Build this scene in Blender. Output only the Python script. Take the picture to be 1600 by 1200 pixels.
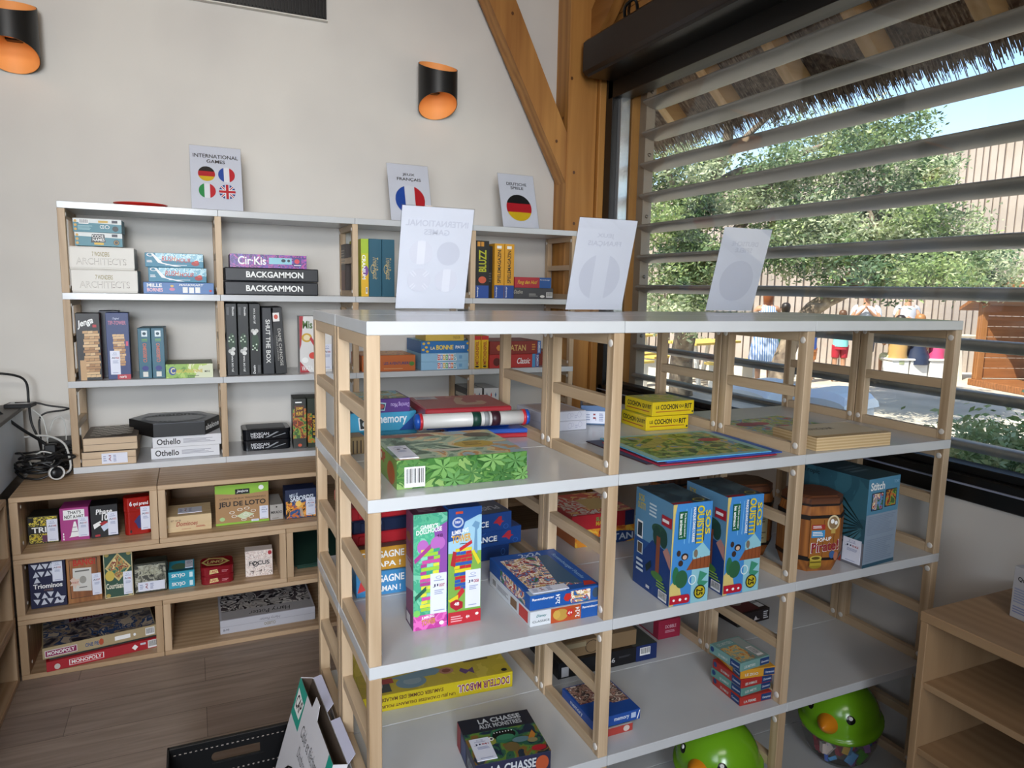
import bpy, bmesh, math, random
from mathutils import Vector, Matrix, Euler
random.seed(7)
for o in list(bpy.data.objects): bpy.data.objects.remove(o)
SC = bpy.context.scene
COL = SC.collection
PI = math.pi

# ------------------------------------------------------------------ camera
H = 1.55
cam = bpy.data.cameras.new('camera'); camo = bpy.data.objects.new('camera', cam); COL.objects.link(camo)
rr = Vector((0.911424, -0.410986, 0.019921)); uu = Vector((0.037113, 0.130328, 0.990776)); ff = Vector((0.409791, 0.902278, -0.134037))
M3 = Matrix((rr, uu, -ff)).transposed()
camo.matrix_world = Matrix.Translation((0, 0, H)) @ M3.to_4x4()
cam.sensor_width = 36; cam.lens = 36*1107/1600; cam.clip_start = 0.02; cam.clip_end = 300
SC.camera = camo

# ------------------------------------------------------------------ world, sun, window portal, fill lights
world = bpy.data.worlds.new('world'); SC.world = world; world.use_nodes = True
wn = world.node_tree; bg = wn.nodes['Background']
sky = wn.nodes.new('ShaderNodeTexSky')
sky.sky_type = 'NISHITA'; sky.sun_disc = False; sky.sun_elevation = math.radians(48); sky.sun_rotation = math.radians(250)
sky.air_density = 1.0; sky.dust_density = .6; sky.ozone_density = 1.6
wn.links.new(sky.outputs[0], bg.inputs[0]); bg.inputs[1].default_value = 0.22
sun = bpy.data.lights.new('sun', 'SUN'); sun.energy = 6.5; sun.angle = 0.01; sun.color = (1, .93, .82)
suno = bpy.data.objects.new('sun', sun); COL.objects.link(suno)
suno.rotation_euler = Vector((0.72, 0.22, -1.0)).to_track_quat('-Z', 'Y').to_euler()
def area(name, loc, target, sx, sy, power, col):
    l = bpy.data.lights.new(name, 'AREA'); l.shape = 'RECTANGLE'; l.size = sx; l.size_y = sy; l.energy = power; l.color = col
    o = bpy.data.objects.new(name, l); COL.objects.link(o); o.location = loc
    o.rotation_euler = (Vector(target)-Vector(loc)).to_track_quat('-Z', 'Y').to_euler()
    return o
# portal at the right-hand window, then three added fill lights out of view
portal = area('window_portal', (2.3, 1.6, 1.81), (0.0, 1.6, 1.81), 1.7, 4.0, 1, (1, 1, 1)); portal.data.cycles.is_portal = True
def spread(o, deg): o.data.spread = math.radians(deg)
spread(area('rear_fill', (-0.6, -2.95, 1.9), (0.0, 3.4, 1.3), 1.0, 1.2, 21, (.84, .91, 1.0)), 70)  # added fill from behind, brightens the room and shelf fronts
spread(area('left_fill', (-1.27, -0.8, 1.75), (0.43, 2.4, 0.95), 1.1, 1.1, 5.5, (.84, .91, 1.0)), 64)  # added fill, angled to favour the left end of the island
spread(area('high_fill', (-0.4, -1.6, 3.3), (0.3, 3.7, 2.2), 2.0, 0.9, 24, (1.0, .95, .88)), 90)  # added fill aimed at the back wall; no clerestory is built here
SC.view_settings.view_transform = 'Standard'; SC.view_settings.look = 'None'
SC.view_settings.gamma = 1; SC.view_settings.exposure = 0.55; SC.view_settings.use_curve_mapping = False

# ------------------------------------------------------------------ materials
def lin(c):
    c = c.lstrip('#'); v = [int(c[i:i+2], 16)/255 for i in (0, 2, 4)]
    return tuple((x/12.92 if x <= .04045 else ((x+.055)/1.055)**2.4) for x in v)+(1,)
MC = {}
def newmat(key):
    m = bpy.data.materials.new(key); m.use_nodes = True; MC[key] = m
    return m, m.node_tree, m.node_tree.nodes['Principled BSDF']
def mat(c, rough=.45, metal=0, spec=.5):
    key = '%s_%s_%s' % (c, rough, metal)
    if key in MC: return MC[key]
    m, nt, b = newmat(key)
    b.inputs['Roughness'].default_value = rough; b.inputs['Metallic'].default_value = metal
    b.inputs['Specular IOR Level'].default_value = spec
    # a whisper of procedural mottling so nothing is perfectly flat
    tc = nt.nodes.new('ShaderNodeTexCoord'); n = nt.nodes.new('ShaderNodeTexNoise'); n.inputs['Scale'].default_value = 9
    mx = nt.nodes.new('ShaderNodeMix'); mx.data_type = 'RGBA'; L = lin(c)
    mx.inputs[6].default_value = L; mx.inputs[7].default_value = tuple(min(1, x*.9) for x in L[:3])+(1,)
    nt.links.new(tc.outputs['Object'], n.inputs['Vector']); nt.links.new(n.outputs['Fac'], mx.inputs[0]); nt.links.new(mx.outputs[2], b.inputs['Base Color'])
    return m
def wood(key, c1, c2, axis='x', scale=1.0, rough=.5, bump=.15):
    if key in MC: return MC[key]
    m, nt, b = newmat(key); N = nt.nodes; Lk = nt.links
    tc = N.new('ShaderNodeTexCoord'); mp = N.new('ShaderNodeMapping')
    s = [38*scale]*3; s['xyz'.index(axis)] = 2.2*scale; mp.inputs['Scale'].default_value = s
    n1 = N.new('ShaderNodeTexNoise'); n1.inputs['Scale'].default_value = 1.0; n1.inputs['Detail'].default_value = 5; n1.inputs['Distortion'].default_value = .6
    mp2 = N.new('ShaderNodeMapping'); s2 = [7*scale]*3; s2['xyz'.index(axis)] = .8*scale; mp2.inputs['Scale'].default_value = s2
    w = N.new('ShaderNodeTexWave'); w.inputs['Scale'].default_value = 1.6; w.inputs['Distortion'].default_value = 7; w.inputs['Detail'].default_value = 2; w.inputs['Detail Scale'].default_value = .7
    w.bands_direction = 'Y' if axis != 'y' else 'X'
    oi = N.new('ShaderNodeObjectInfo'); va = N.new('ShaderNodeVectorMath'); va.operation = 'ADD'
    cb = N.new('ShaderNodeCombineXYZ'); ml = N.new('ShaderNodeMath'); ml.operation = 'MULTIPLY'; ml.inputs[1].default_value = 13.7
    Lk.new(oi.outputs['Random'], ml.inputs[0])
    for k in range(3): Lk.new(ml.outputs[0], cb.inputs[k])
    Lk.new(tc.outputs['Object'], va.inputs[0]); Lk.new(cb.outputs[0], va.inputs[1])
    Lk.new(va.outputs[0], mp.inputs[0]); Lk.new(va.outputs[0], mp2.inputs[0]); Lk.new(mp.outputs[0], n1.inputs[0]); Lk.new(mp2.outputs[0], w.inputs[0])
    a = N.new('ShaderNodeMath'); a.operation = 'MULTIPLY_ADD'; a.inputs[1].default_value = .72
    Lk.new(n1.outputs['Fac'], a.inputs[0]); q = N.new('ShaderNodeMath'); q.operation = 'MULTIPLY'; q.inputs[1].default_value = .28
    Lk.new(w.outputs['Fac'], q.inputs[0]); Lk.new(q.outputs[0], a.inputs[2])
    cr = N.new('ShaderNodeValToRGB'); cr.color_ramp.elements[0].position = .2; cr.color_ramp.elements[1].position = .8
    cr.color_ramp.elements[0].color = lin(c2); cr.color_ramp.elements[1].color = lin(c1)
    Lk.new(a.outputs[0], cr.inputs[0]); Lk.new(cr.outputs[0], b.inputs['Base Color']); b.inputs['Roughness'].default_value = rough
    bp = N.new('ShaderNodeBump'); bp.inputs['Strength'].default_value = bump; bp.inputs['Distance'].default_value = .002
    Lk.new(a.outputs[0], bp.inputs['Height']); Lk.new(bp.outputs[0], b.inputs['Normal'])
    return m
def art(key, cols, scale=18, rough=.35):
    """printed illustration: patches of several ink colours"""
    if key in MC: return MC[key]
    m, nt, b = newmat(key); N = nt.nodes; Lk = nt.links
    tc = N.new('ShaderNodeTexCoord'); n = N.new('ShaderNodeTexNoise'); n.inputs['Scale'].default_value = scale; n.inputs['Detail'].default_value = 3; n.inputs['Distortion'].default_value = 1.2
    cr = N.new('ShaderNodeValToRGB'); cr.color_ramp.interpolation = 'CONSTANT'; E = cr.color_ramp.elements
    k = len(cols)
    while len(E) < k: E.new(.5)
    for i in range(k):
        E[i].position = 0 if i == 0 else .32+.36*i/k; E[i].color = lin(cols[i])
    Lk.new(tc.outputs['Object'], n.inputs[0]); Lk.new(n.outputs['Fac'], cr.inputs[0]); Lk.new(cr.outputs[0], b.inputs['Base Color'])
    b.inputs['Roughness'].default_value = rough
    return m
ART = {
 'jungle': (['#3f5b46', '#6c8a73', '#9fb59a', '#c9b98c', '#b98a56', '#8fa9b0'], 9), 'leaf': (['#2c5424', '#3c6c30', '#557f3c', '#34602a', '#7c9c58'], 22),
 'city': (['#7fb2c4', '#a8cdd6', '#5c9cb4', '#c8d2c0'], 30), 'cirk': (['#4a2a78', '#6b3fa0', '#b04a9a', '#3a2566', '#7a60c0'], 40),
 'ocean': (['#2e7fc0', '#5fb0e0', '#8fd0ee', '#3a92cc'], 14), 'island': (['#4f9fc0', '#8fc9cf', '#c9b87c', '#3f7d4c', '#a3683c'], 22),
 'pups': (['#2f5f9a', '#c8a060', '#e8e0d0', '#a83a30', '#5b88b8', '#3d6b3a'], 34), 'dino': (['#3a5a2a', '#7a9a3a', '#c06a2a', '#5a3a22', '#8a2a1a'], 34),
 'pirate': (['#1c2b4e', '#34568a', '#c46a2a', '#e8a848', '#3a2a22'], 30), 'court': (['#244a3c', '#3f7a5c', '#b08a4c', '#7a3a2c', '#d8c890'], 40),
 'green': (['#5f8a2c', '#86ac44', '#a9c25c', '#d9dcb0'], 14), 'foret': (['#2e4a2a', '#4e7a3a', '#8aa050', '#b09a40', '#5a86a8'], 20),
 'puzz': (['#4c7f4a', '#8fa84e', '#c8b44c', '#6c9cb4', '#b84f3c', '#3d6444'], 16), 'comic': (['#26221f', '#4a4440', '#8a6a50', '#c8b8a0', '#5a4a6a'], 22),
 'mons': (['#1d2a3c', '#2e5a44', '#5a7a34', '#7a5a2a', '#23303c'], 18), 'fox': (['#7a9a94', '#c8a868', '#b8702c', '#5a7a78'], 30),
 'gaby': (['#3f9c78', '#5cb48c', '#4aa684', '#7cc4a4'], 30), 'pink': (['#c84ca0', '#d868b4', '#b43c90'], 30), 'mist': (['#d8d4cc', '#8a8880', '#5c5a54'], 40),
 'tin': (['#2c2c28', '#5c5c50', '#8a8878', '#a8a898', '#404038'], 30), 'yellowart': (['#c8b030', '#2c2a24', '#d8c850', '#2a2820'], 60),
 'focus': (['#e8dcd4', '#e8dcd4', '#c8b0a8', '#efe6e0', '#7a6a64'], 60), 'hp': (['#8a8684', '#a8a4a0', '#2c2a30', '#c0bcb8', '#4a4448'], 12),
 'mono': (['#2a2830', '#5a5658', '#8a7a68', '#34486a', '#a89a88'], 14), 'mariored': (['#c83030', '#d8d0c8', '#b82828', '#e0b870', '#c03838'], 14), 'catan': (['#b85a20', '#d88a2c', '#e0b040', '#8a3a1c'], 22),
 'stitch': (['#35606e', '#2c5260', '#406e7c'], 6), 'gloss': (['#2a3a44', '#3c5058', '#23303a'], 10), 'yell': (['#d8b420', '#e2c440', '#cda818'], 10),
 'mabt': (['#c8b038', '#c0aa34', '#d0ba48'], 6), 'memo': (['#d8c8b8', '#3c2c2c', '#b08a78', '#6a3a3a', '#e8dcd0'], 40),
 'cochon': (['#c8b830', '#a8b83a', '#d8cc60', '#b8a8a0', '#98a850'], 14),
}
def M(k):
    if not isinstance(k, str): return k
    if k.startswith('#'): return mat(k)
    if k in ART: return art(k, *ART[k])
    return MC[k]
WX = wood('ash_x', '#ccb496', '#ad9273', 'x'); WY = wood('ash_y', '#c8b092', '#a98f70', 'y'); WZ = wood('ash_z', '#ccb496', '#977b5a', 'z')
CX = wood('cubby_x', '#c4a888', '#a08260', 'x', .8); CZ = wood('cubby_z', '#c4a888', '#a08260', 'z', .8); CY = wood('cubby_y', '#c8ab86', '#ae8c64', 'y', .8)
TZ = wood('timber_z', '#c18c48', '#95622a', 'z', .45, .55); TX = wood('timber_x', '#b98444', '#8a5a28', 'x', .45, .55); TY = wood('timber_y', '#b07e42', '#855625', 'y', .45, .55)
WHITE = mat('#c6c8ca', .2); WALL = mat('#cfcbc4', .9, 0, .2); BLACK = mat('#0b0b0c', .35); DBROWN = mat('#1c120d', .4)

# ------------------------------------------------------------------ mesh builder
class MB:
    def __init__(s): s.v = []; s.f = []; s.m = []; s.mats = []; s.sm = []
    def mi(s, m):
        m = M(m)
        if m not in s.mats: s.mats.append(m)
        return s.mats.index(m)
    def add(s, vs, fs, m, smooth=False):
        o = len(s.v); s.v += [tuple(v) for v in vs]; k = s.mi(m)
        for f in fs: s.f.append(tuple(i+o for i in f)); s.m.append(k); s.sm.append(smooth)
    def box(s, x0, x1, y0, y1, z0, z1, m, c=0):
        if c <= 0:
            vs = [(x, y, z) for x in (x0, x1) for y in (y0, y1) for z in (z0, z1)]
            s.add(vs, [(0, 1, 3, 2), (4, 6, 7, 5), (0, 4, 5, 1), (2, 3, 7, 6), (0, 2, 6, 4), (1, 5, 7, 3)], m); return
        vs = []; idx = {}
        for i, x in enumerate((x0, x1)):
            for j, y in enumerate((y0, y1)):
                for k, z in enumerate((z0, z1)):
                    sx = c if i == 0 else -c; sy = c if j == 0 else -c; sz = c if k == 0 else -c
                    idx[(i, j, k)] = len(vs); vs += [(x, y+sy, z+sz), (x+sx, y, z+sz), (x+sx, y+sy, z)]
        g = lambda i, j, k, a: idx[(i, j, k)]+a
        fs = []
        for i in (0, 1): fs.append((g(i, 0, 0, 0), g(i, 1, 0, 0), g(i, 1, 1, 0), g(i, 0, 1, 0)))
        for j in (0, 1): fs.append((g(0, j, 0, 1), g(1, j, 0, 1), g(1, j, 1, 1), g(0, j, 1, 1)))
        for k in (0, 1): fs.append((g(0, 0, k, 2), g(1, 0, k, 2), g(1, 1, k, 2), g(0, 1, k, 2)))
        for i in (0, 1):
            for j in (0, 1): fs.append((g(i, j, 0, 0), g(i, j, 1, 0), g(i, j, 1, 1), g(i, j, 0, 1)))
            for k in (0, 1): fs.append((g(i, 0, k, 0), g(i, 1, k, 0), g(i, 1, k, 2), g(i, 0, k, 2)))
        for j in (0, 1):
            for k in (0, 1): fs.append((g(0, j, k, 1), g(1, j, k, 1), g(1, j, k, 2), g(0, j, k, 2)))
        for q in idx.values(): fs.append((q, q+1, q+2))
        s.add(vs, fs, m)
    def obox(s, a, b, wv, hv, m):
        """beam from a to b, half-extent vectors wv, hv"""
        a, b, wv, hv = map(Vector, (a, b, wv, hv)); vs = []
        for p in (a, b): vs += [p-wv-hv, p+wv-hv, p+wv+hv, p-wv+hv]
        s.add(vs, [(0, 1, 2, 3), (4, 5, 6, 7), (0, 1, 5, 4), (1, 2, 6, 5), (2, 3, 7, 6), (3, 0, 4, 7)], m)
    def lathe(s, prof, m, n=24, c=(0, 0, 0), smooth=True, sx=1, sy=1, rot=None):
        vs = []; fs = []
        for r, z in prof:
            for i in range(n):
                a = 2*PI*i/n; p = Vector((r*math.cos(a)*sx, r*math.sin(a)*sy, z))
                if rot: p = rot @ p
                vs.append(p+Vector(c))
        for j in range(len(prof)-1):
            for i in range(n): k = (i+1) % n; fs.append((j*n+i, j*n+k, (j+1)*n+k, (j+1)*n+i))
        s.add(vs, fs, m, smooth)
    def tube(s, pts, r, m, n=8, smooth=True, res=4):
        P = [Vector(p) for p in pts]; Q = []
        if res > 1 and len(P) > 2:
            for i in range(len(P)-1):
                p0 = P[max(i-1, 0)]; p1 = P[i]; p2 = P[i+1]; p3 = P[min(i+2, len(P)-1)]
                for k in range(res):
                    t = k/res; Q.append(.5*((2*p1)+(p2-p0)*t+(2*p0-5*p1+4*p2-p3)*t*t+(3*p1-p0-3*p2+p3)*t**3))
            Q.append(P[-1])
        else: Q = P
        rs = r if isinstance(r, (list, tuple)) else None
        vs = []; fs = []; up = Vector((0.13, .27, 1)).normalized()
        for i, p in enumerate(Q):
            d = (Q[min(i+1, len(Q)-1)]-Q[max(i-1, 0)])
            d = d.normalized() if d.length > 1e-9 else Vector((0, 0, 1))
            a = d.cross(up)
            if a.length < .05: a = d.cross(Vector((1, 0, 0)))
            a.normalize(); b = d.cross(a)
            q = rs[0]+(rs[1]-rs[0])*i/(len(Q)-1) if rs else r
            for k in range(n): an = 2*PI*k/n; vs.append(p+a*q*math.cos(an)+b*q*math.sin(an))
        for i in range(len(Q)-1):
            for k in range(n): kk = (k+1) % n; fs.append((i*n+k, i*n+kk, (i+1)*n+kk, (i+1)*n+k))
        fs.append(tuple(range(n))); fs.append(tuple((len(Q)-1)*n+k for k in range(n)))
        s.add(vs, fs, m, smooth)
    def ball(s, c, r, m, n=14, k=9, sx=1, sy=1, sz=1):
        s.lathe([(max(1e-4, r*math.sin(PI*j/k)), -r*sz*math.cos(PI*j/k)) for j in range(k+1)], m, n, c, True, sx, sy)
    def build(s, name, parent=None, loc=None, rot=None, recalc=True, **props):
        me = bpy.data.meshes.new(name); me.from_pydata(s.v, [], s.f)
        for m in s.mats: me.materials.append(m)
        me.polygons.foreach_set('material_index', s.m); me.polygons.foreach_set('use_smooth', s.sm)
        if recalc:
            b = bmesh.new(); b.from_mesh(me); bmesh.ops.recalc_face_normals(b, faces=b.faces); b.to_mesh(me); b.free()
        me.update()
        o = bpy.data.objects.new(name, me); COL.objects.link(o)
        if parent: o.parent = parent
        if loc: o.location = loc
        if rot: o.rotation_euler = rot
        for k, v in props.items(): o[k] = v
        return o
def tag(o, label=None, cat=None, group=None, kind=None):
    if label: o['label'] = label
    if cat: o['category'] = cat
    if group: o['group'] = group
    if kind: o['kind'] = kind
    return o
def empty(name, loc=(0, 0, 0), rz=0):
    o = bpy.data.objects.new(name, None); COL.objects.link(o); o.location = loc; o.rotation_euler = (0, 0, rz); o.empty_display_size = .05
    return o
def struct(name, mb, **k): return tag(mb.build(name, **k), kind='structure')
def copy_tree(o, parent=None):
    c = o.copy(); COL.objects.link(c); c.parent = parent
    for ch in list(o.children): copy_tree(ch, c)
    return c

# ------------------------------------------------------------------ lettering
TCACHE = {}
def text_mesh(t, bold=.012, shear=0):
    bold = min(bold, .026)
    key = (t, bold, shear)
    if key in TCACHE: return TCACHE[key]
    cu = bpy.data.curves.new('lettering', 'FONT'); cu.body = t; cu.offset = bold; cu.shear = shear; cu.resolution_u = 3; cu.fill_mode = 'FRONT'
    ob = bpy.data.objects.new('lettering', cu)
    me = bpy.data.meshes.new_from_object(ob)
    vs = [(v.co.x, v.co.y) for v in me.vertices]; fs = [tuple(p.vertices) for p in me.polygons]
    bpy.data.objects.remove(ob); bpy.data.curves.remove(cu); bpy.data.meshes.remove(me)
    if vs:
        x0 = min(v[0] for v in vs); x1 = max(v[0] for v in vs); y0 = min(v[1] for v in vs); y1 = max(v[1] for v in vs)
        vs = [((x-x0)/max(x1-x0, 1e-6), (y-y0)/max(y1-y0, 1e-6)) for x, y in vs]
    TCACHE[key] = (vs, fs); return TCACHE[key]

def faces_of(w, d, h):
    return {'F': (Vector((-w/2, -d/2, 0)), Vector((w, 0, 0)), Vector((0, 0, h)), Vector((0, -1, 0))),
            'K': (Vector((w/2, d/2, 0)), Vector((-w, 0, 0)), Vector((0, 0, h)), Vector((0, 1, 0))),
            'R': (Vector((w/2, -d/2, 0)), Vector((0, d, 0)), Vector((0, 0, h)), Vector((1, 0, 0))),
            'L': (Vector((-w/2, d/2, 0)), Vector((0, -d, 0)), Vector((0, 0, h)), Vector((-1, 0, 0))),
            'T': (Vector((-w/2, -d/2, h)), Vector((w, 0, 0)), Vector((0, d, 0)), Vector((0, 0, 1)))}
class Painter:
    """flat printed shapes on the faces of a box, each print a hair above the one before"""
    def __init__(s, mb, F, start=0.00025): s.mb = mb; s.F = F; s.k = {}; s.st = start
    def pts(s, f, uv, lift):
        O, U, V, N = s.F[f]; return [O+U*min(1, max(0, u))+V*min(1, max(0, v))+N*lift for u, v in uv]
    def lay(s, f): s.k[f] = s.k.get(f, 0)+1; return s.st+s.k[f]*.00012
    def run(s, cmds):
        for c in cmds:
            op, f = c[0], c[1]; L = s.lay(f)
            if op == 'r': u0, v0, u1, v1, m = c[2:]; s.mb.add(s.pts(f, [(u0, v0), (u1, v0), (u1, v1), (u0, v1)], L), [(0, 1, 2, 3)], m)
            elif op == 'p': s.mb.add(s.pts(f, c[2], L), [tuple(range(len(c[2])))], c[3])
            elif op == 'e':
                cx, cy, rx, ry, m = c[2:7]; n = 20
                s.mb.add(s.pts(f, [(cx+rx*math.cos(2*PI*i/n), cy+ry*math.sin(2*PI*i/n)) for i in range(n)], L), [tuple(range(n))], m)
            elif op == 'o':
                cx, cy, rx, ry, th, m = c[2:8]; n = 24
                a = [(cx+rx*math.cos(2*PI*i/n), cy+ry*math.sin(2*PI*i/n)) for i in range(n)]
                b = [(cx+rx*(1-th)*math.cos(2*PI*i/n), cy+ry*(1-th)*math.sin(2*PI*i/n)) for i in range(n)]
                s.mb.add(s.pts(f, a+b, L), [(i, (i+1) % n, n+(i+1) % n, n+i) for i in range(n)], m)
            elif op == 't':
                t, u0, v0, u1, v1, m = c[2:8]; op_ = c[8] if len(c) > 8 else {}
                vs, fs = text_mesh(t, op_.get('b', .012), op_.get('s', 0)); r = op_.get('r', 0); q = []
                for x, y in vs:
                    if op_.get('m'): x = 1-x
                    if r == 90: x, y = 1-y, x
                    elif r == 180: x, y = 1-x, 1-y
                    elif r == 270: x, y = y, 1-x
                    yy = v0+(v1-v0)*y
                    if 'k' in op_: yy += op_['k']*(x-.5)
                    q.append((u0+(u1-u0)*x, yy))
                s.mb.add(s.pts(f, q, L), fs, m)
            elif op == 'l':  # lines of print too small to read
                u0, v0, u1, v1, n, m = c[2:8]; rnd = random.Random(n*7+int(u0*100))
                for i in range(n):
                    a = v0+(v1-v0)*(i+.25)/n; b = v0+(v1-v0)*(i+.75)/n; e = u1-(u1-u0)*rnd.random()*.3
                    s.mb.add(s.pts(f, [(u0, a), (e, a), (e, b), (u0, b)], L), [(0, 1, 2, 3)], m)
            elif op == 'b':
                u0, v0, u1, v1 = c[2:6]; rot = len(c) > 6
                s.mb.add(s.pts(f, [(u0, v0), (u1, v0), (u1, v1), (u0, v1)], L), [(0, 1, 2, 3)], '#e8e8e8'); rnd = random.Random(3); L2 = s.lay(f)
                if rot:
                    y = v0+(v1-v0)*.08
                    while y < v1-(v1-v0)*.1:
                        t = (v1-v0)*(.02+.03*rnd.random()); s.mb.add(s.pts(f, [(u0+(u1-u0)*.1, y), (u1-(u1-u0)*.12, y), (u1-(u1-u0)*.12, y+t), (u0+(u1-u0)*.1, y+t)], L2), [(0, 1, 2, 3)], '#101010'); y += t*2
                else:
                    x = u0+(u1-u0)*.08
                    while x < u1-(u1-u0)*.1:
                        t = (u1-u0)*(.02+.03*rnd.random()); s.mb.add(s.pts(f, [(x, v0+(v1-v0)*.2), (x+t, v0+(v1-v0)*.2), (x+t, v1-(v1-v0)*.08), (x, v1-(v1-v0)*.08)], L2), [(0, 1, 2, 3)], '#101010'); x += t*2
            elif op == 'w':  # tower of little blocks
                u0, v0, u1, v1, n, cols = c[2:8]; rnd = random.Random(n)
                for i in range(n):
                    a = v0+(v1-v0)*i/n; b = v0+(v1-v0)*(i+.88)/n; sft = (rnd.random()-.5)*.12*(u1-u0)
                    k = 1 if i % 2 else 3
                    for j in range(k):
                        x = u0+sft+(u1-u0)*j/k; s.mb.add(s.pts(f, [(x, a), (x+(u1-u0)*.96/k, a+.004), (x+(u1-u0)*.96/k, b+.004), (x, b)], L), [(0, 1, 2, 3)], rnd.choice(cols))
def sticker(root, F, face, u0, v0, u1, v1, code='', side=False, code2=''):
    mb = MB(); p = Painter(mb, F, .0022); W = u1-u0; V = v1-v0
    p.run([('r', face, u0, v0, u1, v1, '#dde0ee')])
    O, U, Vv, N = F[face]
    # the backing paper gives the label its thickness
    a = [O+U*u+Vv*v+N*.0002 for u, v in ((u0, v0), (u1, v0), (u1, v1), (u0, v1))]; b = [O+U*u+Vv*v+N*.0023 for u, v in ((u0, v0), (u1, v0), (u1, v1), (u0, v1))]
    mb.add(a+b, [(0, 1, 5, 4), (1, 2, 6, 5), (2, 3, 7, 6), (3, 0, 4, 7)], '#dde0ee')
    if side:
        p.run([('l', face, u0+W*.06, v0+V*.2, u0+W*.2, v1-V*.2, 3, '#9aa2c0'), ('t', face, code, u0+W*.27, v0+V*.2, u0+W*.36, v0+V*.8, '#8a2430', {'r': 90}),
               ('l', face, u0+W*.45, v0+V*.15, u0+W*.58, v1-V*.15, 5, '#8d93b4')])
    else:
        p.run([('o', face, (u0+u1)/2, v0+V*.9, W*.18, V*.035, .3, '#9aa2c0'), ('l', face, u0+W*.2, v0+V*.80, u1-W*.15, v0+V*.85, 1, '#9aa2c0'),
               ('t', face, code, u0+W*.14, v0+V*.66, u0+W*(.48 if code2 else .86), v0+V*.74, '#1c2248'), ('l', face, u0+W*.25, v0+V*.47, u1-W*.15, v0+V*.6, 3, '#9aa2c0'),
               ('l', face, u0+W*.2, v0+V*.05, u1-W*.1, v0+V*.1, 1, '#9aa2c0')])
        if code2: p.run([('t', face, code2, u0+W*.54, v0+V*.66, u0+W*.88, v0+V*.74, '#a82836')])
    return mb.build('label_sticker', root, label='white printed label sticker')

def gbox(name, label, cat, x, y, z, w, d, h, rot=0, base='#888888', cmds=(), group=None, lid=0, stickers=(), c=.0012, tilt=0, seamcol=None):
    """a boxed game; x, y, z is the lower front left corner, rot in degrees"""
    a = math.radians(rot); root_loc = (x+math.cos(a)*w/2-math.sin(a)*d/2, y+math.sin(a)*w/2+math.cos(a)*d/2, z)
    F = faces_of(w, d, h)
    if lid:
        lo = MB(); i = .0018; lo.box(-w/2+i, w/2-i, -d/2+i, d/2-i, 0, h*.9, seamcol or base, c)
        r = lo.build(name, loc=root_loc, rot=(0, tilt, a))
        mb = MB(); mb.box(-w/2, w/2, -d/2, d/2, h*lid, h, base, c); Painter(mb, F).run(cmds); mb.build('lid', r)
    else:
        mb = MB(); mb.box(-w/2, w/2, -d/2, d/2, 0, h, base, c); Painter(mb, F).run(cmds)
        r = mb.build(name, loc=root_loc, rot=(0, tilt, a))
    for s in stickers: sticker(r, F, *s)
    return tag(r, label, cat, group)

# ================================================================== ROOM SHELL
XW = 2.17; YB = 3.755
def floor_mat():
    m, nt, b = newmat('vinyl_planks'); N = nt.nodes; Lk = nt.links
    tc = N.new('ShaderNodeTexCoord'); br = N.new('ShaderNodeTexBrick'); br.inputs['Scale'].default_value = 1; br.inputs['Brick Width'].default_value = 1.22; br.inputs['Row Height'].default_value = .19
    br.inputs['Mortar Size'].default_value = .0012; br.inputs['Color1'].default_value = lin('#a4958a'); br.inputs['Color2'].default_value = lin('#968880'); br.inputs['Mortar'].default_value = lin('#6a5f58'); br.offset = .37
    mp = N.new('ShaderNodeMapping'); mp.inputs['Scale'].default_value = (1.3, 16, 1)
    n = N.new('ShaderNodeTexNoise'); n.inputs['Scale'].default_value = 2.2; n.inputs['Detail'].default_value = 6; n.inputs['Distortion'].default_value = .8
    cr = N.new('ShaderNodeValToRGB'); cr.color_ramp.elements[0].position = .3; cr.color_ramp.elements[0].color = (.66, .64, .62, 1); cr.color_ramp.elements[1].position = .75; cr.color_ramp.elements[1].color = (1.05, 1.03, 1, 1)
    mx = N.new('ShaderNodeMix'); mx.data_type = 'RGBA'; mx.blend_type = 'MULTIPLY'; mx.inputs[0].default_value = 1
    Lk.new(tc.outputs['Object'], br.inputs[0]); Lk.new(tc.outputs['Object'], mp.inputs[0]); Lk.new(mp.outputs[0], n.inputs[0]); Lk.new(n.outputs['Fac'], cr.inputs[0])
    Lk.new(br.outputs['Color'], mx.inputs[6]); Lk.new(cr.outputs[0], mx.inputs[7]); Lk.new(mx.outputs[2], b.inputs['Base Color']); b.inputs['Roughness'].default_value = .45
    return m
mb = MB(); mb.box(-1.45, XW+.02, -3.0, YB+.02, -.1, 0, floor_mat()); struct('floor', mb)
def wall_mat():
    m, nt, b = newmat('plaster'); N = nt.nodes; Lk = nt.links
    tc = N.new('ShaderNodeTexCoord'); n = N.new('ShaderNodeTexNoise'); n.inputs['Scale'].default_value = 1.3; n.inputs['Detail'].default_value = 3
    cr = N.new('ShaderNodeValToRGB'); cr.color_ramp.elements[0].color = lin('#c6c2bd'); cr.color_ramp.elements[1].color = lin('#d4d0c9'); cr.color_ramp.elements[0].position = .35; cr.color_ramp.elements[1].position = .65
    n2 = N.new('ShaderNodeTexNoise'); n2.inputs['Scale'].default_value = 90; bp = N.new('ShaderNodeBump'); bp.inputs['Strength'].default_value = .06; bp.inputs['Distance'].default_value = .003
    Lk.new(tc.outputs['Object'], n.inputs[0]); Lk.new(n.outputs['Fac'], cr.inputs[0]); Lk.new(cr.outputs[0], b.inputs['Base Color'])
    Lk.new(tc.outputs['Object'], n2.inputs[0]); Lk.new(n2.outputs['Fac'], bp.inputs['Height']); Lk.new(bp.outputs[0], b.inputs['Normal']); b.inputs['Roughness'].default_value = .85
    return m
PL = wall_mat()
mb = MB(); mb.box(-1.45, XW+.2, YB, YB+.2, 0, 3.62, PL); struct('wall_back', mb)
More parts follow.
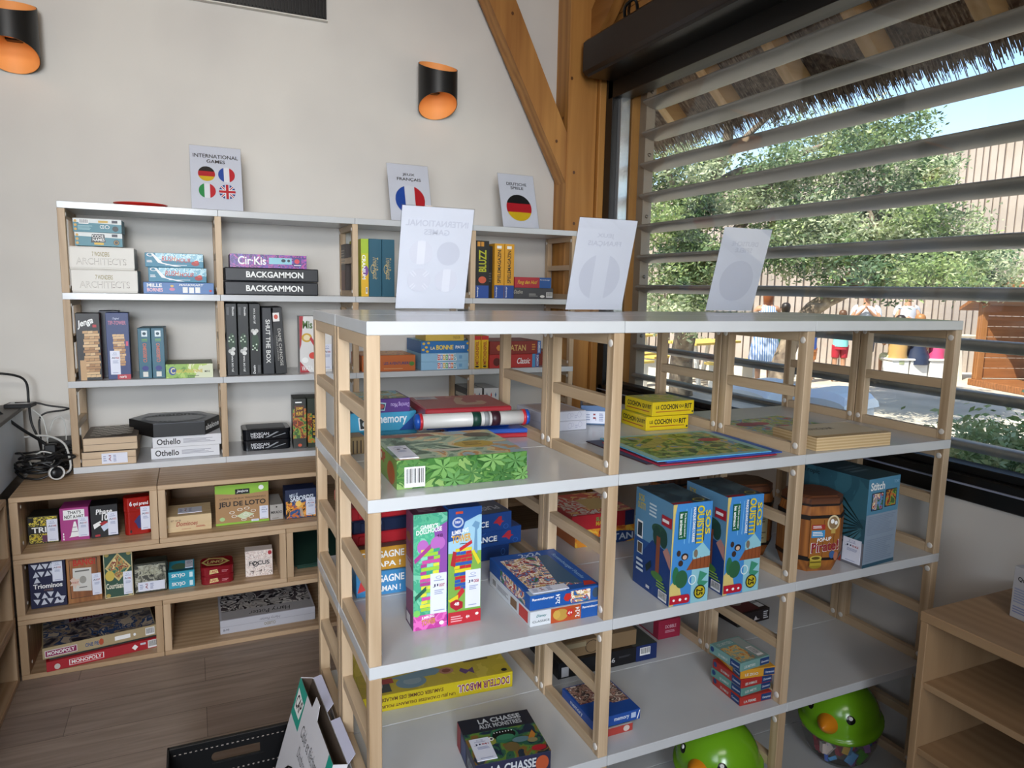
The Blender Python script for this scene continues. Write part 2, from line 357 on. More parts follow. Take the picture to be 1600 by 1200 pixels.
# window wall: parapet below, header of planks above, short return at the pillar
mb = MB(); mb.box(XW+.005, XW+.12, -3.0, YB, 0, .925, PL); struct('wall_right', mb)
mb = MB()
for i in range(6): mb.box(XW-.02, XW+.13, -3.0, YB, 2.72+i*.15, 2.72+i*.15+.146, TY, .003)
struct('wall_right_header', mb)
mb = MB(); mb.box(-1.45, -1.3, -3.0, YB, 0, 1.2, PL); mb.box(-1.45, -1.3, -.25, YB, 1.2, 3.6, PL); mb.box(-1.45, -1.3, -3.0, -.25, 2.3, 3.6, PL); mb.box(-1.45, -1.3, -3.0, -1.35, 1.2, 2.3, PL); struct('wall_left', mb)
mb = MB(); mb.box(-.1, XW+.2, -3.1, -3.0, 0, 3.6, PL); mb.box(-1.1, -.1, -3.1, -3.0, 2.5, 3.6, PL); mb.box(-1.1, -.1, -3.1, -3.0, 0, 1.3, PL); mb.box(-1.45, -1.1, -3.1, -3.0, 0, 3.6, PL); struct('wall_front', mb)
mb = MB()
for i in range(26): mb.box(-1.45, XW+.1, -3.0+i*.262, -3.0+i*.262+.258, 3.5, 3.54, TX, .003)
struct('ceiling', mb)
mb = MB(); mb.box(-3.6, -1.45, -5.0, YB+.2, 2.62, 2.72, TX); mb.box(-1.45, XW+.2, -5.0, -3.1, 2.62, 2.72, TX); struct('sun_baffle', mb)  # added overhang, unseen, keeps sun out of the left and rear openings

# timber pillar in the corner and its slanting brace
def knots(mb, pts, m='#5a3516'):
    for c, n in pts:
        c = Vector(c); n = Vector(n); a = n.cross(Vector((0, 0, 1))).normalized(); b = Vector((0, 0, 1)); r = .008
        mb.add([c+n*.0006+a*r*math.cos(k*PI/5)+b*r*1.2*math.sin(k*PI/5) for k in range(10)], [tuple(range(10))], m)
mb = MB(); mb.box(1.944, 2.128, 3.6, YB, 0, 3.5, TZ, .006); knots(mb, [((1.99, 3.6, 2.2), (0, -1, 0)), ((2.0, 3.6, 1.92), (0, -1, 0)), ((1.944, 3.66, 2.5), (-1, 0, 0)), ((1.96, 3.6, 2.7), (0, -1, 0)), ((2.02, 3.6, 1.0), (0, -1, 0))])
struct('trim_1', mb)
mb = MB(); mb.box(2.13, 2.19, 3.575, YB-.03, 0, 2.72, TZ, .004); struct('trim_2', mb)
mb = MB(); A_ = Vector((1.30, 3.66, 3.5)); B_ = Vector((1.905, 3.66, 2.28)); dv = (B_-A_).normalized(); pw = Vector((dv.z, 0, -dv.x))
mb.add([(1.235, 3.61, 3.45), (1.415, 3.61, 3.45), (1.95, 3.61, 2.40), (1.95, 3.61, 2.13), (1.235, 3.72, 3.45), (1.415, 3.72, 3.45), (1.95, 3.72, 2.40), (1.95, 3.72, 2.13)],
       [(0, 1, 2, 3), (4, 5, 6, 7), (0, 1, 5, 4), (1, 2, 6, 5), (2, 3, 7, 6), (3, 0, 4, 7)], wood('timber_brace', '#bd8846', '#8f5d2a', 'z', .5, .55))
knots(mb, [((1.88, 3.61, 2.36), (0, -1, 0)), ((1.6, 3.61, 2.98), (0, -1, 0))])
struct('trim_3', mb)
mb = MB(); mb.obox((2.10, 3.62, 2.95), (2.10, 2.95, 3.5), (.03, 0, 0), (0, .06, .06), TY); struct('trim_4', mb)

# ---- the window: black frame, panes
FR = mat('#070606', .42)
mb = MB()
y0w, y1w = -2.6, 3.55
mb.box(XW-.005, XW+.10, y0w, y1w, .925, 1.005, FR, .003); mb.box(XW+.02, XW+.09, y0w, y1w, 1.005, 1.03, FR, .003)
mb.box(XW-.012, XW+.0, y0w, y1w, .975, .980, '#8d93a8')
mb.box(XW-.005, XW+.10, y0w, y1w, 2.60, 2.72, FR, .003); mb.box(XW-.005, XW+.10, y1w-.05, y1w+.02, .93, 2.72, FR, .003)
mb.box(XW+.03, XW+.09, y1w-.085, y1w-.05, 1.0, 2.62, mat('#b8bcc0', .25, .8), .002)
mb.box(XW-.005, XW+.10, y0w, y0w+.07, .93, 2.72, FR, .003); mb.box(XW-.005, XW+.10, -.35, -.27, .93, 2.72, FR, .003)
win = struct('window_1', mb)
def schlick(nt):
    lw = nt.nodes.new('ShaderNodeLayerWeight'); lw.inputs[0].default_value = .5; p = nt.nodes.new('ShaderNodeMath'); p.operation = 'POWER'; p.inputs[1].default_value = 5
    q = nt.nodes.new('ShaderNodeMath'); q.operation = 'MULTIPLY_ADD'; q.inputs[1].default_value = .96; q.inputs[2].default_value = .04
    nt.links.new(lw.outputs['Facing'], p.inputs[0]); nt.links.new(p.outputs[0], q.inputs[0]); return q
gm, nt, b_ = newmat('window_glass'); nt.nodes.remove(b_); tr = nt.nodes.new('ShaderNodeBsdfTransparent'); gl = nt.nodes.new('ShaderNodeBsdfGlossy'); gl.inputs['Roughness'].default_value = .0
fr = schlick(nt); ms = nt.nodes.new('ShaderNodeMixShader'); tr.inputs[0].default_value = (.97, .985, .98, 1)
nt.links.new(fr.outputs[0], ms.inputs[0]); nt.links.new(tr.outputs[0], ms.inputs[1]); nt.links.new(gl.outputs[0], ms.inputs[2]); nt.links.new(ms.outputs[0], nt.nodes['Material Output'].inputs[0])
mb = MB(); mb.box(XW+.055, XW+.06, -.28, y1w-.05, 1.0, 2.61, gm); mb.build('pane', win)
mb = MB(); mb.box(XW+.055, XW+.06, y0w+.06, -.34, 1.0, 2.61, gm); mb.build('pane', win)
# brown cassette over the window
mb = MB(); mb.box(1.985, 2.165, -1.5, 3.545, 2.70, 2.885, DBROWN, .018)
cas = mb.build('blind_cassette'); tag(cas, 'dark brown cassette housing running along the top of the big window', 'blind cassette')
mb = MB(); mb.box(2.0, 2.165, -1.4, 3.5, 2.685, 2.70, BLACK); mb.build('bottom_slot', cas)
mb = MB(); mb.tube([(2.02, 3.18, 2.885), (2.0, 3.15, 2.93), (2.02, 3.1, 2.95), (2.05, 3.12, 2.91), (2.03, 3.16, 2.90), (2.06, 3.2, 3.0), (2.08, 3.2, 3.2)], .008, BLACK)
mb.build('power_cord', cas)

# ---- outside louvres
LV = mat('#8c8883', .38)
XL = 2.36
zs = [1.0535+.1685*k for k in range(10)]
scr = empty('louvre_screen', (XL, 0, 0)); tag(scr, 'screen of grey horizontal louvre blades fixed outside the window', 'louvres')
br = MB(); br.box(-.02, .04, 3.425, 3.49, .3, 3.0, mat('#8f8478', .6), .002); bo = br.build('bracket', scr)
for z in zs[1::2]:
    m2 = MB(); m2.lathe([(.001, .006), (.009, .005), (.011, 0)], mat('#6e6a64', .4, .6), 12, (0, 0, 0)); s_ = m2.build('bolt', bo, loc=(.01, 3.424, z+.07), rot=(PI/2, 0, 0))
def blade():
    mb = MB(); n = 18; a, b = .064, .021; vs = []; fs = []; th = math.radians(-12)
    for y in (-3.05, 3.42):
        for i in range(n):
            t = 2*PI*i/n; px = a*math.cos(t); pz = b*math.sin(t)*(1 if math.sin(t) > 0 else .8)
            vs.append((px*math.cos(th)-pz*math.sin(th), y, px*math.sin(th)+pz*math.cos(th)))
    for i in range(n): k = (i+1) % n; fs.append((i, k, n+k, n+i))
    mb.add(vs, fs, LV, True); mb.add(vs[:n], [tuple(range(n))], LV); mb.add(vs[n:], [tuple(range(n))], LV)
    return mb
proto = None
for k, z in enumerate(zs):
    if proto is None: o = proto = blade().build('louvre_blade', scr)
    else: o = proto.copy(); COL.objects.link(o)
    o.location = (.01, 0, z)
# timber post outside beside the bracket
mb = MB(); mb.box(2.29, 2.44, 3.49, 3.63, -.1, 2.95, TZ, .005); tag(mb.build('timber_post'), 'upright timber post standing outside the glass next to the louvre bracket', 'post')

# ================================================================== SHELVING
T = .0275; PS = .0275
def ladder(y0, d, h, left):
    """ladder frame between two boards: two posts, three rungs; local origin at its lower front left"""
    mb = MB()
    mb.box(0, PS, 0, .030, 0, h, WZ, .0015); mb.box(0, PS, d-.030, d, 0, h, WZ, .0015)
    for z0, z1 in ((0, .028), (h*.5-.012, h*.5+.016), (h-.028, h)): mb.box(.002, PS-.002, .030, d-.030, z0, z1, WY, .001)
    return mb
CAPM = mat('#d9d3cc', .4)
capme = None
def cap(parent, x, y, z, side):
    global capme
    if capme is None:
        m = MB(); m.lathe([(.0001, .0022), (.007, .0022), (.0088, .001), (.009, -.0004)], CAPM, 16); o = m.build('screw_cap', parent); capme = o.data
    else:
        o = bpy.data.objects.new('screw_cap', capme); COL.objects.link(o); o.parent = parent
    o.location = (x, y, z); o.rotation_euler = (0, -PI/2 if side < 0 else PI/2, 0)
LC = {}
def shelving(name, label, x0, y0, tops, nb, W, D, group, caps=True, halfp=False, bottom_on_floor=False, group2=None):
    root = empty(name, (x0+nb*W/2, y0+D/2, 0)); tag(root, label, 'shelving unit', group)
    o_ = Vector((-(nb*W/2), -D/2, 0))
    for li, zt in enumerate(tops):
        for b in range(nb):
            t = min(T, zt-.0004)
            m = MB(); m.box(b*W+(.0006 if b else 0), (b+1)*W-(.0006 if b < nb-1 else 0), .001, D-.0015, zt-t, zt, WHITE, .0012); m.build('shelf_board', root, loc=o_)
            if name == 'shelving_unit' and li == 0 and b == 0 and not halfp:
                pass
    for li in range(len(tops)-1):
        zb = tops[li+1]; h = tops[li]-T-zb
        for i in range(nb+1):
            xx = 0 if i == 0 else (i*W-PS if not (halfp and i < nb) else i*W-PS/2)
            key = (round(D, 3), round(h, 3))
            lf = None
            if key in LC: lf = bpy.data.objects.new('ladder_frame', LC[key]); COL.objects.link(lf); lf.parent = root
            else: lf = ladder(0, D-.004, h, True).build('ladder_frame', root); LC[key] = lf.data
            lf.location = o_+Vector((xx, .002, zb))
            if caps:
                for yy in (.015, D-.019):
                    for zz in (.024, h-.024): cap(lf, (-.0002 if i else PS+.0002), yy, zz, -1 if i else 1)
    return root
FX, FY, D_ = .3136, 1.3843, .3345
FT = [1.4797, 1.1164, .753, .3898, .0268]
shelving('shelving_unit', 'white and pale ash open shelving unit standing nearest, front row of the island', FX, FY, FT, 3, .6, D_, 'open ladder-frame shelving')
shelving('shelving_unit', 'white and pale ash open shelving unit backing onto the front row of the island', FX, FY+D_, FT, 3, .6, D_, 'open ladder-frame shelving')
BX, BY = -.4767, 3.4196
ST = [1.8629, 1.495, 1.1271, .7592]
shelving('shelving_unit', 'white and pale ash open shelving unit against the back wall, on the wooden cubbies', BX, BY, ST, 4, .6, .325, 'open ladder-frame shelving', halfp=True)

# wooden cubby modules
def cubby(name, label, loc, w, d, h, rz=0, group='stacked wooden cubby modules'):
    root = empty(name, loc, rz); tag(root, label, 'cubby module', group)
    mb = MB(); t = .02; s = .028
    mb.box(0, w, 0, d, h-t, h-.0008, CX, .002); mb.box(0, w, 0, d, 0, t, CX, .002); mb.box(0, s, .001, d, t, h-t, CZ, .0015); mb.box(w-s, w, .001, d, t, h-t, CZ, .0015)
    mb.build('frame', root)
    m = MB(); m.box(s, w-s, d-.012, d-.002, t, h-t, wood('cubby_back', '#8a6c4e', '#6e543a', 'x', .8)); m.build('back_panel', root)
    for zz in (.05, h-.05):
        m = MB(); m.lathe([(.0001, .002), (.006, .002), (.0075, 0)], CAPM, 12, rot=Matrix.Rotation(PI/2, 3, 'Y')); m.build('screw_cap', root, loc=(s, .05, zz))
    return root
CH = .2439; CYF = 3.115; CD = .60
rows = [(.4878, [(-.65, .5, 'short wooden cubby module of the top row at the left, holding four small game boxes'), (-.149, 1.0, 'long wooden cubby module of the top row, with the domino case and lotto box'), (.852, 1.0, 'wooden cubby module of the top row, hidden behind the island shelving')]),
        (.2439, [(-.65, .995, 'long wooden cubby module of the middle row, holding six small games'), (.346, 1.0, 'wooden cubby module of the middle row with dark green boards'), (1.347, .5, 'short wooden cubby module at the right end of the middle row')]),
        (0.0, [(-.65, .5, 'short wooden cubby module on the floor, with two large stacked boxes'), (-.149, 1.0, 'long wooden cubby module on the floor, with one white box at its right'), (.852, 1.0, 'wooden cubby module on the floor, hidden behind the island shelving')])]
for z, L_ in rows:
    for x, w, lb in L_: cubby('cubby_module', lb, (x, CYF, z), w-.001, CD, CH)
# the run of cubbies on the left, open towards +x
for z, nm in ((.4878, 'top'), (.2439, 'middle'), (0, 'bottom')):
    cubby('cubby_module', 'wooden cubby module in the run at the left edge, facing right, %s of its stack' % nm, (-.655, 2.115, z), .998, .5, CH, PI/2)
# pale cabinet with dark top standing on the left run
mb = MB(); mb.box(-1.25, -.685, 2.2, 3.66, .7325, .985, mat('#dfe7ee', .4), .002); cb_ = mb.build('side_cabinet'); tag(cb_, 'low pale blue-grey cabinet with a dark top at the far left edge', 'cabinet')
mb = MB(); mb.box(-1.27, -.675, 2.18, 3.67, .9855, 1.003, mat('#4a4744', .5), .002); mb.build('worktop', cb_)

# cabinet at the lower right
root = empty('open_cabinet', (1.945, .2, 0)); tag(root, 'pale wooden open cabinet under the window at the lower right corner', 'cabinet')
mb = MB(); o_ = (-1.945, -.2, 0)
OX = wood('cab_y', '#a88a68', '#937555', 'y', .7); OZ = wood('cab_z', '#a88a68', '#937555', 'z', .7)
mb = MB(); mb.box(1.706, 2.165, -.9, 1.152, .712, .738, OX, .002); mb.build('top_panel', root, loc=o_)
for ya, yb in ((1.130, 1.150), (.1, .122), (-.9, -.878)):
    mb = MB(); mb.box(1.708, 2.163, ya, yb, 0.0, .712, OZ, .0015); mb.build('side_panel', root, loc=o_)
for zz in (.53, .345, .03):
    for ya, yb in ((.122, 1.130), (-.878, .1)):
        mb = MB(); mb.box(1.716, 2.15, ya, yb, zz, zz+.018, OX, .001); mb.build('shelf', root, loc=o_)
mb = MB(); mb.box(2.15, 2.16, -.878, 1.134, .03, .712, OZ); mb.build('back_panel', root, loc=o_)

# ================================================================== BOXED GAMES
K = '#121214'; Wt = '#eeeeec'
GB = 'boxed games'
def S(code, u0, v0, u1, v1, face='F', c2='', side=False): return (face, u0, v0, u1, v1, code, side, c2)
def icons(f, u0, v0, u1, n, col, r=.02): return [('e', f, u0+(u1-u0)*i/max(n-1, 1), v0, r, r*1.6, col) for i in range(n)]
z1 = ST[1]; z2 = ST[2]; z3 = ST[3]
# ---------- back wall unit, top compartments
C = [('r', 'F', 0, 0, 1, 1, '#3f7f8e'), ('p', 'F', [(0, .72), (1, .62), (1, 1), (0, 1)], '#d6dad8')]
gbox('card_game_box', 'teal and white box showing a barcode, topmost of the left stack on the top shelf', 'game box', -.432, 3.49, 1.7475, .178, .12, .0555, -1.5, '#2f6f7e',
     C+[('b', 'F', .12, .6, .32, .95), ('l', 'F', .1, .15, .4, .5, 4, '#8fb8c0'), ('t', 'F', 'CE', .55, .3, .64, .55, Wt), ('o', 'F', .7, .42, .05, .14, .25, Wt), ('e', 'F', .87, .3, .065, .2, '#1c1c1c'), ('r', 'F', .52, .72, .72, .88, '#c8a030'), ('r', 'F', .8, .72, .92, .92, '#2a2a3c'), ('e', 'F', .05, .8, .03, .1, '#c89a3c'), ('e', 'F', .05, .5, .03, .1, '#c89a3c'), ('e', 'F', .05, .2, .03, .1, '#c89a3c')])
gbox('card_game_box', 'teal and white box with a black lettered panel, under the one with the barcode', 'game box', -.428, 3.49, 1.691, .174, .12, .0555, 1, '#2f6f7e',
     C+[('p', 'F', [(.33, .25), (.64, .3), (.62, .9), (.36, .88)], K), ('t', 'F', 'CODE', .36, .62, .6, .84, Wt), ('t', 'F', 'NAMES', .37, .36, .62, .58, Wt), ('r', 'F', .4, .1, .6, .26, '#d8b020'), ('e', 'F', .87, .3, .065, .2, '#1c1c1c'), ('o', 'F', .87, .3, .05, .15, .2, '#c8a040'), ('r', 'F', .78, .72, .9, .92, '#2a2a3c'), ('e', 'F', .05, .8, .03, .1, '#c89a3c'), ('e', 'F', .05, .5, .03, .1, '#c89a3c'), ('e', 'F', .05, .2, .03, .1, '#c89a3c')])
ag = [('t', 'F', 'ARCHITECTS', .12, .2, .88, .5, '#6c645a', {'b': .01}), ('t', 'F', 'ARCHITECTS', .123, .19, .883, .49, '#d8d3ca', {'b': -.008}), ('t', 'F', '7 WONDERS', .36, .58, .62, .78, '#8a7c3c', {'b': .01}),
      ('r', 'F', 0, .955, 1, .962, '#8c8478'), ('r', 'F', 0, .04, 1, .047, '#8c8478')]
gbox('game_box', 'thick cream embossed game box, upper of the two alike on the top shelf', 'game box', -.453, 3.455, 1.5925, .243, .22, .094, 0, '#d9d5cd', ag, lid=.08)
gbox('game_box', 'thick cream embossed game box, lower of the two alike on the top shelf', 'game box', -.445, 3.45, z1+.0005, .244, .22, .0965, -.5, '#d9d5cd', ag, lid=.08)
rh = [('r', 'F', .18, .45, 1, .98, 'city'), ('p', 'F', [(.1, .95), (.14, .95), (.3, .3), (.62, .06), (.5, .06), (.22, .3)], Wt), ('t', 'F', 'RUSH', .28, .42, .52, .78, '#b83420', {'s': .2}), ('t', 'F', 'HOUR', .53, .36, .78, .66, '#b83420', {'s': .2}),
      ('e', 'F', .86, .3, .07, .16, '#a82820'), ('e', 'F', .88, .42, .04, .1, '#c84030'), ('o', 'F', .09, .85, .06, .12, .3, Wt), ('l', 'F', .34, .12, .76, .2, 1, '#d8e4e8'), ('l', 'F', .03, .3, .14, .5, 2, Wt)]
gbox('game_box', 'flat blue box with red lettering and small red car, upper of the two alike', 'game box', -.172, 3.495, 1.611, .232, .2, .061, -2, '#2f7f9c', rh)
gbox('game_box', 'flat blue box with red lettering and small red car, lower of the two alike', 'game box', -.161, 3.49, 1.5465, .232, .2, .0635, 0, '#2f7f9c', rh)
gbox('game_box', 'flat periwinkle game box under the two blue ones with a red car', 'game box', -.182, 3.47, z1+.0005, .281, .2, .05, -.5, '#5078b0', [
    ('t', 'F', 'MILLE', .05, .58, .26, .88, Wt, {'b': .03}), ('t', 'F', 'BORNES', .05, .18, .27, .5, '#e8b8c0', {'b': .03}), ('t', 'F', 'MARIOKART', .5, .7, .85, .88, Wt, {'s': .2}),
    ('e', 'F', .4, .4, .04, .14, '#c87a9a'), ('e', 'F', .4, .68, .025, .1, '#d8b060'), ('r', 'F', .55, .1, .62, .6, '#e8e8e4'), ('r', 'F', .64, .08, .71, .58, '#e8e8e4'), ('r', 'F', .73, .1, .8, .6, '#e8e8e4'), ('e', 'F', .95, .3, .02, .1, '#c03030')])
gbox('game_box', 'flat purple patterned game box lying on the two black ones', 'game box', .17, 3.47, 1.6195, .334, .22, .06, -1, '#4a2a70', [
    ('r', 'F', 0, 0, 1, 1, 'cirk'), ('t', 'F', 'Cir·Kis', .1, .22, .46, .84, Wt, {'b': .02}), ('r', 'F', .5, .3, .8, .78, '#8fc8d8'), ('e', 'F', .69, .58, .03, .12, '#203040'), ('e', 'F', .76, .58, .02, .1, '#203040'), ('r', 'F', .82, .15, .93, .85, '#4a3a80'), ('e', 'F', .87, .55, .035, .18, '#d84050'), ('l', 'F', .83, .2, .93, .3, 1, Wt)])
for zz, lb, dx in ((1.558, 'upper', 0), (z1+.0005, 'lower', -.002)):
    gbox('game_case', 'black flat case with bold white lettering, %s of the two alike on the top shelf' % lb, 'game case', .146+dx, 3.46, zz, .411, .24, .0605, 0, '#1a1c22', [
        ('t', 'F', 'BACKGAMMON', .22, .28, .83, .74, Wt, {'b': .025}), ('r', 'F', .0, .49, .2, .5, '#05060a')], c=.004)
gbox('game_box', 'dark brown upright game box seen through the ladder left of the yellow-green box', 'game box', .712, 3.6, z1+.0005, .045, .12, .256, 0, '#2b1d18', [('r', 'L', .1, .1, .9, .5, '#5a2a1c'), ('l', 'L', .1, .6, .9, .9, 6, '#8a8070')])
gbox('game_box', 'yellow and lime upright game box beside the two dark teal ones', 'game box', .760, 3.465, z1+.0005, .036, .27, .276, 0, '#c8c828', [
    ('r', 'F', 0, 0, 1, .45, '#e0b020'), ('r', 'F', 0, .75, 1, 1, '#a8c430'), ('e', 'F', .6, .45, .38, .09, '#7a4a9a'), ('t', 'F', 'CRANIUM', .12, .3, .6, .72, '#ffffff', {'r': 270, 'b': .02}), ('b', 'F', .6, .05, .85, .16)])
tp = [('t', 'F', 'Trivial Pursuit', .3, .3, .72, .68, '#c8b478', {'r': 270, 's': .4, 'b': 0}), ('o', 'F', .3, .48, .16, .08, .2, '#c8b478')]
gbox('game_box', 'dark teal upright game box with gold script, left of the pair', 'game box', .798, 3.465, z1+.0005, .0625, .27, .278, 0, '#235a70', tp)
gbox('game_box', 'dark teal upright game box with gold script, right of the pair', 'game box', .8625, 3.465, z1+.0005, .0625, .27, .278, 0, '#235a70', tp)
gbox('game_box', 'black upright game box with yellow graffiti lettering and a blue foot', 'game box', 1.357, 3.47, z1+.0005, .073, .27, .295, 0, '#1c1b1a', [
    ('r', 'F', 0, 0, 1, .22, '#2a4c94'), ('t', 'F', 'BLUZZ', .22, .46, .8, .84, '#b4b424', {'r': 90, 'b': .05}), ('r', 'F', .1, .9, .32, .98, '#c88a30'), ('r', 'F', .38, .9, .6, .98, '#c88a30'), ('e', 'F', .5, .32, .3, .06, '#c85a3c'), ('t', 'F', 'Ravensburger', .08, .02, .22, .2, Wt, {'r': 90})])
gbox('game_box', 'plain black upright game box between the graffiti one and the yellow ones', 'game box', 1.434, 3.49, z1+.0005, .024, .25, .27, 0, '#141214', [('l', 'F', .2, .3, .8, .5, 4, '#5a5a58')])
sp = [('r', 'F', 0, 0, 1, .24, '#2a4c94'), ('t', 'F', 'SPIELEMAGAZIN', .3, .28, .66, .88, '#2a2418', {'r': 90, 'b': .02}), ('r', 'F', .22, .91, .7, .96, Wt), ('t', 'F', 'Ravensburger', .12, .02, .32, .22, Wt, {'r': 90})]
gbox('game_box', 'amber upright game box with dark vertical lettering, left of the pair', 'game box', 1.46, 3.465, z1+.0005, .055, .27, .284, 0, '#d89c28', sp)
gbox('game_box', 'amber upright game box with dark vertical lettering, right of the pair', 'game box', 1.5175, 3.465, z1+.0005, .055, .27, .284, 0, '#d89c28', sp)
gbox('game_box', 'flat red game box with handwritten yellow title and a blue end panel', 'game box', 1.579, 3.47, 1.5535, .218, .2, .056, 0, '#b8303c', [
    ('t', 'F', 'Fang den Hut!', .08, .25, .62, .72, '#e0c030', {'s': .4, 'b': .01}), ('r', 'F', .68, 0, 1, 1, '#2a5ca4'), ('t', 'F', 'Ravensburger', .7, .7, .97, .84, Wt)])
gbox('game_box', 'flat charcoal game box under the red one with yellow handwriting', 'game box', 1.576, 3.47, z1+.0005, .236, .22, .058, 0, '#48484c', [
    ('t', 'F', 'Outlive', .0, .45, .22, .8, '#c8c4b8', {'s': .4, 'b': 0}), ('l', 'F', .38, .2, .62, .5, 3, '#a8a8a4'), ('b', 'F', .82, .12, .98, .62), ('e', 'F', .72, .22, .06, .12, Wt)])
# ---------- back wall unit, middle compartments
blk = ['#c8a070', '#b88c5a', '#d8b484', '#a87a4a']
gbox('tower_game_box', 'tall black box showing a tower of wooden blocks under a white slanted title', 'game box', -.440, 3.45, z2+.0005, .0875, .08, .283, 2, '#141010', [
    ('w', 'F', .3, .04, .95, .74, 17, blk), ('p', 'F', [(.08, .86), (.8, .95), (.82, .8), (.1, .74)], '#20161a'), ('t', 'F', 'Jenga', .08, .79, .74, .92, Wt, {'b': .05, 'k': .07}), ('r', 'F', .7, .79, .86, .83, '#b82028'), ('r', 'F', .1, 0, .35, .3, '#c09a6c'),
    ('r', 'R', 0, 0, 1, 1, '#8a2420')])
gbox('tower_game_box', 'dark upright box standing behind, between the leaning tower box and the blue one', 'game box', -.362, 3.535, z2+.0005, .075, .08, .29, 0, '#1c2030', [('p', 'T', [(0, 0), (1, 0), (1, 1), (0, 1)], '#2a2e3c')])
gbox('tower_game_box', 'tall navy box with a picture of a wooden block tower and a paper label', 'game box', -.331, 3.46, z2+.0005, .086, .08, .285, 0, '#27396e', [
    ('w', 'F', .28, .2, .8, .68, 13, blk), ('t', 'F', 'TIP-TOWER', .1, .82, .88, .88, '#c87890', {'b': .02}), ('t', 'F', 'Original', .3, .89, .6, .93, '#c8d0e8', {'s': .4}), ('r', 'F', .4, 0, 1, .07, '#b02838'), ('t', 'F', 'noris', .5, .015, .8, .055, Wt), ('r', 'F', .84, .5, .94, .57, '#c84868')],
    stickers=[S('AI', .12, .07, .55, .43, c2='058')])
cu_ = [('r', 'F', .3, .83, .75, .95, '#d8e4e8'), ('e', 'F', .52, .89, .14, .03, '#1f4454'), ('r', 'F', .3, .77, .74, .785, '#78b040'), ('r', 'F', .3, .74, .74, .75, '#78b040'), ('t', 'F', 'CUBISSIMO', .36, .32, .66, .7, '#c86a50', {'r': 90, 'b': .02}),
       ('e', 'F', .5, .2, .26, .05, '#2c3480'), ('r', 'F', .3, .03, .7, .13, '#d8d8d0'), ('r', 'L', 0, 0, 1, 1, '#182a38')]
gbox('game_box', 'slim teal upright game box with orange vertical title, left of the pair', 'game box', -.213, 3.46, z2+.0005, .050, .17, .219, -5, '#2f6478', cu_)
gbox('game_box', 'slim teal upright game box with orange vertical title, right of the pair', 'game box', -.161, 3.46, z2+.0005, .050, .17, .219, -2, '#2f6478', cu_)
gbox('game_box', 'small flat green game box lying on the second shelf in front of the grey wall', 'game box', -.108, 3.425, z2+.0005, .19, .19, .062, 0, '#6a8a3a', [
    ('r', 'F', 0, 0, 1, 1, 'green'), ('p', 'F', [(.6, 0), (1, 0), (1, 1), (.7, .8)], '#d4d8b8'), ('e', 'F', .14, .52, .08, .3, '#2c4a90'), ('t', 'F', 'C', .1, .32, .19, .74, '#e0d8a0', {'b': .03}), ('t', 'F', 'ARCASSONNE', .2, .38, .78, .62, '#c8b040', {'b': .03}), ('t', 'F', 'MINI', .82, .38, .93, .52, '#3a3a30'), ('r', 'T', 0, 0, 1, 1, '#50602c'), ('l', 'F', .45, .12, .8, .2, 1, '#203018')])
for i, (x, w, up, zt) in enumerate(((.143, .047, 0, 0), (.1935, .047, 0, 0), (.2435, .048, 1, 0))):
    v = [('e', 'F', .5, .47, .32, .12, '#1c3a20')]
    for k, (a, b) in enumerate(((.3, .53), (.6, .55), (.45, .5), (.25, .48), (.62, .47))): v.append(('e', 'F', a, b if not up else b-.12, .07, .011, '#c8d8c0'))
    if not up: v += [('t', 'F', 'JEU DE YAM', .42, .05, .62, .27, Wt, {'r': 90, 'b': .01}), ('e', 'F', .36, .34, .2, .03, '#b8b8b4'), ('e', 'F', .62, .37, .18, .028, '#c8c8c4'), ('e', 'F', .55, .31, .2, .03, '#d8d8d4'), ('r', 'F', .1, .84, .32, .95, '#4a4a4c'), ('t', 'F', 'Ducale', .6, .83, .78, .95, Wt, {'r': 270})]
    else: v += [('t', 'F', 'JEU DE YAM', .4, .72, .6, .93, Wt, {'r': 90, 'b': .01}), ('e', 'F', .3, .62, .18, .028, '#b8b8b4'), ('e', 'F', .62, .62, .18, .028, '#c8c8c4'), ('e', 'F', .45, .59, .18, .028, '#d8d8d4'), ('r', 'F', .66, .03, .9, .14, '#4a4a4c'), ('t', 'F', 'Ducale', .25, .02, .45, .14, Wt, {'r': 90})]
    gbox('dice_game_box', ['black upright dice game box, leftmost of the three next to the post', 'black upright dice game box, middle one of the three', 'black upright dice game box, right one of the three, printed the other way up'][i], 'game box', x, 3.46, z2+.0005, w, .2, .329, 0, '#0f1110', v, c=.002)
gbox('game_case', 'charcoal upright case with bold white downward lettering', 'game case', .298, 3.46, z2+.0005, .052, .22, .312, 0, '#23252a', [('t', 'F', 'SHUT THE BOX', .3, .17, .68, .82, '#d8d8d4', {'r': 270, 'b': .02})], c=.003)
gbox('game_box', 'black upright box leaning slightly, white serif title down its spine', 'game box', .355, 3.46, z2+.0035, .05, .22, .31, 0, '#0c0b0c', [('t', 'F', 'DAME CHINOISE', .48, .12, .74, .68, '#c8c4bc', {'r': 270, 'b': 0}), ('t', 'F', 'CHINESE CHECKERS', .28, .2, .4, .58, '#a8a49c', {'r': 270, 'b': 0}), ('r', 'F', .14, .79, .72, .92, '#e0dcd8'), ('e', 'F', .42, .86, .18, .035, '#c8503c')], tilt=-.06)
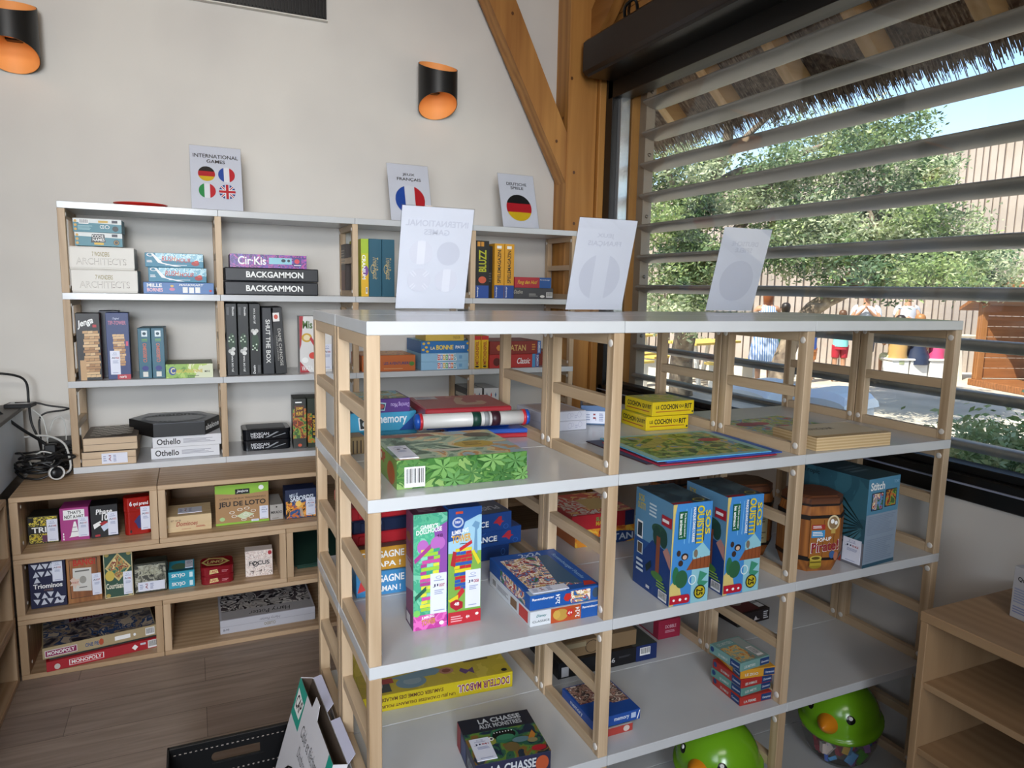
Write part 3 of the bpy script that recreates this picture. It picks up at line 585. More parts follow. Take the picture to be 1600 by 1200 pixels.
gbox('game_box', 'white and red upright box with round faces, partly behind the island corner', 'game box', .470, 3.50, z2+.0005, .152, .07, .27, 0, '#d8d6d4', [
    ('p', 'F', [(0, .2), (.3, .0), (0, 0)], '#a82430'), ('p', 'F', [(0, 1), (.12, 1), (.05, .5), (0, .4)], '#a82430'), ('t', 'F', 'Mis', .1, .78, .4, .92, '#4a6a2a', {'b': .04}), ('t', 'F', 'tigri', .45, .7, .9, .86, '#4a6a2a', {'b': .04}), ('e', 'F', .22, .62, .16, .08, '#c8a030'), ('e', 'F', .22, .62, .1, .05, '#e8d8b0'), ('p', 'F', [(.3, .6), (.36, .64), (.7, .3), (.64, .27)], '#b83038'), ('e', 'F', .4, .3, .12, .06, '#d84838'), ('e', 'F', .16, .22, .1, .05, Wt), ('t', 'F', 'WAZA', .05, .03, .4, .12, Wt)], stickers=[S('AI', .72, .05, .98, .5, c2='060')])
gbox('game_box', 'wide orange game box on the second shelf, seen through the island', 'game box', .757, 3.45, z2+.0005, .271, .25, .079, 0, '#b8602a', [('t', 'F', 'LES AVENTURIERS', .4, .4, .9, .58, '#2c3c6c', {'b': .02}), ('e', 'F', .93, .45, .05, .14, '#4a7a30'), ('l', 'F', .4, .12, .8, .18, 1, '#d8b080'), ('r', 'T', .02, .02, .98, .98, 'catan')])
gbox('game_box', 'blue game box with gold coins beside its title, on two pale blue ones', 'game box', 1.054, 3.44, z2+.0865, .279, .26, .061, 0, '#2a6aa8', [
    ('t', 'F', 'LA', .18, .3, .27, .55, '#e8d8a0', {'b': .03}), ('t', 'F', 'BONNE', .29, .28, .62, .68, '#e8c830', {'b': .04}), ('t', 'F', 'PAYE', .66, .36, .84, .62, Wt, {'b': .03})]+[('e', 'F', a, b, .028, .1, '#d8b040') for a, b in ((.05, .8), (.1, .5), (.04, .3), (.12, .15), (.9, .8), (.96, .5), (.92, .2), (.14, .85))]+[('r', 'T', 0, 0, 1, 1, 'ocean')])
for zz, lb in ((z2+.0435, 'upper'), (z2+.0005, 'lower')):
    v = [('p', 'F', [(.3, .1), (.68, .1), (.66, .9), (.32, .9)], Wt)]
    for i, (ch, c_) in enumerate(zip('DESSINS', ['#c83c3c', '#3c7ac8', '#d8a828', '#3ca05c', '#8a4aa0', '#d8702c', '#3c9ab0'])): v += [('r', 'F', .31+i*.051, .18, .355+i*.051, .82, c_), ('t', 'F', ch, .318+i*.051, .3, .348+i*.051, .7, Wt, {'b': .03})]
    gbox('game_box', 'flat pale blue game box with rainbow lettered title, %s of the two alike' % lb, 'game box', 1.055, 3.44, zz, .281, .26, .0425, 0, '#8fb8d4', v+[('r', 'F', .72, .3, .78, .7, '#6a9ac4')])
gbox('card_game_box', 'low yellow game box on top of the blue one with gold coins', 'game box', 1.084, 3.46, z2+.148, .208, .18, .033, 0, '#c8a848', [('t', 'F', 'TRESOR', .7, .3, .9, .7, '#8a7030')])
for x, lb in ((1.343, 'left'), (1.3865, 'right')):
    gbox('card_game_box', 'small yellow and red upright card game box, %s of the pair on the second shelf' % lb, 'game box', x, 3.45, z2+.0005, .040, .12, .171, 0, '#d8b018', [('r', 'F', 0, .88, 1, 1, '#b82c28'), ('t', 'F', 'MITCHENSPIEL', .28, .12, .72, .84, '#9a2420', {'r': 90, 'b': .02}), ('e', 'F', .5, .06, .25, .03, K)])
gbox('game_box', 'dark red game box with gold capitals, on top of a brighter red one', 'game box', 1.43, 3.44, z2+.0735, .30, .26, .069, 0, '#842c24', [('t', 'F', 'CATAN', .32, .25, .7, .72, '#c8a860', {'b': .02}), ('p', 'F', [(.12, .5), (.155, .72), (.2, .72), (.235, .5), (.2, .28), (.155, .28)], '#c88a3c'), ('r', 'F', .93, 0, 1, 1, '#3a6aa8'), ('t', 'F', 'KOSMOS', .945, .1, .985, .9, Wt, {'r': 90}), ('l', 'F', .82, .25, .9, .8, 3, '#c88a3c')])
gbox('game_box', 'bright red game box with white script, under the dark red one', 'game box', 1.43, 3.44, z2+.0005, .29, .26, .072, 0, '#b0302c', [('t', 'F', 'Classic', .55, .28, .82, .72, Wt, {'s': .3}), ('e', 'F', .14, .45, .07, .3, '#5a2018'), ('e', 'F', .3, .92, .05, .1, '#4a8a3c'), ('r', 'F', .86, 0, .93, 1, '#4a8ab8'), ('r', 'F', .94, 0, 1, 1, '#3a5a98'), ('t', 'F', 'KOSMOS', .95, .1, .99, .9, Wt, {'r': 90})])
gbox('game_box', 'small dark red box at the right end of the second shelf, next to the pillar', 'game box', 1.735, 3.5, z2+.0005, .12, .2, .078, 0, '#7a2a1c', [('t', 'F', 'SKULL', .3, .3, .8, .6, '#c86a4a')])
# ---------- back wall unit, bottom compartments
def chess(label, x, y, z, w, d, h, st=None):
    a = []
    for i in range(8):
        for j in range(8): a.append(('r', 'T', .1+.8*i/8, .1+.8*j/8, .1+.8*(i+1)/8, .1+.8*(j+1)/8, '#a39a8c' if (i+j) % 2 else '#6a625a'))
    gbox('folding_chess_board', label, 'chess board', x, y, z, w, d, h, 0, WX, [('r', 'T', 0, 0, 1, 1, '#6e6258')]+a+[('r', 'F', 0, .49, 1, .52, '#3a2a1c'), ('r', 'F', .0, .985, 1, 1, '#5c5048')], stickers=st or (), c=.0015)
chess('folded wooden chequered board, upper of the two on the bottom shelf', -.437, 3.43, z3+.0635, .204, .27, .0575)
chess('folded wooden chequered board with a paper label on its edge, lower of the two', -.444, 3.425, z3+.0005, .204, .27, .0605, [S('AI', .36, .12, .84, .86, side=True)])
for zz, lb, x in ((z3+.0515, 'upper', -.176), (z3+.0005, 'lower', -.184)):
    gbox('game_box', 'flat white game box with heavy black title, %s of the two alike' % lb, 'game box', x, 3.47, zz, .283, .22, .0505, 0, '#d8d8dc', [('t', 'F', 'Othello', .06, .24, .4, .78, K, {'b': .02}), ('l', 'F', .44, .3, .92, .72, 4, '#9a9aa4')])
# hexagonal black box
hx = MB(); pt = [(-.19, .02), (-.085, -.145), (.125, -.145), (.19, .0), (.10, .14), (-.11, .15)]; hh = .062
hx.add([(x, y, 0) for x, y in pt]+[(x, y, hh) for x, y in pt], [tuple(range(6)), tuple(range(6, 12))]+[(i, (i+1) % 6, 6+(i+1) % 6, 6+i) for i in range(6)], '#0d0d0f')
top = MB(); sc_ = .97; top.add([(x*sc_, y*sc_, hh+.0006) for x, y in pt], [tuple(range(6))], mat('#50545a', .3))  # grey top puts a reflection into the colour of the black lid
Ft = {'T': (Vector((-.19, -.145, hh+.0004)), Vector((.38, 0, 0)), Vector((0, .295, 0)), Vector((0, 0, 1))), 'F': (Vector((-.085, -.145, 0)), Vector((.21, 0, 0)), Vector((0, 0, hh)), Vector((0, -1, 0))),
      'Q': (Vector((.125, -.145, 0)), Vector((.065, .145, 0)), Vector((0, 0, hh)), Vector((.91, -.41, 0)))}
pp = Painter(hx, Ft); pp.run([('t', 'Q', 'abalone', .06, .3, .96, .72, Wt, {'b': .03}), ('r', 'F', 0, .96, 1, 1, '#5a5e66')])
pp = Painter(top, Ft, .0012); pp.run([('t', 'T', 'abalone', .24, .62, .76, .82, '#111214', {'b': .03}), ('o', 'T', .5, .45, .36, .4, .12, '#5c6068'), ('e', 'T', .35, .14, .02, .02, K), ('e', 'T', .4, .14, .02, .02, K), ('e', 'T', .45, .14, .02, .02, K)])
h_ = hx.build('hexagonal_game_box', loc=(-.085, 3.60, z3+.1025)); top.build('lid_print_sheen', h_); tag(h_, 'black hexagonal game box resting on the two flat white boxes', 'game box')
def tin(name, label, x, y, z, w, d, h, base, cmds, rot=0, r=.02, cat='game tin'):
    mb = MB(); n = 6; P = []
    for cx, cy, a0 in ((w/2-r, d/2-r, 0), (-w/2+r, d/2-r, PI/2), (-w/2+r, -d/2+r, PI), (w/2-r, -d/2+r, 1.5*PI)):
        for i in range(n+1): P.append((cx+r*math.cos(a0+i*PI/2/n), cy+r*math.sin(a0+i*PI/2/n)))
    N_ = len(P); vs = []; fs = []
    lv = [(0, -.002), (.002, 0), (h*.62, 0), (h*.64, .0015), (h-.003, .0015), (h, -.002)]
    for zz, o in lv:
        for px, py in P: k = 1+o/(w/2); vs.append((px*k, py*k, zz))
    for j in range(len(lv)-1):
        for i in range(N_): k = (i+1) % N_; fs.append((j*N_+i, j*N_+k, (j+1)*N_+k, (j+1)*N_+i))
    fs += [tuple(range(N_)), tuple((len(lv)-1)*N_+i for i in range(N_))]
    mb.add(vs, fs, mat(base, .25, .3)); Painter(mb, faces_of(w, d, h), .0016).run(cmds)
    a = math.radians(rot)
    return tag(mb.build(name, loc=(x+math.cos(a)*w/2-math.sin(a)*d/2, y+math.sin(a)*w/2+math.cos(a)*d/2, z), rot=(0, 0, a)), label, cat)
for zz, lb in ((z3+.0515, 'upper'), (z3+.0005, 'lower')):
    tin('game_tin', 'black rounded metal tin with white lettering and a silver sketch, %s of the two alike' % lb, .203, 3.5, zz, .216, .15, .0505, '#101218', [('t', 'F', 'MEXICAN', .16, .42, .54, .7, '#c8c8cc', {'b': .02}), ('t', 'F', 'TRAIN', .16, .18, .42, .4, '#c8c8cc', {'b': .02}), ('p', 'F', [(.45, .2), (.52, .2), (.75, .7), (.7, .72)], '#8a8c90'), ('p', 'F', [(.6, .2), (.64, .2), (.9, .5), (.88, .55)], '#8a8c90'), ('r', 'T', .1, .1, .9, .9, '#2c3036')])
dn = [('r', 'F', 0, .2, 1, .8, 'dino'), ('r', 'F', .15, .62, .85, .86, '#5a2c14'), ('t', 'F', 'JUMP', .25, .76, .75, .83, '#e0b030', {'b': .03}), ('t', 'F', 'HUNT', .25, .66, .75, .74, '#e0b030', {'b': .03}), ('e', 'F', .5, .06, .15, .03, '#c8502c'), ('l', 'F', .2, .9, .8, .95, 1, Wt)]
gbox('game_box', 'dark upright box with an orange dinosaur picture, next to the black tins', 'game box', .430, 3.49, z3+.0005, .062, .14, .243, -4, '#24261e', dn)
gbox('game_box', 'dark upright box with a yellow vertical title, half behind the island corner', 'game box', .497, 3.48, z3+.0005, .07, .14, .243, 0, '#2a3226', [('r', 'F', 0, .1, 1, .7, 'dino'), ('r', 'F', .3, .2, .65, .7, K), ('t', 'F', 'JUNGLE', .35, .24, .6, .66, '#e0b030', {'r': 90, 'b': .03})])
gbox('game_box', 'wide dark navy flat box lying on the bottom shelf of the back unit', 'game box', .93, 3.45, z3+.0005, .37, .26, .075, 0, '#1c2c48', [('t', 'T', 'RISK', .4, .4, .7, .6, '#34486c')])
for x, lb in ((1.33, 'left'), (1.42, 'right')):
    gbox('game_box', 'white box patterned with blue and red snowflakes, %s of the pair' % lb, 'game box', x, 3.5-(.0 if lb == 'left' else .012), z3+.0005, .085, .2, .255, 0, '#d8d8d6', [('r', 'F', 0, 0, 1, .5, '#b83430')]+[('p', 'F', [(u, v-.06), (u+.05, v), (u, v+.06), (u-.05, v)], c_) for u, v, c_ in ((.2, .85, '#2c5c88'), (.5, .85, '#c84838'), (.8, .85, '#2c5c88'), (.35, .7, '#2c8a9a'), (.65, .7, '#2c5c88'), (.2, .58, '#c84838'), (.8, .58, '#2c5c88'))]+[('r', 'L', 0, 0, 1, 1, '#3c3a38'), ('l', 'L', .1, .1, .9, .9, 5, '#b8b4a8')])
gbox('game_box', 'low dark box at the right of the bottom shelf of the back unit', 'game box', 1.55, 3.46, z3+.0005, .3, .25, .085, 0, '#23282e', [('l', 'F', .1, .3, .6, .6, 2, '#8a8a8a')])

# red tray on top
mb = MB(); mb.lathe([(.001, .003), (.085, .003), (.098, .016), (.104, .0165), (.104, .0145), (.099, .012), (.088, 0), (.001, 0)], mat('#c8241c', .35), 32, sx=1.02)
tag(mb.build('red_tray', loc=(-.18, 3.55, ST[0]+.0003)), 'shallow bright red plastic tray on top of the back shelving', 'tray')

# ---------- wooden cubbies
c1 = .4878+.0205; c2 = .2439+.0205; c3 = .0205
gbox('card_game_box', 'small black and yellow patterned box with white capitals, leftmost of the top cubby', 'game box', -.615, 3.225, c1, .103, .10, .112, -3, '#26241c', [
    ('r', 'F', .03, .03, .97, .97, 'yellowart'), ('r', 'F', 0, .36, .72, .64, K), ('t', 'F', 'TRI', .12, .4, .6, .6, Wt, {'b': .04}), ('r', 'F', .02, .78, .2, .96, K), ('r', 'F', .45, .05, .65, .3, '#5a2a4a')], stickers=[S('AI', .62, .06, .98, .86, c2='048')])
gbox('card_game_box', 'magenta card game box with a traffic cone drawing', 'game box', -.506, 3.22, c1, .100, .10, .135, -2, '#a83c82', [
    ('r', 'F', .12, .64, .86, .94, Wt), ('t', 'F', "THAT'S", .28, .81, .74, .91, K, {'b': .03}), ('t', 'F', 'NOT A HAT', .16, .68, .82, .78, K, {'b': .03}), ('p', 'F', [(.28, .1), (.66, .12), (.64, .16), (.54, .58), (.48, .58), (.34, .14)], Wt), ('r', 'F', .38, .26, .6, .28, '#8a6a8a'), ('r', 'F', .43, .4, .56, .42, '#8a6a8a')]+icons('F', .1, .06, .1, 1, Wt)+icons('F', .1, .14, .1, 1, Wt)+icons('F', .1, .22, .1, 1, Wt), stickers=[S('AI', .62, .1, .98, .7, c2='047')])
gbox('card_game_box', 'black card game box with white and red cards pictured on it', 'game box', -.400, 3.215, c1, .097, .09, .135, 4, '#121214', [
    ('t', 'F', 'Phase', .2, .72, .8, .88, Wt, {'b': .03, 's': .1}), ('t', 'F', '10', .4, .52, .64, .72, Wt, {'b': .05, 's': .1}), ('p', 'F', [(.08, .42), (.35, .52), (.42, .42), (.12, .28)], Wt), ('p', 'F', [(.3, .44), (.5, .5), (.95, .38), (.5, .3)], '#a82028'), ('p', 'F', [(.36, .34), (.6, .44), (.72, .32), (.46, .18)], '#c8d4e8'), ('r', 'F', .14, .04, .32, .1, '#b02830')], stickers=[S('AI', .62, .05, .98, .76, c2='052')])
tr_ = tin('game_tin', 'red rounded tin with a blue map, standing in the top left cubby', -.278, 3.20, c1, .098, .06, .158, '#a82018', [
    ('t', 'F', '6', .2, .78, .3, .9, '#dce4ec', {'b': .04}), ('t', 'F', 'qui prend', .34, .76, .9, .88, Wt, {'b': .02}), ('r', 'F', .45, .7, .7, .73, '#4a3a2a'), ('p', 'F', [(.35, .36), (.52, .5), (.68, .56), (.72, .2), (.5, .16), (.42, .3)], '#2c2c68'), ('e', 'F', .22, .1, .04, .04, K)], 6, .018)
sticker(tr_, faces_of(.098, .064, .158), 'F', .6, .12, .95, .74, 'AI', False, '001')
dm = gbox('domino_case', 'flat pale wooden case with red script on its front', 'game case', -.131, 3.175, c1, .18, .17, .068, 0, wood('case_pine', '#d8c09a', '#c8ac80', 'x', 1.0), [('t', 'F', 'SET OF 28', .13, .68, .34, .78, '#5a2a20'), ('t', 'F', 'Dominoes', .24, .36, .7, .64, '#9a2820', {'s': .3, 'b': .01}), ('l', 'F', .66, .2, .88, .32, 2, '#a83828'), ('l', 'F', .35, .14, .6, .18, 1, '#a83828')], stickers=[S('AI', .28, .2, .8, .65, 'T', side=True)])
gbox('game_box', 'kraft brown upright game box with a green band and black title', 'game box', .066, 3.20, c1, .218, .08, .176, 0, '#a88258', [
    ('p', 'F', [(0, .8), (0, 1), (1, 1), (1, .78), (.6, .74), (.3, .76)], '#8ab838'), ('r', 'F', .37, .75, .64, .88, K), ('t', 'F', 'Jeujura', .4, .78, .61, .86, Wt, {'s': .2}), ('e', 'F', .86, .88, .05, .06, Wt), ('t', 'F', 'COFFRETS DE JEUX TRADITIONNELS', .08, .62, .94, .67, '#2c2018', {'b': 0}), ('t', 'F', 'JEU DE LOTO', .06, .42, .94, .58, K, {'b': .05}),
    ('p', 'F', [(.38, .2), (.55, .3), (.72, .22), (.52, .1)], '#c8d4b0')]+[('o', 'F', a, b, .05, .035, .25, '#e8e4dc') for a, b in ((.34, .2), (.45, .36), (.58, .38), (.7, .3), (.66, .16), (.52, .1), (.3, .3), (.56, .22))]+[('e', 'F', .12, .15, .05, .05, '#a8c888'), ('r', 'F', 0, 0, 1, .05, '#8ab838')], stickers=[S('AI', .82, .07, .985, .4), S('AI 034', .66, .03, .8, .08)])
gbox('stick_game_box', 'small grey wooden box with a black word on its end, beside the kraft lotto box', 'game box', .288, 3.20, c1, .056, .17, .069, 0, '#a8a29c', [('t', 'F', 'MIKADO', .08, .4, .92, .58, K, {'b': .03}), ('e', 'F', .5, .84, .06, .05, K), ('l', 'F', .15, .08, .85, .14, 1, '#5a5450')], stickers=())
gbox('card_game_box', 'navy box with a sunset harbour picture, at the right of the top cubby', 'game box', .352, 3.185, c1, .135, .09, .133, 0, '#1c2848', [
    ('r', 'F', .02, .02, .98, .6, 'pirate'), ('e', 'F', .42, .5, .1, .1, '#f0c868'), ('t', 'F', 'MILLE', .14, .76, .4, .86, '#c8d4e0', {'k': .04}), ('t', 'F', 'SABORDS!', .16, .6, .9, .78, '#dce4ec', {'b': .04, 'k': .05}), ('p', 'F', [(.5, .05), (.6, .02), (.52, .35), (.44, .36)], '#b8a088')], stickers=[S('AI', .66, .08, .96, .68, c2='036')])
gbox('game_box', 'dark blue upright box with white numbered triangles', 'game box', -.612, 3.165, c2, .122, .05, .192, -1, '#14183c', [
    ('p', 'F', [(a+.02, b), (a+.2, b+.01), (a+.11, b+.12)] if (i % 2) else [(a, b+.12), (a+.19, b+.11), (a+.1, b)], '#c8ccd8') for i, (a, b) in enumerate([(.06, .82), (.2, .83), (.36, .82), (.5, .83), (.7, .82), (.08, .66), (.24, .66), (.4, .67), (.56, .66), (.1, .54), (.1, .22), (.28, .2), (.46, .22), (.64, .2), (.08, .08), (.26, .07), (.44, .08), (.62, .07), (.78, .1)])]+[
    ('t', 'F', 'Triominos', .1, .42, .9, .52, Wt, {'b': .03}), ('t', 'F', 'VOYAGER', .38, .36, .64, .4, '#8a6a5a'), ('e', 'F', .84, .1, .07, .03, '#c8ccd8')], stickers=[S('AI', .64, .54, .92, .96, c2='050')])
gbox('game_box', 'wood-plank patterned box with red capitals and a white wanted poster', 'game box', -.487, 3.165, c2, .118, .05, .196, 3, wood('print_planks', '#b07a48', '#7a4a24', 'z', 2), [
    ('r', 'F', .08, .1, .9, .92, '#3a2418'), ('r', 'F', .1, .11, .88, .91, wood('print_planks2', '#a86c40', '#6e4020', 'z', 2)), ('t', 'F', 'BANG!', .2, .78, .84, .92, '#b8281c', {'b': .05}), ('p', 'F', [(.16, .26), (.7, .22), (.72, .72), (.18, .74)], '#d0cec8'), ('l', 'F', .24, .64, .66, .7, 1, '#6a6862'), ('e', 'F', .46, .48, .1, .08, '#9a9890'), ('l', 'F', .34, .3, .6, .34, 1, '#6a6862'),
    ('p', 'F', [(.08, .5), (.14, .44), (.08, .38), (.18, .38), (.22, .3), (.28, .38), (.38, .36), (.32, .44), (.38, .52), (.26, .5), (.2, .56)], '#d8c0b0'), ('t', 'F', 'THE BULLET', .14, .42, .34, .46, '#b03028')], stickers=[S('AI', .72, .12, .99, .58, c2='007')])
gbox('game_box', 'green and gold ornate box with a blackletter title, beside the plank patterned one', 'game box', -.359, 3.165, c2, .103, .05, .197, 0, '#d0c49c', [
    ('r', 'F', .03, .02, .97, .98, '#2a4c3c'), ('p', 'F', [(.5, .96), (.95, .65), (.5, .35), (.05, .65)], '#c8b478'), ('p', 'F', [(.5, .92), (.88, .65), (.5, .4), (.12, .65)], 'court'), ('e', 'F', .2, .48, .16, .11, '#c8b050'), ('t', 'F', 'Courtisans', .06, .2, .7, .32, '#e0dcc8', {'b': .02}), ('e', 'F', .12, .93, .08, .04, '#b09850'), ('e', 'F', .88, .93, .08, .04, '#b09850'), ('e', 'F', .12, .06, .08, .04, '#b09850'), ('e', 'F', .88, .06, .08, .04, '#b09850')], stickers=[S('AI', .66, .05, .97, .54, c2='046')])
tn = tin('game_tin', 'dull grey-green metal tin with a faded engraved picture', -.254, 3.17, c2, .124, .07, .128, '#3a3c34', [('r', 'F', .04, .06, .96, .94, 'tin'), ('t', 'F', 'Citadelles', .14, .6, .84, .82, '#a8a890', {'s': .2})], 0, .01)
sticker(tn, faces_of(.124, .074, .128), 'F', .12, .08, .92, .38, 'AI', True)
for zz, lb in ((c2+.037, 'upper'), (c2, 'lower')):
    gbox('card_game_box', 'small turquoise card game box with white capitals, %s of the two alike' % lb, 'game box', -.126, 3.17, zz, .10, .13, .0365, 0, '#2f9ab4', [('t', 'F', 'SKYJO', .12, .24, .64, .76, Wt, {'b': .03}), ('r', 'F', .8, .2, .93, .8, '#d0e8ee'), ('e', 'T', .4, .45, .3, .3, '#5a7a60'), ('r', 'T', .03, .03, .97, .2, '#1c5a70')], stickers=([S('AI', .64, .25, .95, .9, 'T')] if lb == 'upper' else ()))
for zz, lb in ((c2+.039, 'upper'), (c2, 'lower')):
    t_ = tin('game_tin', 'red rounded card game tin with a cream oval print, %s of the two alike' % lb, -.002, 3.16, zz, .13, .12, .0385, '#8e1c26', [('p', 'F', [(.26, .2), (.54, .3), (.5, .72), (.28, .66)], '#e0d090'), ('t', 'F', 'UNO', .29, .32, .5, .62, '#a82028', {'b': .03, 's': .2}), ('l', 'F', .64, .3, .84, .6, 2, '#c87880'), ('p', 'T', [(.02, .5), (.2, .15), (.6, .1), (.9, .4), (.7, .8), (.25, .9)], '#c8b870'), ('p', 'T', [(.1, .5), (.24, .25), (.56, .2), (.8, .42), (.64, .7), (.28, .78)], '#7c1820'), ('t', 'T', 'UNO', .2, .34, .7, .62, '#d8c880', {'b': .04, 's': .2})], -1, .02)
gbox('card_game_box', 'white box covered in small sketches, alone at the right of its cubby', 'game box', .178, 3.185, c2, .114, .06, .118, -3, '#d8ccc6', [('r', 'F', .02, .02, .98, .98, 'focus'), ('r', 'F', .08, .42, .92, .66, '#d8ccc6'), ('t', 'F', 'FOCUS', .14, .44, .88, .6, '#1c1c20', {'b': .02}), ('o', 'F', .38, .48, .1, .1, .3, '#1c1c20'), ('e', 'F', .9, .88, .07, .08, '#a82c34')])
m_ = MB(); m_.box(.40, .80, 3.2, 3.6, c2, c2+.012, mat('#12392c', .8)); tag(m_.build('green_board'), 'dark green flat board lying in the right-hand middle cubby', 'board')
m_ = MB(); m_.add([(.385, 3.20, c2+.0125), (.78, 3.22, c2+.0125), (.80, 3.56, c2+.06), (.41, 3.60, c2+.06), (.385, 3.20, c2+.0165), (.78, 3.22, c2+.0165), (.80, 3.56, c2+.064), (.41, 3.60, c2+.064)], [(0, 1, 2, 3), (4, 5, 6, 7), (0, 1, 5, 4), (1, 2, 6, 5), (2, 3, 7, 6), (3, 0, 4, 7)], mat('#14382c', .7)); tag(m_.build('green_board'), 'thin dark green board propped at a slant behind in the right-hand cubby', 'board')
# large boxes on the floor level
gbox('board_game_box', 'large red flat box with white framed title, lower of two in the floor cubby', 'game box', -.566, 3.108, c3, .40, .27, .041, 9, '#a81c28', [
    ('r', 'F', .19, .2, .49, .8, Wt), ('r', 'F', .197, .24, .483, .76, '#b01c2c'), ('t', 'F', 'MONOPOLY', .21, .32, .47, .68, Wt, {'b': .03}), ('b', 'F', .89, .1, .98, .9), ('p', 'F', [(.74, .5), (.77, .8), (.8, .5), (.77, .2)], Wt), ('r', 'F', .82, .6, .87, .8, '#c8ccd8'), ('e', 'F', .09, .4, .025, .28, '#c8c0b8')])
gbox('board_game_box', 'large gold and grey flat box, upper of the two in the floor cubby', 'game box', -.577, 3.112, c3+.052, .40, .27, .046, 9, '#a89672', [
    ('r', 'T', .01, .01, .99, .99, 'mono'), ('r', 'T', .2, .72, .8, .92, '#8e8890'), ('t', 'T', 'MONOPOLY', .24, .75, .76, .89, '#5a1830', {'b': .04}), ('t', 'T', 'ONE PIECE', .42, .08, .82, .24, '#2c4a74', {'b': .04}), ('r', 'F', .02, .15, .29, .75, '#e0dce0'), ('r', 'F', .025, .2, .285, .7, '#8a1c50'), ('t', 'F', 'MONOPOLY', .04, .3, .27, .62, Wt, {'b': .03}), ('t', 'F', 'ONE PIECE', .36, .3, .52, .66, '#4a5a80', {'b': .03}), ('e', 'F', .5, .5, .02, .3, '#b05030'), ('r', 'F', .62, .3, .76, .68, Wt), ('b', 'F', .9, .15, .985, .85), ('e', 'F', .8, .5, .012, .14, Wt), ('r', 'R', 0, 0, 1, 1, '#6a6258')])
m_ = MB(); m_.box(0, .38, 0, .25, 0, .0105, '#20302a'); tag(m_.build('game_board', loc=(-.557, 3.125, c3+.0413), rot=(0, 0, math.radians(9))), 'thin dark board sandwiched between the red box and the gold box', 'board')
gbox('board_game_box', 'large white flat box with a black pictured lid, in the long floor cubby', 'game box', .067, 3.18, c3, .405, .29, .062, 0, '#b4b4bc', [
    ('r', 'T', .02, .3, .98, .98, 'hp'), ('r', 'T', .02, .02, .98, .3, '#a4a2a4'), ('t', 'T', 'Harry Potter', .3, .06, .74, .24, '#2c2a2c', {'s': .2, 'r': 180, 'b': 0}), ('r', 'F', 0, .5, 1, .52, '#8a8a94'), ('t', 'F', 'Harry Potter', .4, .58, .62, .82, '#6a6870', {'s': .3, 'r': 180, 'b': 0}), ('t', 'F', 'CLUEDO', .45, .2, .57, .42, '#7a7050', {'r': 180}), ('t', 'F', '8-99', .03, .2, .09, .36, '#5a5860')])

# ---------- island, upper shelf
f2, f3, f4, f5 = FT[1], FT[2], FT[3], FT[4]
def fern(f, cx, cy, r, col, n=7):
    v = []
    for i in range(n):
        a = 2*PI*i/n+.3; dx, dy = math.cos(a), math.sin(a); px, py = -dy, dx
        v.append(('p', f, [(cx, cy), (cx+(dx*.5+px*.16)*r, cy+(dy*.5+py*.16)*r*3.6), (cx+dx*r, cy+dy*r*3.6), (cx+(dx*.5-px*.16)*r, cy+(dy*.5-py*.16)*r*3.6)], col))
    return v
jl = [('r', 'F', 0, 0, 1, 1, 'leaf')]
for cx, cy, r, c_ in ((.12, .75, .12, '#4a7c3c'), (.34, .66, .14, '#6a9850'), (.56, .4, .12, '#45733a'), (.72, .8, .13, '#749f58'), (.9, .7, .13, '#58884a'), (.8, .3, .12, '#3c6a32'), (.42, .2, .12, '#5c8c4c'), (.96, .2, .1, '#6c9854')): jl += fern('F', cx, cy, r, c_)
gbox('board_game_box', 'big flat box with green jungle leaves on its side and a painted swamp lid', 'game box', .388, 1.440, f2+.0005, .303, .262, .064, -1.7, '#4a7a3c', jl+[
    ('b', 'F', .05, .08, .2, .78), ('r', 'T', 0, 0, 1, 1, 'jungle'), ('e', 'T', .7, .42, .16, .13, '#b89c40'), ('l', 'T', .62, .36, .78, .5, 3, '#7a6420'), ('p', 'T', [(.02, .86), (.5, .84), (.46, .96), (.04, .98)], '#8e5c50'), ('e', 'T', .84, .78, .12, .1, '#5a5448'), ('p', 'T', [(.3, .3), (.66, .26), (.5, .2), (.3, .22)], '#c8c0b0'),
    ('r', 'L', 0, 0, 1, 1, '#7a9a4a'), ('e', 'L', .8, .4, .14, .4, '#b8602c'), ('r', 'L', .05, .55, .45, .95, '#d8d0c0'), ('t', 'L', 'POP', .3, .5, .6, .9, '#a82c34', {'b': .04})], stickers=[S('JI', .03, .04, .17, .5, 'T')])
gbox('picture_game_box', 'light blue flat box with white title and a dark blue corner, under the purple box', 'game box', .398, 2.0, f2+.013, .201, .2, .056, .6, '#3f9cc0', [
    ('t', 'F', 'memory', .4, .28, .86, .74, '#e8eef0', {'b': .02}), ('p', 'F', [(.74, 0), (1, 0), (1, .86)], '#1c4a94'), ('p', 'F', [(.16, .1), (.34, .14), (.32, .8), (.14, .76)], Wt), ('p', 'F', [(.175, .17), (.325, .2), (.305, .73), (.16, .7)], '#222624'), ('e', 'F', .24, .42, .04, .14, '#c8ccc8'), ('r', 'T', .05, .05, .95, .95, 'gloss')])
m_ = gbox('picture_game_box', 'thin teal box at the bottom of the stack under the light blue one', 'game box', .396, 2.0, f2+.0005, .205, .2, .012, .6, '#2c7c98')
gbox('card_game_box', 'purple card game box printed upside down, on top of the light blue box', 'game box', .425, 1.99, f2+.0695, .152, .16, .040, 0, '#56307c', [
    ('p', 'F', [(.32, .2), (.5, .14), (.53, .7), (.36, .8)], '#a8c8cc'), ('p', 'F', [(.35, .26), (.49, .21), (.51, .62), (.38, .7)], '#2c3c50'), ('e', 'F', .44, .46, .05, .16, '#a84c44'), ('t', 'F', 'Dancing Miou', .62, .36, .98, .76, '#b8a0d0', {'r': 180}), ('r', 'T', .04, .04, .96, .96, 'island')])
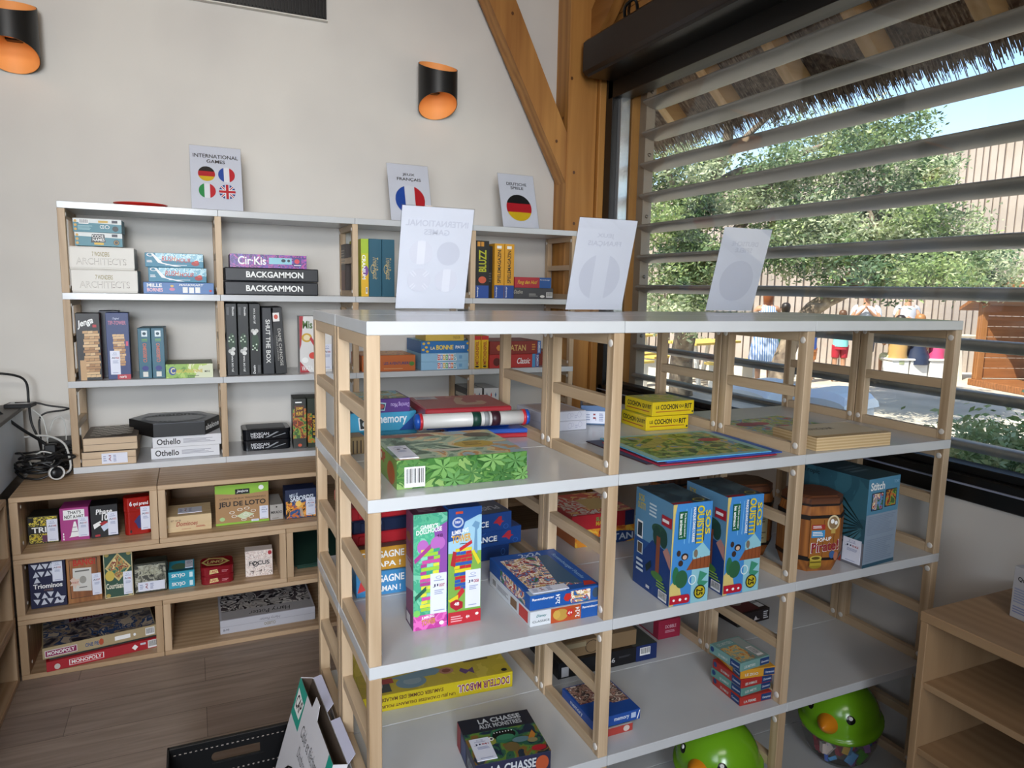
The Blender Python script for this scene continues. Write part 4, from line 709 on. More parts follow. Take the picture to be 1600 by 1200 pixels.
gbox('card_game_box', 'small brown striped box on the shelf behind the first post', 'game box', .352, 1.79, f2+.0005, .05, .06, .045, 4, '#8a7450', [('r', 'F', a, .05, a+.07, .8, '#3a2c20') for a in (.1, .3, .5, .7, .88)])
# travel case with a tube along its front
root = empty('toy_case', (.735, 1.97, f2+.028), math.radians(-4)); tag(root, 'red and blue toy case with a white tube and a beige hook on its lid', 'toy case')
mb = MB(); mb.box(-.135, .125, -.085, .145, .034, .062, mat('#a02a32', .35), .004); F_ = {'T': (Vector((-.135, -.085, .062)), Vector((.26, 0, 0)), Vector((0, .23, 0)), Vector((0, 0, 1)))}
Painter(mb, F_).run([('p', 'T', [(.42, .3), (.5, .2), (.72, .2), (.8, .34), (.78, .5), (.7, .5), (.7, .4), (.56, .36), (.54, .56), (.62, .76), (.54, .84), (.46, .6)], '#c8a48c'), ('e', 'T', .54, .88, .12, .05, '#c09078'), ('e', 'T', .54, .88, .07, .028, '#a02a32'), ('r', 'T', .04, .72, .3, .94, '#c8c4c8'), ('l', 'T', .06, .76, .28, .9, 3, '#8a9ab8')]); mb.build('lid', root)
mb = MB(); mb.box(-.132, .122, -.08, .142, 0, .033, mat('#1c3c84', .35), .004); mb.build('tray_base', root)
mb = MB(); Rx = Matrix.Rotation(PI/2, 3, 'Y')
mb.lathe([(.001, -.15), (.021, -.15), (.021, .15), (.001, .15)], mat('#d8d6d2', .3), 24, (0, -.1, .03), rot=Rx)
for a, b, c_ in ((-.005, .02, '#123c30'), (.03, .045, '#8a8c8e'), (.052, .078, '#341420')): mb.lathe([(.0212, a), (.0216, a), (.0216, b), (.0212, b)], c_, 24, (0, -.1, .03), rot=Rx)
mb.build('tube', root)
for sx in (-1, 1):
    mb = MB(); mb.lathe([(.001, sx*.15), (.024, sx*.15), (.024, sx*.158), (.001, sx*.158)], mat('#c02830', .35), 24, (0, -.1, .03), rot=Rx); mb.lathe([(.001, sx*.158), (.023, sx*.158), (.023, sx*.168), (.001, sx*.172)], mat('#1c50a8', .3), 24, (0, -.1, .03), rot=Rx); mb.build('end_cap', root)
root = empty('toy_case', (.80, 1.965, f2+.0005), math.radians(-9)); tag(root, 'closed blue over red flat toy case lying under the one with the tube', 'toy case')
mb = MB(); mb.box(-.13, .13, -.11, .12, .0135, .0265, mat('#2450a8', .35), .003); mb.build('lid', root)
mb = MB(); mb.box(-.128, .128, -.108, .118, 0, .013, mat('#a8242c', .35), .003); mb.build('tray_base', root)
for zz, lb, st in ((.0305, 'upper', 0), (0, 'lower', 0)):
    gbox('game_box', 'flat white box with faint line drawings, %s of the two alike' % lb, 'game box', .955+(.0 if zz else .003), 1.885, f2+.0005+zz, .158, .17, .0298, 1, '#d4d4e0', [('o', 'F', .62, .5, .04, .3, .12, '#a8a8c0'), ('o', 'F', .68, .6, .03, .2, .15, '#a8a8c0'), ('o', 'F', .85, .6, .045, .3, .12, '#a8a8c0'), ('o', 'F', .2, .5, .05, .3, .12, '#a8a8c0'), ('l', 'F', .74, .2, .8, .6, 2, '#b8b8cc'), ('r', 'T', .1, .1, .9, .9, '#c8b8b4')])
gbox('card_game_box', 'small grey-blue card box with a paper label, beside the white drawn boxes', 'game box', 1.14, 1.965, f2+.0005, .13, .10, .062, -28, '#4c6c94', [('r', 'T', .05, .05, .95, .95, 'mist'), ('r', 'F', 0, .75, 1, 1, '#486a98')], stickers=[S('JI', .08, .08, .9, .72, side=True)])
cq = [('t', 'F', 'LE', .08, .5, .16, .72, K, {'b': .03}), ('t', 'F', 'COCHON', .19, .44, .6, .8, K, {'b': .05}), ('t', 'F', 'QUI', .63, .5, .74, .74, K, {'b': .02}), ('t', 'F', 'RIT', .77, .44, .94, .8, K, {'b': .05}), ('r', 'F', .08, .26, .9, .33, '#a87820'), ('l', 'F', .08, .27, .9, .32, 1, '#a83c20'),
      ('t', 'L', 'COCHON', .1, .44, .6, .8, K, {'b': .05}), ('t', 'L', 'QUI RIT', .64, .44, .96, .78, K, {'b': .04}), ('r', 'L', .08, .24, .9, .32, '#a85820'), ('r', 'T', .02, .02, .98, .98, 'cochon'), ('e', 'F', .96, .2, .02, .08, '#2a2a2a')]
gbox('game_box', 'bright yellow box with black title, lower of the two alike beside the post', 'game box', 1.278, 1.800, f2+.0005, .158, .15, .0445, -2, '#d8bc10', cq)
gbox('game_box', 'bright yellow box with black title, upper of the two alike, slightly askew', 'game box', 1.296, 1.795, f2+.0465, .162, .15, .0445, 1, '#d8bc10', cq)
# puzzle boards
def board(name, label, corner, rot, w, d, t, zz, edge, top, cmds=(), z0=None):
    a = math.radians(rot); mb = MB(); mb.box(0, w, 0, d, 0, t, edge)
    F = {'T': (Vector((0, 0, t)), Vector((w, 0, 0)), Vector((0, d, 0)), Vector((0, 0, 1)))}
    Painter(mb, F).run(([('r', 'T', 0, 0, 1, 1, top)] if top else [])+list(cmds))
    return tag(mb.build(name, loc=(corner[0], corner[1], (z0 if z0 is not None else f2+.0005)+zz), rot=(0, 0, a)), label, 'puzzle board')
board('puzzle_board', 'dark-edged puzzle board at the bottom of the pile, sticking out at the left', (1.03, 1.44), 2, .40, .285, .003, 0, '#3c2228', '#3a4460')
board('puzzle_board', 'red-edged puzzle board second from the bottom of the pile', (1.045, 1.405), -1, .375, .28, .003, .0033, '#a8243c', '#88304a')
board('puzzle_board', 'blue-edged puzzle board second from the top of the pile', (1.075, 1.418), -2, .37, .28, .003, .0066, '#2450a4', '#2c5cac')
jig = []
rnd = random.Random(4)
for i in range(1, 7):
    jig.append(('r', 'T', .06+.88*i/7, .06, .063+.88*i/7, .94, '#3a4a34'))
    jig.append(('r', 'T', .06, .06+.88*i/7, .94, .064+.88*i/7, '#3a4a34'))
board('puzzle_board', 'jigsaw tray with a green and yellow forest picture, on top of the pile', (1.048, 1.421), -1.5, .365, .285, .003, .0099, '#58a4cc', '#8fb8b0', [('r', 'T', .06, .06, .94, .94, 'foret'), ('e', 'T', .8, .6, .1, .07, '#a83c34'), ('p', 'T', [(.1, .5), (.4, .8), (.5, .74), (.2, .44)], '#a8a050')]+jig)
board('picture_sheet', 'glossy curled picture sheet in reds and greens behind the wooden case', (1.605, 1.552), 7, .33, .285, .0015, .0005, '#c8ccc8', 'puzz', [('p', 'T', [(.3, .2), (.42, .9), (.5, .9), (.4, .2)], '#c8ccb0'), ('e', 'T', .25, .75, .13, .1, '#a83830'), ('e', 'T', .42, .72, .1, .08, '#b84840'), ('p', 'T', [(.02, .05), (.4, .1), (.38, .3), (.05, .2)], '#223424')])
wc = MB(); F_ = faces_of(.284, .17, .038)
for k in range(9): wc.box(-.142, .142, -.085, .085, .0005+k*.0042, .0005+k*.0042+.004, '#c8a878' if k % 2 else '#dcc094')
Painter(wc, F_, .0012).run([('r', 'T', .02, .05, .98, .95, '#cdbb9c'), ('t', 'T', 'TANGRAM', .2, .5, .55, .66, '#6a5a48'), ('r', 'T', .0, .0, 1, .12, '#b89868')])
tag(wc.build('layered_wood_case', loc=(1.573+.142, 1.402+.083, f2+.0003), rot=(0, 0, math.radians(-2))), 'low layered plywood case with striped edge near the right end of the shelf', 'wooden case')

# ---------- island, second shelf
towerp = ['#3a9a7a', '#c84a9a', '#9ac83c', '#8ad0b4', '#a83c8c', '#d8d840']
gbox('tower_game_box', 'tall mint and pink box with a stacked tower of coloured bricks, left of the pair', 'game box', .445, 1.508, f3+.0005, .081, .065, .280, -1.4, '#7c3c64', [
    ('r', 'F', 0, 0, 1, 1, 'gaby'), ('p', 'F', [(.6, .86), (1, .92), (1, .35), (.9, .1), (.75, .5)], '#8a4ca0'), ('e', 'F', .28, .72, .17, .06, '#b468b8'), ('e', 'F', .72, .74, .22, .06, '#b468b8'), ('w', 'F', .22, .16, .78, .70, 17, towerp), ('p', 'F', [(.02, .62), (.5, .74), (.52, .70), (.04, .58)], '#a83c8c'),
    ('p', 'F', [(.05, .3), (.38, .38), (.38, .34), (.05, .26)], '#245c48'), ('r', 'F', 0, 0, 1, .13, 'pink'), ('t', 'F', "GABBY'S", .2, .875, .72, .91, Wt, {'b': .05, 'k': .01}), ('t', 'F', 'DOLLHOUSE', .08, .835, .84, .875, Wt, {'b': .05, 'k': .02}), ('t', 'F', 'JUMBLING', .24, .09, .62, .12, Wt, {'b': .04, 'k': .01}), ('t', 'F', 'TOWER', .24, .04, .66, .09, '#c89020', {'b': .06, 'k': .01}), ('e', 'F', .84, .04, .07, .018, Wt), ('e', 'F', .1, .15, .1, .03, '#78c860'), ('t', 'F', '48', .68, .79, .86, .82, '#5a2a60'),
    ('l', 'L', .1, .35, .9, .6, 8, '#9a8a94'), ('r', 'L', 0, 0, 1, .12, '#5a3a60'), ('r', 'L', .1, .02, .6, .1, '#c8c4c8'), ('e', 'L', .4, .78, .3, .04, '#8a5a3c'), ('e', 'L', .7, .68, .24, .06, '#7a2440'), ('p', 'L', [(0, .6), (1, .5), (1, .35), (0, .3)], '#a898a0'), ('r', 'T', 0, 0, 1, 1, '#54243c'), ('l', 'T', .2, .2, .8, .8, 4, '#a88a98')], stickers=[S('JI', .5, .13, .98, .48, c2='007')])
tp_ = ['#c02830', '#d8c828', '#2c54a8', '#2c54a8', '#c02830']
gbox('tower_game_box', 'tall blue and green box with a red yellow blue brick tower, right of pair', 'game box', .529, 1.506, f3+.0005, .082, .065, .285, -1.4, '#1c4c94', [
    ('r', 'F', 0, .1, 1, .72, '#7aa848'), ('r', 'F', 0, .62, 1, .93, '#9cc4d8'), ('p', 'F', [(0, .72), (0, 1), (1, 1), (1, .94), (.5, .88), (.35, .74)], '#1c4c94'), ('e', 'F', .28, .88, .17, .045, '#b8c0cc'), ('e', 'F', .28, .88, .12, .032, '#2c50a0'), ('t', 'F', 'PAW', .2, .87, .36, .895, Wt, {'b': .04}), ('t', 'F', 'JUMBLING', .08, .77, .6, .82, Wt, {'b': .05, 'k': .02}), ('t', 'F', 'TOWER', .1, .71, .68, .775, '#d8a020', {'b': .07, 'k': .015}), ('l', 'F', .34, .69, .6, .7, 1, K),
    ('p', 'F', [(.76, .6), (.8, .82), (.7, .84), (.8, .88), (.94, .86), (.92, .82), (.86, .8), (.88, .6)], '#6a94b4'), ('w', 'F', .2, .3, .72, .66, 12, tp_), ('p', 'F', [(.32, .66), (.7, .72), (.72, .69), (.34, .63)], '#c02830'), ('p', 'F', [(.7, .62), (.9, .5), (.98, .52), (.76, .64)], '#d8c828'), ('p', 'F', [(.06, .52), (.14, .64), (.24, .63), (.2, .5)], '#a82430'), ('p', 'F', [(.1, .2), (.42, .32), (.5, .28), (.2, .18)], '#c02830'), ('p', 'F', [(.0, .22), (.3, .26), (.3, .22), (.1, .18)], '#d8c828'),
    ('r', 'F', 0, 0, 1, .11, '#b82430'), ('p', 'F', [(.06, .16), (.24, .12), (.44, .14), (.44, .19), (.24, .22), (.06, .2)], '#a81c2c'), ('t', 'F', '48', .18, .165, .33, .195, Wt, {'b': .03}), ('t', 'F', '4+', .54, .04, .66, .07, Wt, {'b': .03}), ('l', 'F', .08, .02, .48, .08, 3, '#e0a0a8'), ('e', 'F', .88, .07, .05, .012, Wt), ('r', 'F', .2, .955, .42, .975, '#c84830'), ('r', 'T', 0, 0, 1, 1, '#1a3c74')], stickers=[S('JI', .52, .13, .98, .46, c2='008')])
# stack on the left
qg = lambda a, c_: [('t', 'F', 'QUI GAGNE', -.0+.08, .48, .93, .84, Wt, {'b': .05}), ('t', 'F', a, .3, .14, .86, .38, Wt, {'b': .04}), ('p', 'F', [(.02, .2), (.1, .8), (.2, .3)], c_)]
gbox('card_game_box', 'light blue box with white title, bottom of the stack behind the front left post', 'game box', .360, 1.730, f3+.0005, .135, .16, .064, -1, '#3c84b8', qg('MAMAN !', '#c83c3c'))
gbox('card_game_box', 'amber yellow box with white title, on top of the light blue one', 'game box', .362, 1.735, f3+.065, .135, .16, .062, 0, '#c8902c', qg('PAPA !', '#8a2c2c')+[('r', 'T', 0, 0, 1, 1, '#6a5a50'), ('t', 'T', 'GAGNE', .1, .3, .9, .7, '#c8c0b8')])
for zz, hh_, lb, col, xx in ((.1275, .032, 'lower red flat toy case on the yellow box', '#a82028', .345), (.160, .036, 'navy flat toy case lying between the two red ones', '#16213c', .35), (.1965, .034, 'upper red flat toy case, topmost of the stack close under the shelf', '#a82028', .345)):
    mb = MB(); mb.box(-.12, .12, -.1, .1, 0, hh_, mat(col, .35), .004); mb.box(-.1, -.04, -.106, -.1, .006, hh_-.006, mat(col, .35), .001); mb.box(.04, .1, -.106, -.1, .006, hh_-.006, mat(col, .35), .001)
    o = mb.build('toy_case', loc=(xx+.125, 1.86, f3+zz+.0002), rot=(0, 0, math.radians(1.5))); tag(o, lb, 'toy case')
pu = [('t', 'F', 'PUISSANCE', .2, .3, .68, .62, Wt, {'b': .03, 'k': -.0}), ('r', 'F', .18, .24, .7, .28, '#0c1c38'), ('p', 'F', [(.74, .45), (.82, .8), (.86, .8), (.86, .55), (.9, .5), (.86, .45), (.84, .25), (.8, .42)], '#b82c3c'), ('o', 'F', .5, .86, .03, .1, .2, '#3a6cb8'), ('o', 'F', .92, .2, .035, .14, .2, '#3a6cb8'), ('o', 'F', .08, .7, .035, .14, .2, '#3a6cb8')]
gbox('game_box', 'dark blue box with no visible title, lowest of the stack behind the two towers', 'game box', .640, 1.84, f3+.0005, .20, .2, .042, 2, '#173a78', [('o', 'F', .9, .5, .035, .25, .2, '#3a6cb8')])
gbox('game_box', 'dark blue box with white italic title, middle of the stack behind the two towers', 'game box', .625, 1.83, f3+.043, .255, .2, .052, 4, '#1a4488', pu)
gbox('game_box', 'dark blue box with a red hexagon on its lid, topmost behind the two towers', 'game box', .60, 1.80, f3+.0985, .235, .21, .054, 5, '#1a4488', pu+[('r', 'T', .02, .02, .98, .98, '#4a5468'), ('t', 'T', 'PUISSANCE', .3, .16, .92, .32, '#c8ccd4', {'r': 180, 'b': .03}), ('p', 'T', [(.5, .7), (.56, .9), (.7, .9), (.76, .7), (.7, .5), (.56, .5)], '#a83040'), ('p', 'T', [(.54, .7), (.585, .84), (.675, .84), (.72, .7), (.675, .56), (.585, .56)], '#4a5468')])
gbox('puzzle_box', 'white-edged puzzle box with an orange picture side, lower of the two', 'puzzle box', .706, 1.423, f3+.0005, .194, .262, .037, -1, '#d0d4d8', [
    ('r', 'F', .28, 0, .70, 1, '#b04a20'), ('e', 'F', .42, .5, .1, .4, '#b89040'), ('e', 'F', .36, .55, .05, .3, '#c8a048'), ('t', 'F', 'Disney', .08, .55, .22, .78, '#3c7c80', {'s': .3}), ('t', 'F', 'CLASSICS', .03, .25, .26, .4, '#3a4448', {'b': 0}), ('p', 'F', [(.49, .5), (.52, .8), (.58, .8), (.6, .5), (.56, .25), (.52, .3)], '#c02c24'), ('t', 'F', '4+', .515, .4, .575, .66, Wt), ('t', 'F', '2x24', .62, .15, .68, .85, Wt, {'r': 90}), ('r', 'F', .70, 0, 1, 1, '#1c54a0'), ('t', 'F', 'Ravensburger', .72, .62, .98, .82, Wt, {'b': .02}),
    ('r', 'L', .75, .1, .95, .9, '#c03830'), ('b', 'L', .08, .2, .18, .8), ('r', 'L', .55, .2, .7, .8, '#7a5a3c'), ('l', 'L', .22, .3, .5, .7, 3, '#9a9aa0')])
gbox('puzzle_box', 'blue puzzle box with a scene on its lid, upper of the two', 'puzzle box', .7065, 1.428, f3+.0382, .194, .262, .037, -1, '#1c54a0', [
    ('r', 'T', .08, .1, .8, .86, 'pups'), ('p', 'T', [(.5, .2), (.8, .1), (.8, .86), (.64, .86)], '#3c5c78'), ('t', 'T', '2x24', .4, .87, .72, .96, '#c0d0e0', {'r': 0}), ('t', 'T', 'Ravensburger Puzzle', .84, .2, .92, .86, '#8fb4d8', {'r': 270}), ('r', 'T', 0, 0, .5, .1, '#a8b8c8'), ('p', 'T', [(.78, .04), (.84, .14), (.94, .12), (.96, .04)], '#b83428'),
    ('t', 'F', 'Ravensburger', .03, .6, .33, .82, Wt, {'b': .02}), ('t', 'F', '2x24', .35, .2, .41, .85, Wt, {'r': 90}), ('p', 'F', [(.46, .5), (.49, .8), (.55, .8), (.57, .5), (.53, .25), (.49, .3)], '#c02c24'), ('r', 'F', .56, .1, .84, .9, 'pups'), ('e', 'F', .92, .55, .05, .34, '#3a4a5c'), ('r', 'L', .3, .1, .9, .9, 'pups')], stickers=[S('JI', .06, .03, .56, .14, 'T', side=True)])
gbox('game_box', 'orange box with a blue titled side, under the red one in the middle bay', 'game box', 1.06, 1.838, f3+.0005, .215, .22, .055, -1, '#b0602c', [('r', 'F', 0, 0, 1, 1, 'catan'), ('e', 'F', .72, .35, .34, .35, '#1c3c74'), ('t', 'F', 'CATAN', .4, .15, .98, .55, '#c8d4e0', {'b': .02}), ('e', 'F', .45, .75, .06, .2, '#8a2c24')])
gbox('game_box', 'red box with green and yellow lettering, on the orange one in the middle bay', 'game box', 1.045, 1.835, f3+.056, .225, .22, .048, -1, '#a82028', [('t', 'F', 'SUPER', .38, .52, .56, .78, '#4a9a4c', {'b': .05}), ('t', 'F', 'MARIO', .38, .2, .58, .5, '#c89c2c', {'b': .05}), ('b', 'L', .1, .2, .5, .8), ('r', 'F', .85, 0, 1, 1, '#20264c'), ('r', 'T', .02, .02, .98, .98, 'mariored'), ('r', 'T', .4, .2, .8, .7, '#c8a868')])
def ouistiti(label, x, y, rot):
    pa = [('r', 'F', 0, 0, 1, 1, '#3f84c4'), ('p', 'F', [(.0, .1), (.06, .9), (.1, 1), (0, 1)], '#c8b468'), ('p', 'F', [(.55, 0), (.55, .52), (.8, .6), (1, .5), (1, 0)], '#8cc0cc'), ('p', 'F', [(.1, 0), (.3, .1), (.2, .3), (0, .2), (0, 0)], '#d0bc70')]
    pa += [('p', 'F', [(u, .62), (u+.03, .95), (u+.045, .95), (u+.02, .6)], '#78b4e0') for u in (.3, .42, .5)]
    pa += [('p', 'F', [(.4, .34), (.55, .44), (1, .46), (1, .34), (.55, .34)], '#8a4a28')]+[('r', 'F', .55+i*.1, .345, .56+i*.1, .46, '#5c2c18') for i in range(5)]
    pa += [('e', 'F', .13, .3, .08, .09, '#2a6a44'), ('e', 'F', .28, .26, .16, .09, '#2c5c3c'), ('e', 'F', .34, .48, .09, .035, '#2c2220'), ('e', 'F', .34, .475, .055, .022, '#c8a890'), ('e', 'F', .18, .52, .05, .03, '#3a2c28'), ('e', 'F', .62, .5, .05, .04, '#7a6a58'), ('e', 'F', .24, .42, .06, .03, '#3a2a24'), ('o', 'F', .56, .24, .1, .05, .2, '#e0ecec')]
    pa += [('p', 'F', [(.75, .32), (.95, .28), (.8, .22), (.98, .2), (.8, .14), (.7, .2)], '#3c8a6c')]
    pa += [('t', 'F', 'SOS', .82, .68, .95, .92, '#d8c020', {'r': 270, 'b': .05}), ('r', 'F', .79, .62, .805, .9, K), ('t', 'F', 'OUISTITI', .60, .6, .78, .97, '#d8c020', {'r': 270, 'b': .06}), ('r', 'F', .585, .6, .598, .97, K), ('t', 'F', 'PANIQUE DANS L\'ARBRE', .48, .62, .56, .96, Wt, {'r': 270, 'b': .03}),
           ('r', 'F', .14, .66, .34, .93, '#1c5c3c'), ('t', 'F', 'Ne faites pas tomber', .26, .68, .32, .91, Wt, {'r': 270, 'b': .01}), ('t', 'F', 'les animaux !', .16, .68, .24, .91, Wt, {'r': 270, 'b': .03})]
    pa += [('r', 'F', 0, .02, .46, .105, '#b01c30'), ('e', 'F', .46, .062, .05, .042, '#b01c30'), ('e', 'F', .1, .06, .03, .012, Wt), ('e', 'F', .26, .06, .035, .014, Wt), ('e', 'F', .41, .06, .03, .012, Wt), ('e', 'F', .76, .11, .15, .07, K), ('e', 'F', .76, .11, .13, .06, '#b8a828'), ('t', 'F', '25', .67, .075, .84, .145, K, {'r': 270, 'b': .04})]
    pa += [('r', 'L', 0, 0, 1, 1, '#5c8cac'), ('r', 'L', 0, 0, 1, .5, '#24508c'), ('p', 'L', [(0, .2), (.5, .55), (1, .5), (1, 0), (0, 0)], '#1c3c78'), ('t', 'L', 'SOS', .08, .88, .24, .95, '#c8b040', {'b': .04}), ('t', 'L', 'OUISTITI', .06, .8, .28, .87, '#c8b040', {'b': .04}), ('e', 'L', .68, .68, .2, .06, '#2a5240'), ('e', 'L', .62, .62, .1, .1, '#22443a'), ('e', 'L', .8, .62, .1, .09, '#22443a'), ('r', 'L', .62, .25, .72, .62, '#8a4c34'), ('e', 'L', .67, .22, .16, .04, '#4a7a3c'),
           ('p', 'L', [(.8, .5), (1, .36), (1, .5), (.9, .56)], '#b8847a'), ('r', 'L', .08, .5, .24, .68, Wt), ('r', 'L', .1, .52, .22, .66, '#2c3a44'), ('r', 'L', .1, .34, .26, .46, '#c8d4d8'), ('r', 'L', .12, .35, .24, .45, '#5a4c40'), ('l', 'L', .4, .78, .66, .92, 4, '#c8d8e0'), ('r', 'L', .74, .76, 1, .86, '#a82434'), ('l', 'L', .76, .78, .96, .84, 1, Wt), ('p', 'L', [(.36, .26), (.5, .34), (.52, .28), (.4, .2)], '#1c2c2c'), ('l', 'L', .1, .15, .3, .3, 3, '#c8d4dc'), ('b', 'L', .74, .02, .96, .11), ('r', 'L', .4, .04, .5, .07, '#c8c8cc'), ('l', 'L', .68, .12, .95, .2, 3, '#8ab040'),
           ('r', 'T', .02, .02, .98, .98, 'gloss'), ('r', 'T', 0, 0, .5, .08, '#902430'), ('e', 'T', .75, .12, .14, .07, '#a89838'), ('e', 'T', .75, .12, .11, .05, '#2c3438')]
    gbox('balancing_game_box', label, 'game box', x, y, f3+.0005, .118, .175, .268, rot, '#4c84ac', pa)
ouistiti('big blue box with a yellow sideways title and palm trunk, left of two alike', 1.082, 1.391, -3)
ouistiti('big blue box with a yellow sideways title and palm trunk, right of two alike', 1.256, 1.392, -2)
def pirate(label, cx, cy, r, h, rz, full=True):
    """barrel shaped carton, eight sided, waisted at top and bottom"""
    root = empty('barrel_game_box', (cx, cy, f3+.0005), math.radians(rz)); tag(root, label, 'game box')
    mb = MB(); W_ = wood('print_barrel', '#a8682c', '#6e3c18', 'z', 2.2); n = 8
    prof = [(.82, 0), (1.0, .2), (1.0, .72), (.9, .9)]
    def ring(k, z, e=0):
        a, b, c = r*.92*k+e, r*.78*k+e, r*.40*k; return [(a, -b+c, z), (a, b-c, z), (a-c, b, z), (-a+c, b, z), (-a, b-c, z), (-a, -b+c, z), (-a+c, -b, z), (a-c, -b, z)]
    for j in range(3):
        a = ring(prof[j][0], prof[j][1]*h); b = ring(prof[j+1][0], prof[j+1][1]*h)
        mb.add(a+b, [(i, (i+1) % n, n+(i+1) % n, n+i) for i in range(n)], W_)
    mb.add(ring(.82, 0), [tuple(range(n))], W_)
    for zz in (.16, .70): a = ring(1.003 if zz > .5 else .985, zz*h, .0006); b = ring(1.003, (zz+.06)*h, .0006); mb.add(a+b, [(i, (i+1) % n, n+(i+1) % n, n+i) for i in range(n)], '#1c1614')
    mb.build('carton', root)
    mb = MB(); a = ring(.93, .87*h); b = ring(.93, .97*h); c_ = ring(.80, h); W2 = wood('print_barrel_lid', '#6e4024', '#3c2014', 'x', 3)
    mb.add(a+b, [(i, (i+1) % n, n+(i+1) % n, n+i) for i in range(n)], W2); mb.add(b+c_, [(i, (i+1) % n, n+(i+1) % n, n+i) for i in range(n)], W2); mb.add(c_, [tuple(range(n))], W2); mb.add(ring(.934, .875*h, .0004)+ring(.934, .9*h, .0004), [(i, (i+1) % n, n+(i+1) % n, n+i) for i in range(n)], '#1c1614'); mb.build('lid', root)
    mb = MB(); hw = r*.52*1.0; yy = -r*.78-.0008; F = {'F': (Vector((-hw, yy, 0)), Vector((2*hw, 0, 0)), Vector((0, 0, h)), Vector((0, -1, 0)))}
    # front panel is the face turned to the room
    Painter(mb, F, .0006).run([('r', 'F', -.02, .2, 1.02, .72, '#9a6028'), ('r', 'F', 0, .2, .02, .7, '#5a3014'), ('r', 'F', .45, .2, .47, .7, '#6e3c1a'), ('r', 'F', .8, .2, .82, .7, '#6e3c1a'), ('r', 'F', .06, .58, .5, .64, '#a03028'), ('l', 'F', .1, .59, .46, .63, 2, Wt), ('r', 'F', .06, .47, .5, .565, '#3a8cc0'), ('l', 'F', .1, .49, .44, .55, 3, Wt),
        ('e', 'F', .76, .66, .2, .1, '#d8c8a0'), ('e', 'F', .76, .66, .15, .08, '#8a7050'), ('e', 'F', .72, .68, .06, .03, Wt), ('e', 'F', .84, .66, .05, .025, Wt), ('r', 'F', .7, .52, .84, .58, '#b89c50'), ('t', 'F', 'POP-UP', .26, .42, .72, .47, Wt, {'b': .05, 'k': .02}), ('t', 'F', 'Pirate!', .06, .28, .985, .425, Wt, {'b': .09, 'k': .04}), ('t', 'F', 'Pirate!', .08, .285, .975, .42, '#8c2430', {'b': .05, 'k': .04}),
        ('e', 'F', .25, .1, .2, .04, '#8a7820'), ('r', 'F', .06, .1, .44, .2, '#a89430'), ('e', 'F', .25, .2, .2, .035, '#c0ac48'), ('e', 'F', .25, .2, .14, .02, '#5a4818'), ('r', 'F', .07, .14, .43, .155, '#5c4c14'), ('e', 'F', .78, .24, .1, .05, '#3c5c8c'), ('e', 'F', .9, .22, .07, .06, '#a86a50')] if full else [('r', 'F', .1, .2, .9, .6, '#a8a07c'), ('l', 'F', .15, .25, .85, .55, 8, '#6a6450'), ('r', 'F', .5, .56, .9, .66, '#4c90b0')])
    mb.build('front_print', root)
for lb, cx, cy, rz, fu in (('brown barrel-shaped box with a plank print and maroon title, in front at the third bay', 1.652, 1.480, -14, True), ('dark brown barrel-shaped box behind the post, between the blue boxes and the front barrel', 1.545, 1.640, -8, False), ('brown barrel-shaped box at the back with its lid close under the shelf', 1.40, 1.80, 10, False)):
    pirate(lb, cx, cy, .092 if fu else .088, .225, rz, fu)
gbox('game_box', 'large teal-grey box with photo panels on its end and palm leaves on its side', 'game box', 1.769, 1.385, f3+.0005, .15, .235, .268, 5, '#5088a4', [
    ('r', 'F', 0, 0, 1, .6, '#8a9aac'), ('l', 'F', .06, .36, .94, .58, 12, '#7c8ca0'), ('l', 'F', .06, .06, .94, .32, 12, '#7c8ca0'), ('r', 'F', 0, 0, 1, .04, '#2c5468'), ('t', 'F', 'Stitch', .06, .87, .5, .96, Wt, {'b': .05}), ('r', 'F', .12, .64, .48, .84, '#1c2a30'), ('r', 'F', .14, .65, .46, .83, 'pups'), ('r', 'F', .54, .66, .9, .86, '#1c2a30'), ('r', 'F', .56, .67, .88, .85, 'dino'), ('t', 'F', 'TOMY', .78, .92, .96, .955, '#8ab4d0'),
    ('r', 'L', 0, 0, 1, 1, 'stitch'), ('r', 'L', .7, .0, 1, .28, '#6c6c74'), ('p', 'L', [(.55, 0), (.7, 0), (.7, .3), (.5, .2)], '#9a3a28'), ('t', 'L', 'Tropic', .05, .9, .3, .97, '#1c2a30', {'b': .02}), ('r', 'T', 0, 0, 1, 1, '#23404c'), ('l', 'T', .2, .3, .8, .6, 3, '#5a7480')]+[('p', 'L', [(.98, .46), (.98-.42*math.cos(t), .46+.42*math.sin(t)), (.98-.40*math.cos(t+.06), .46+.40*math.sin(t+.06))], '#15231e') for t in (-.9, -.7, -.5, -.3, -.1, .1, .3, .5, .7)], stickers=[S('JI', .72, .03, .97, .3, 'L', c2='042')])

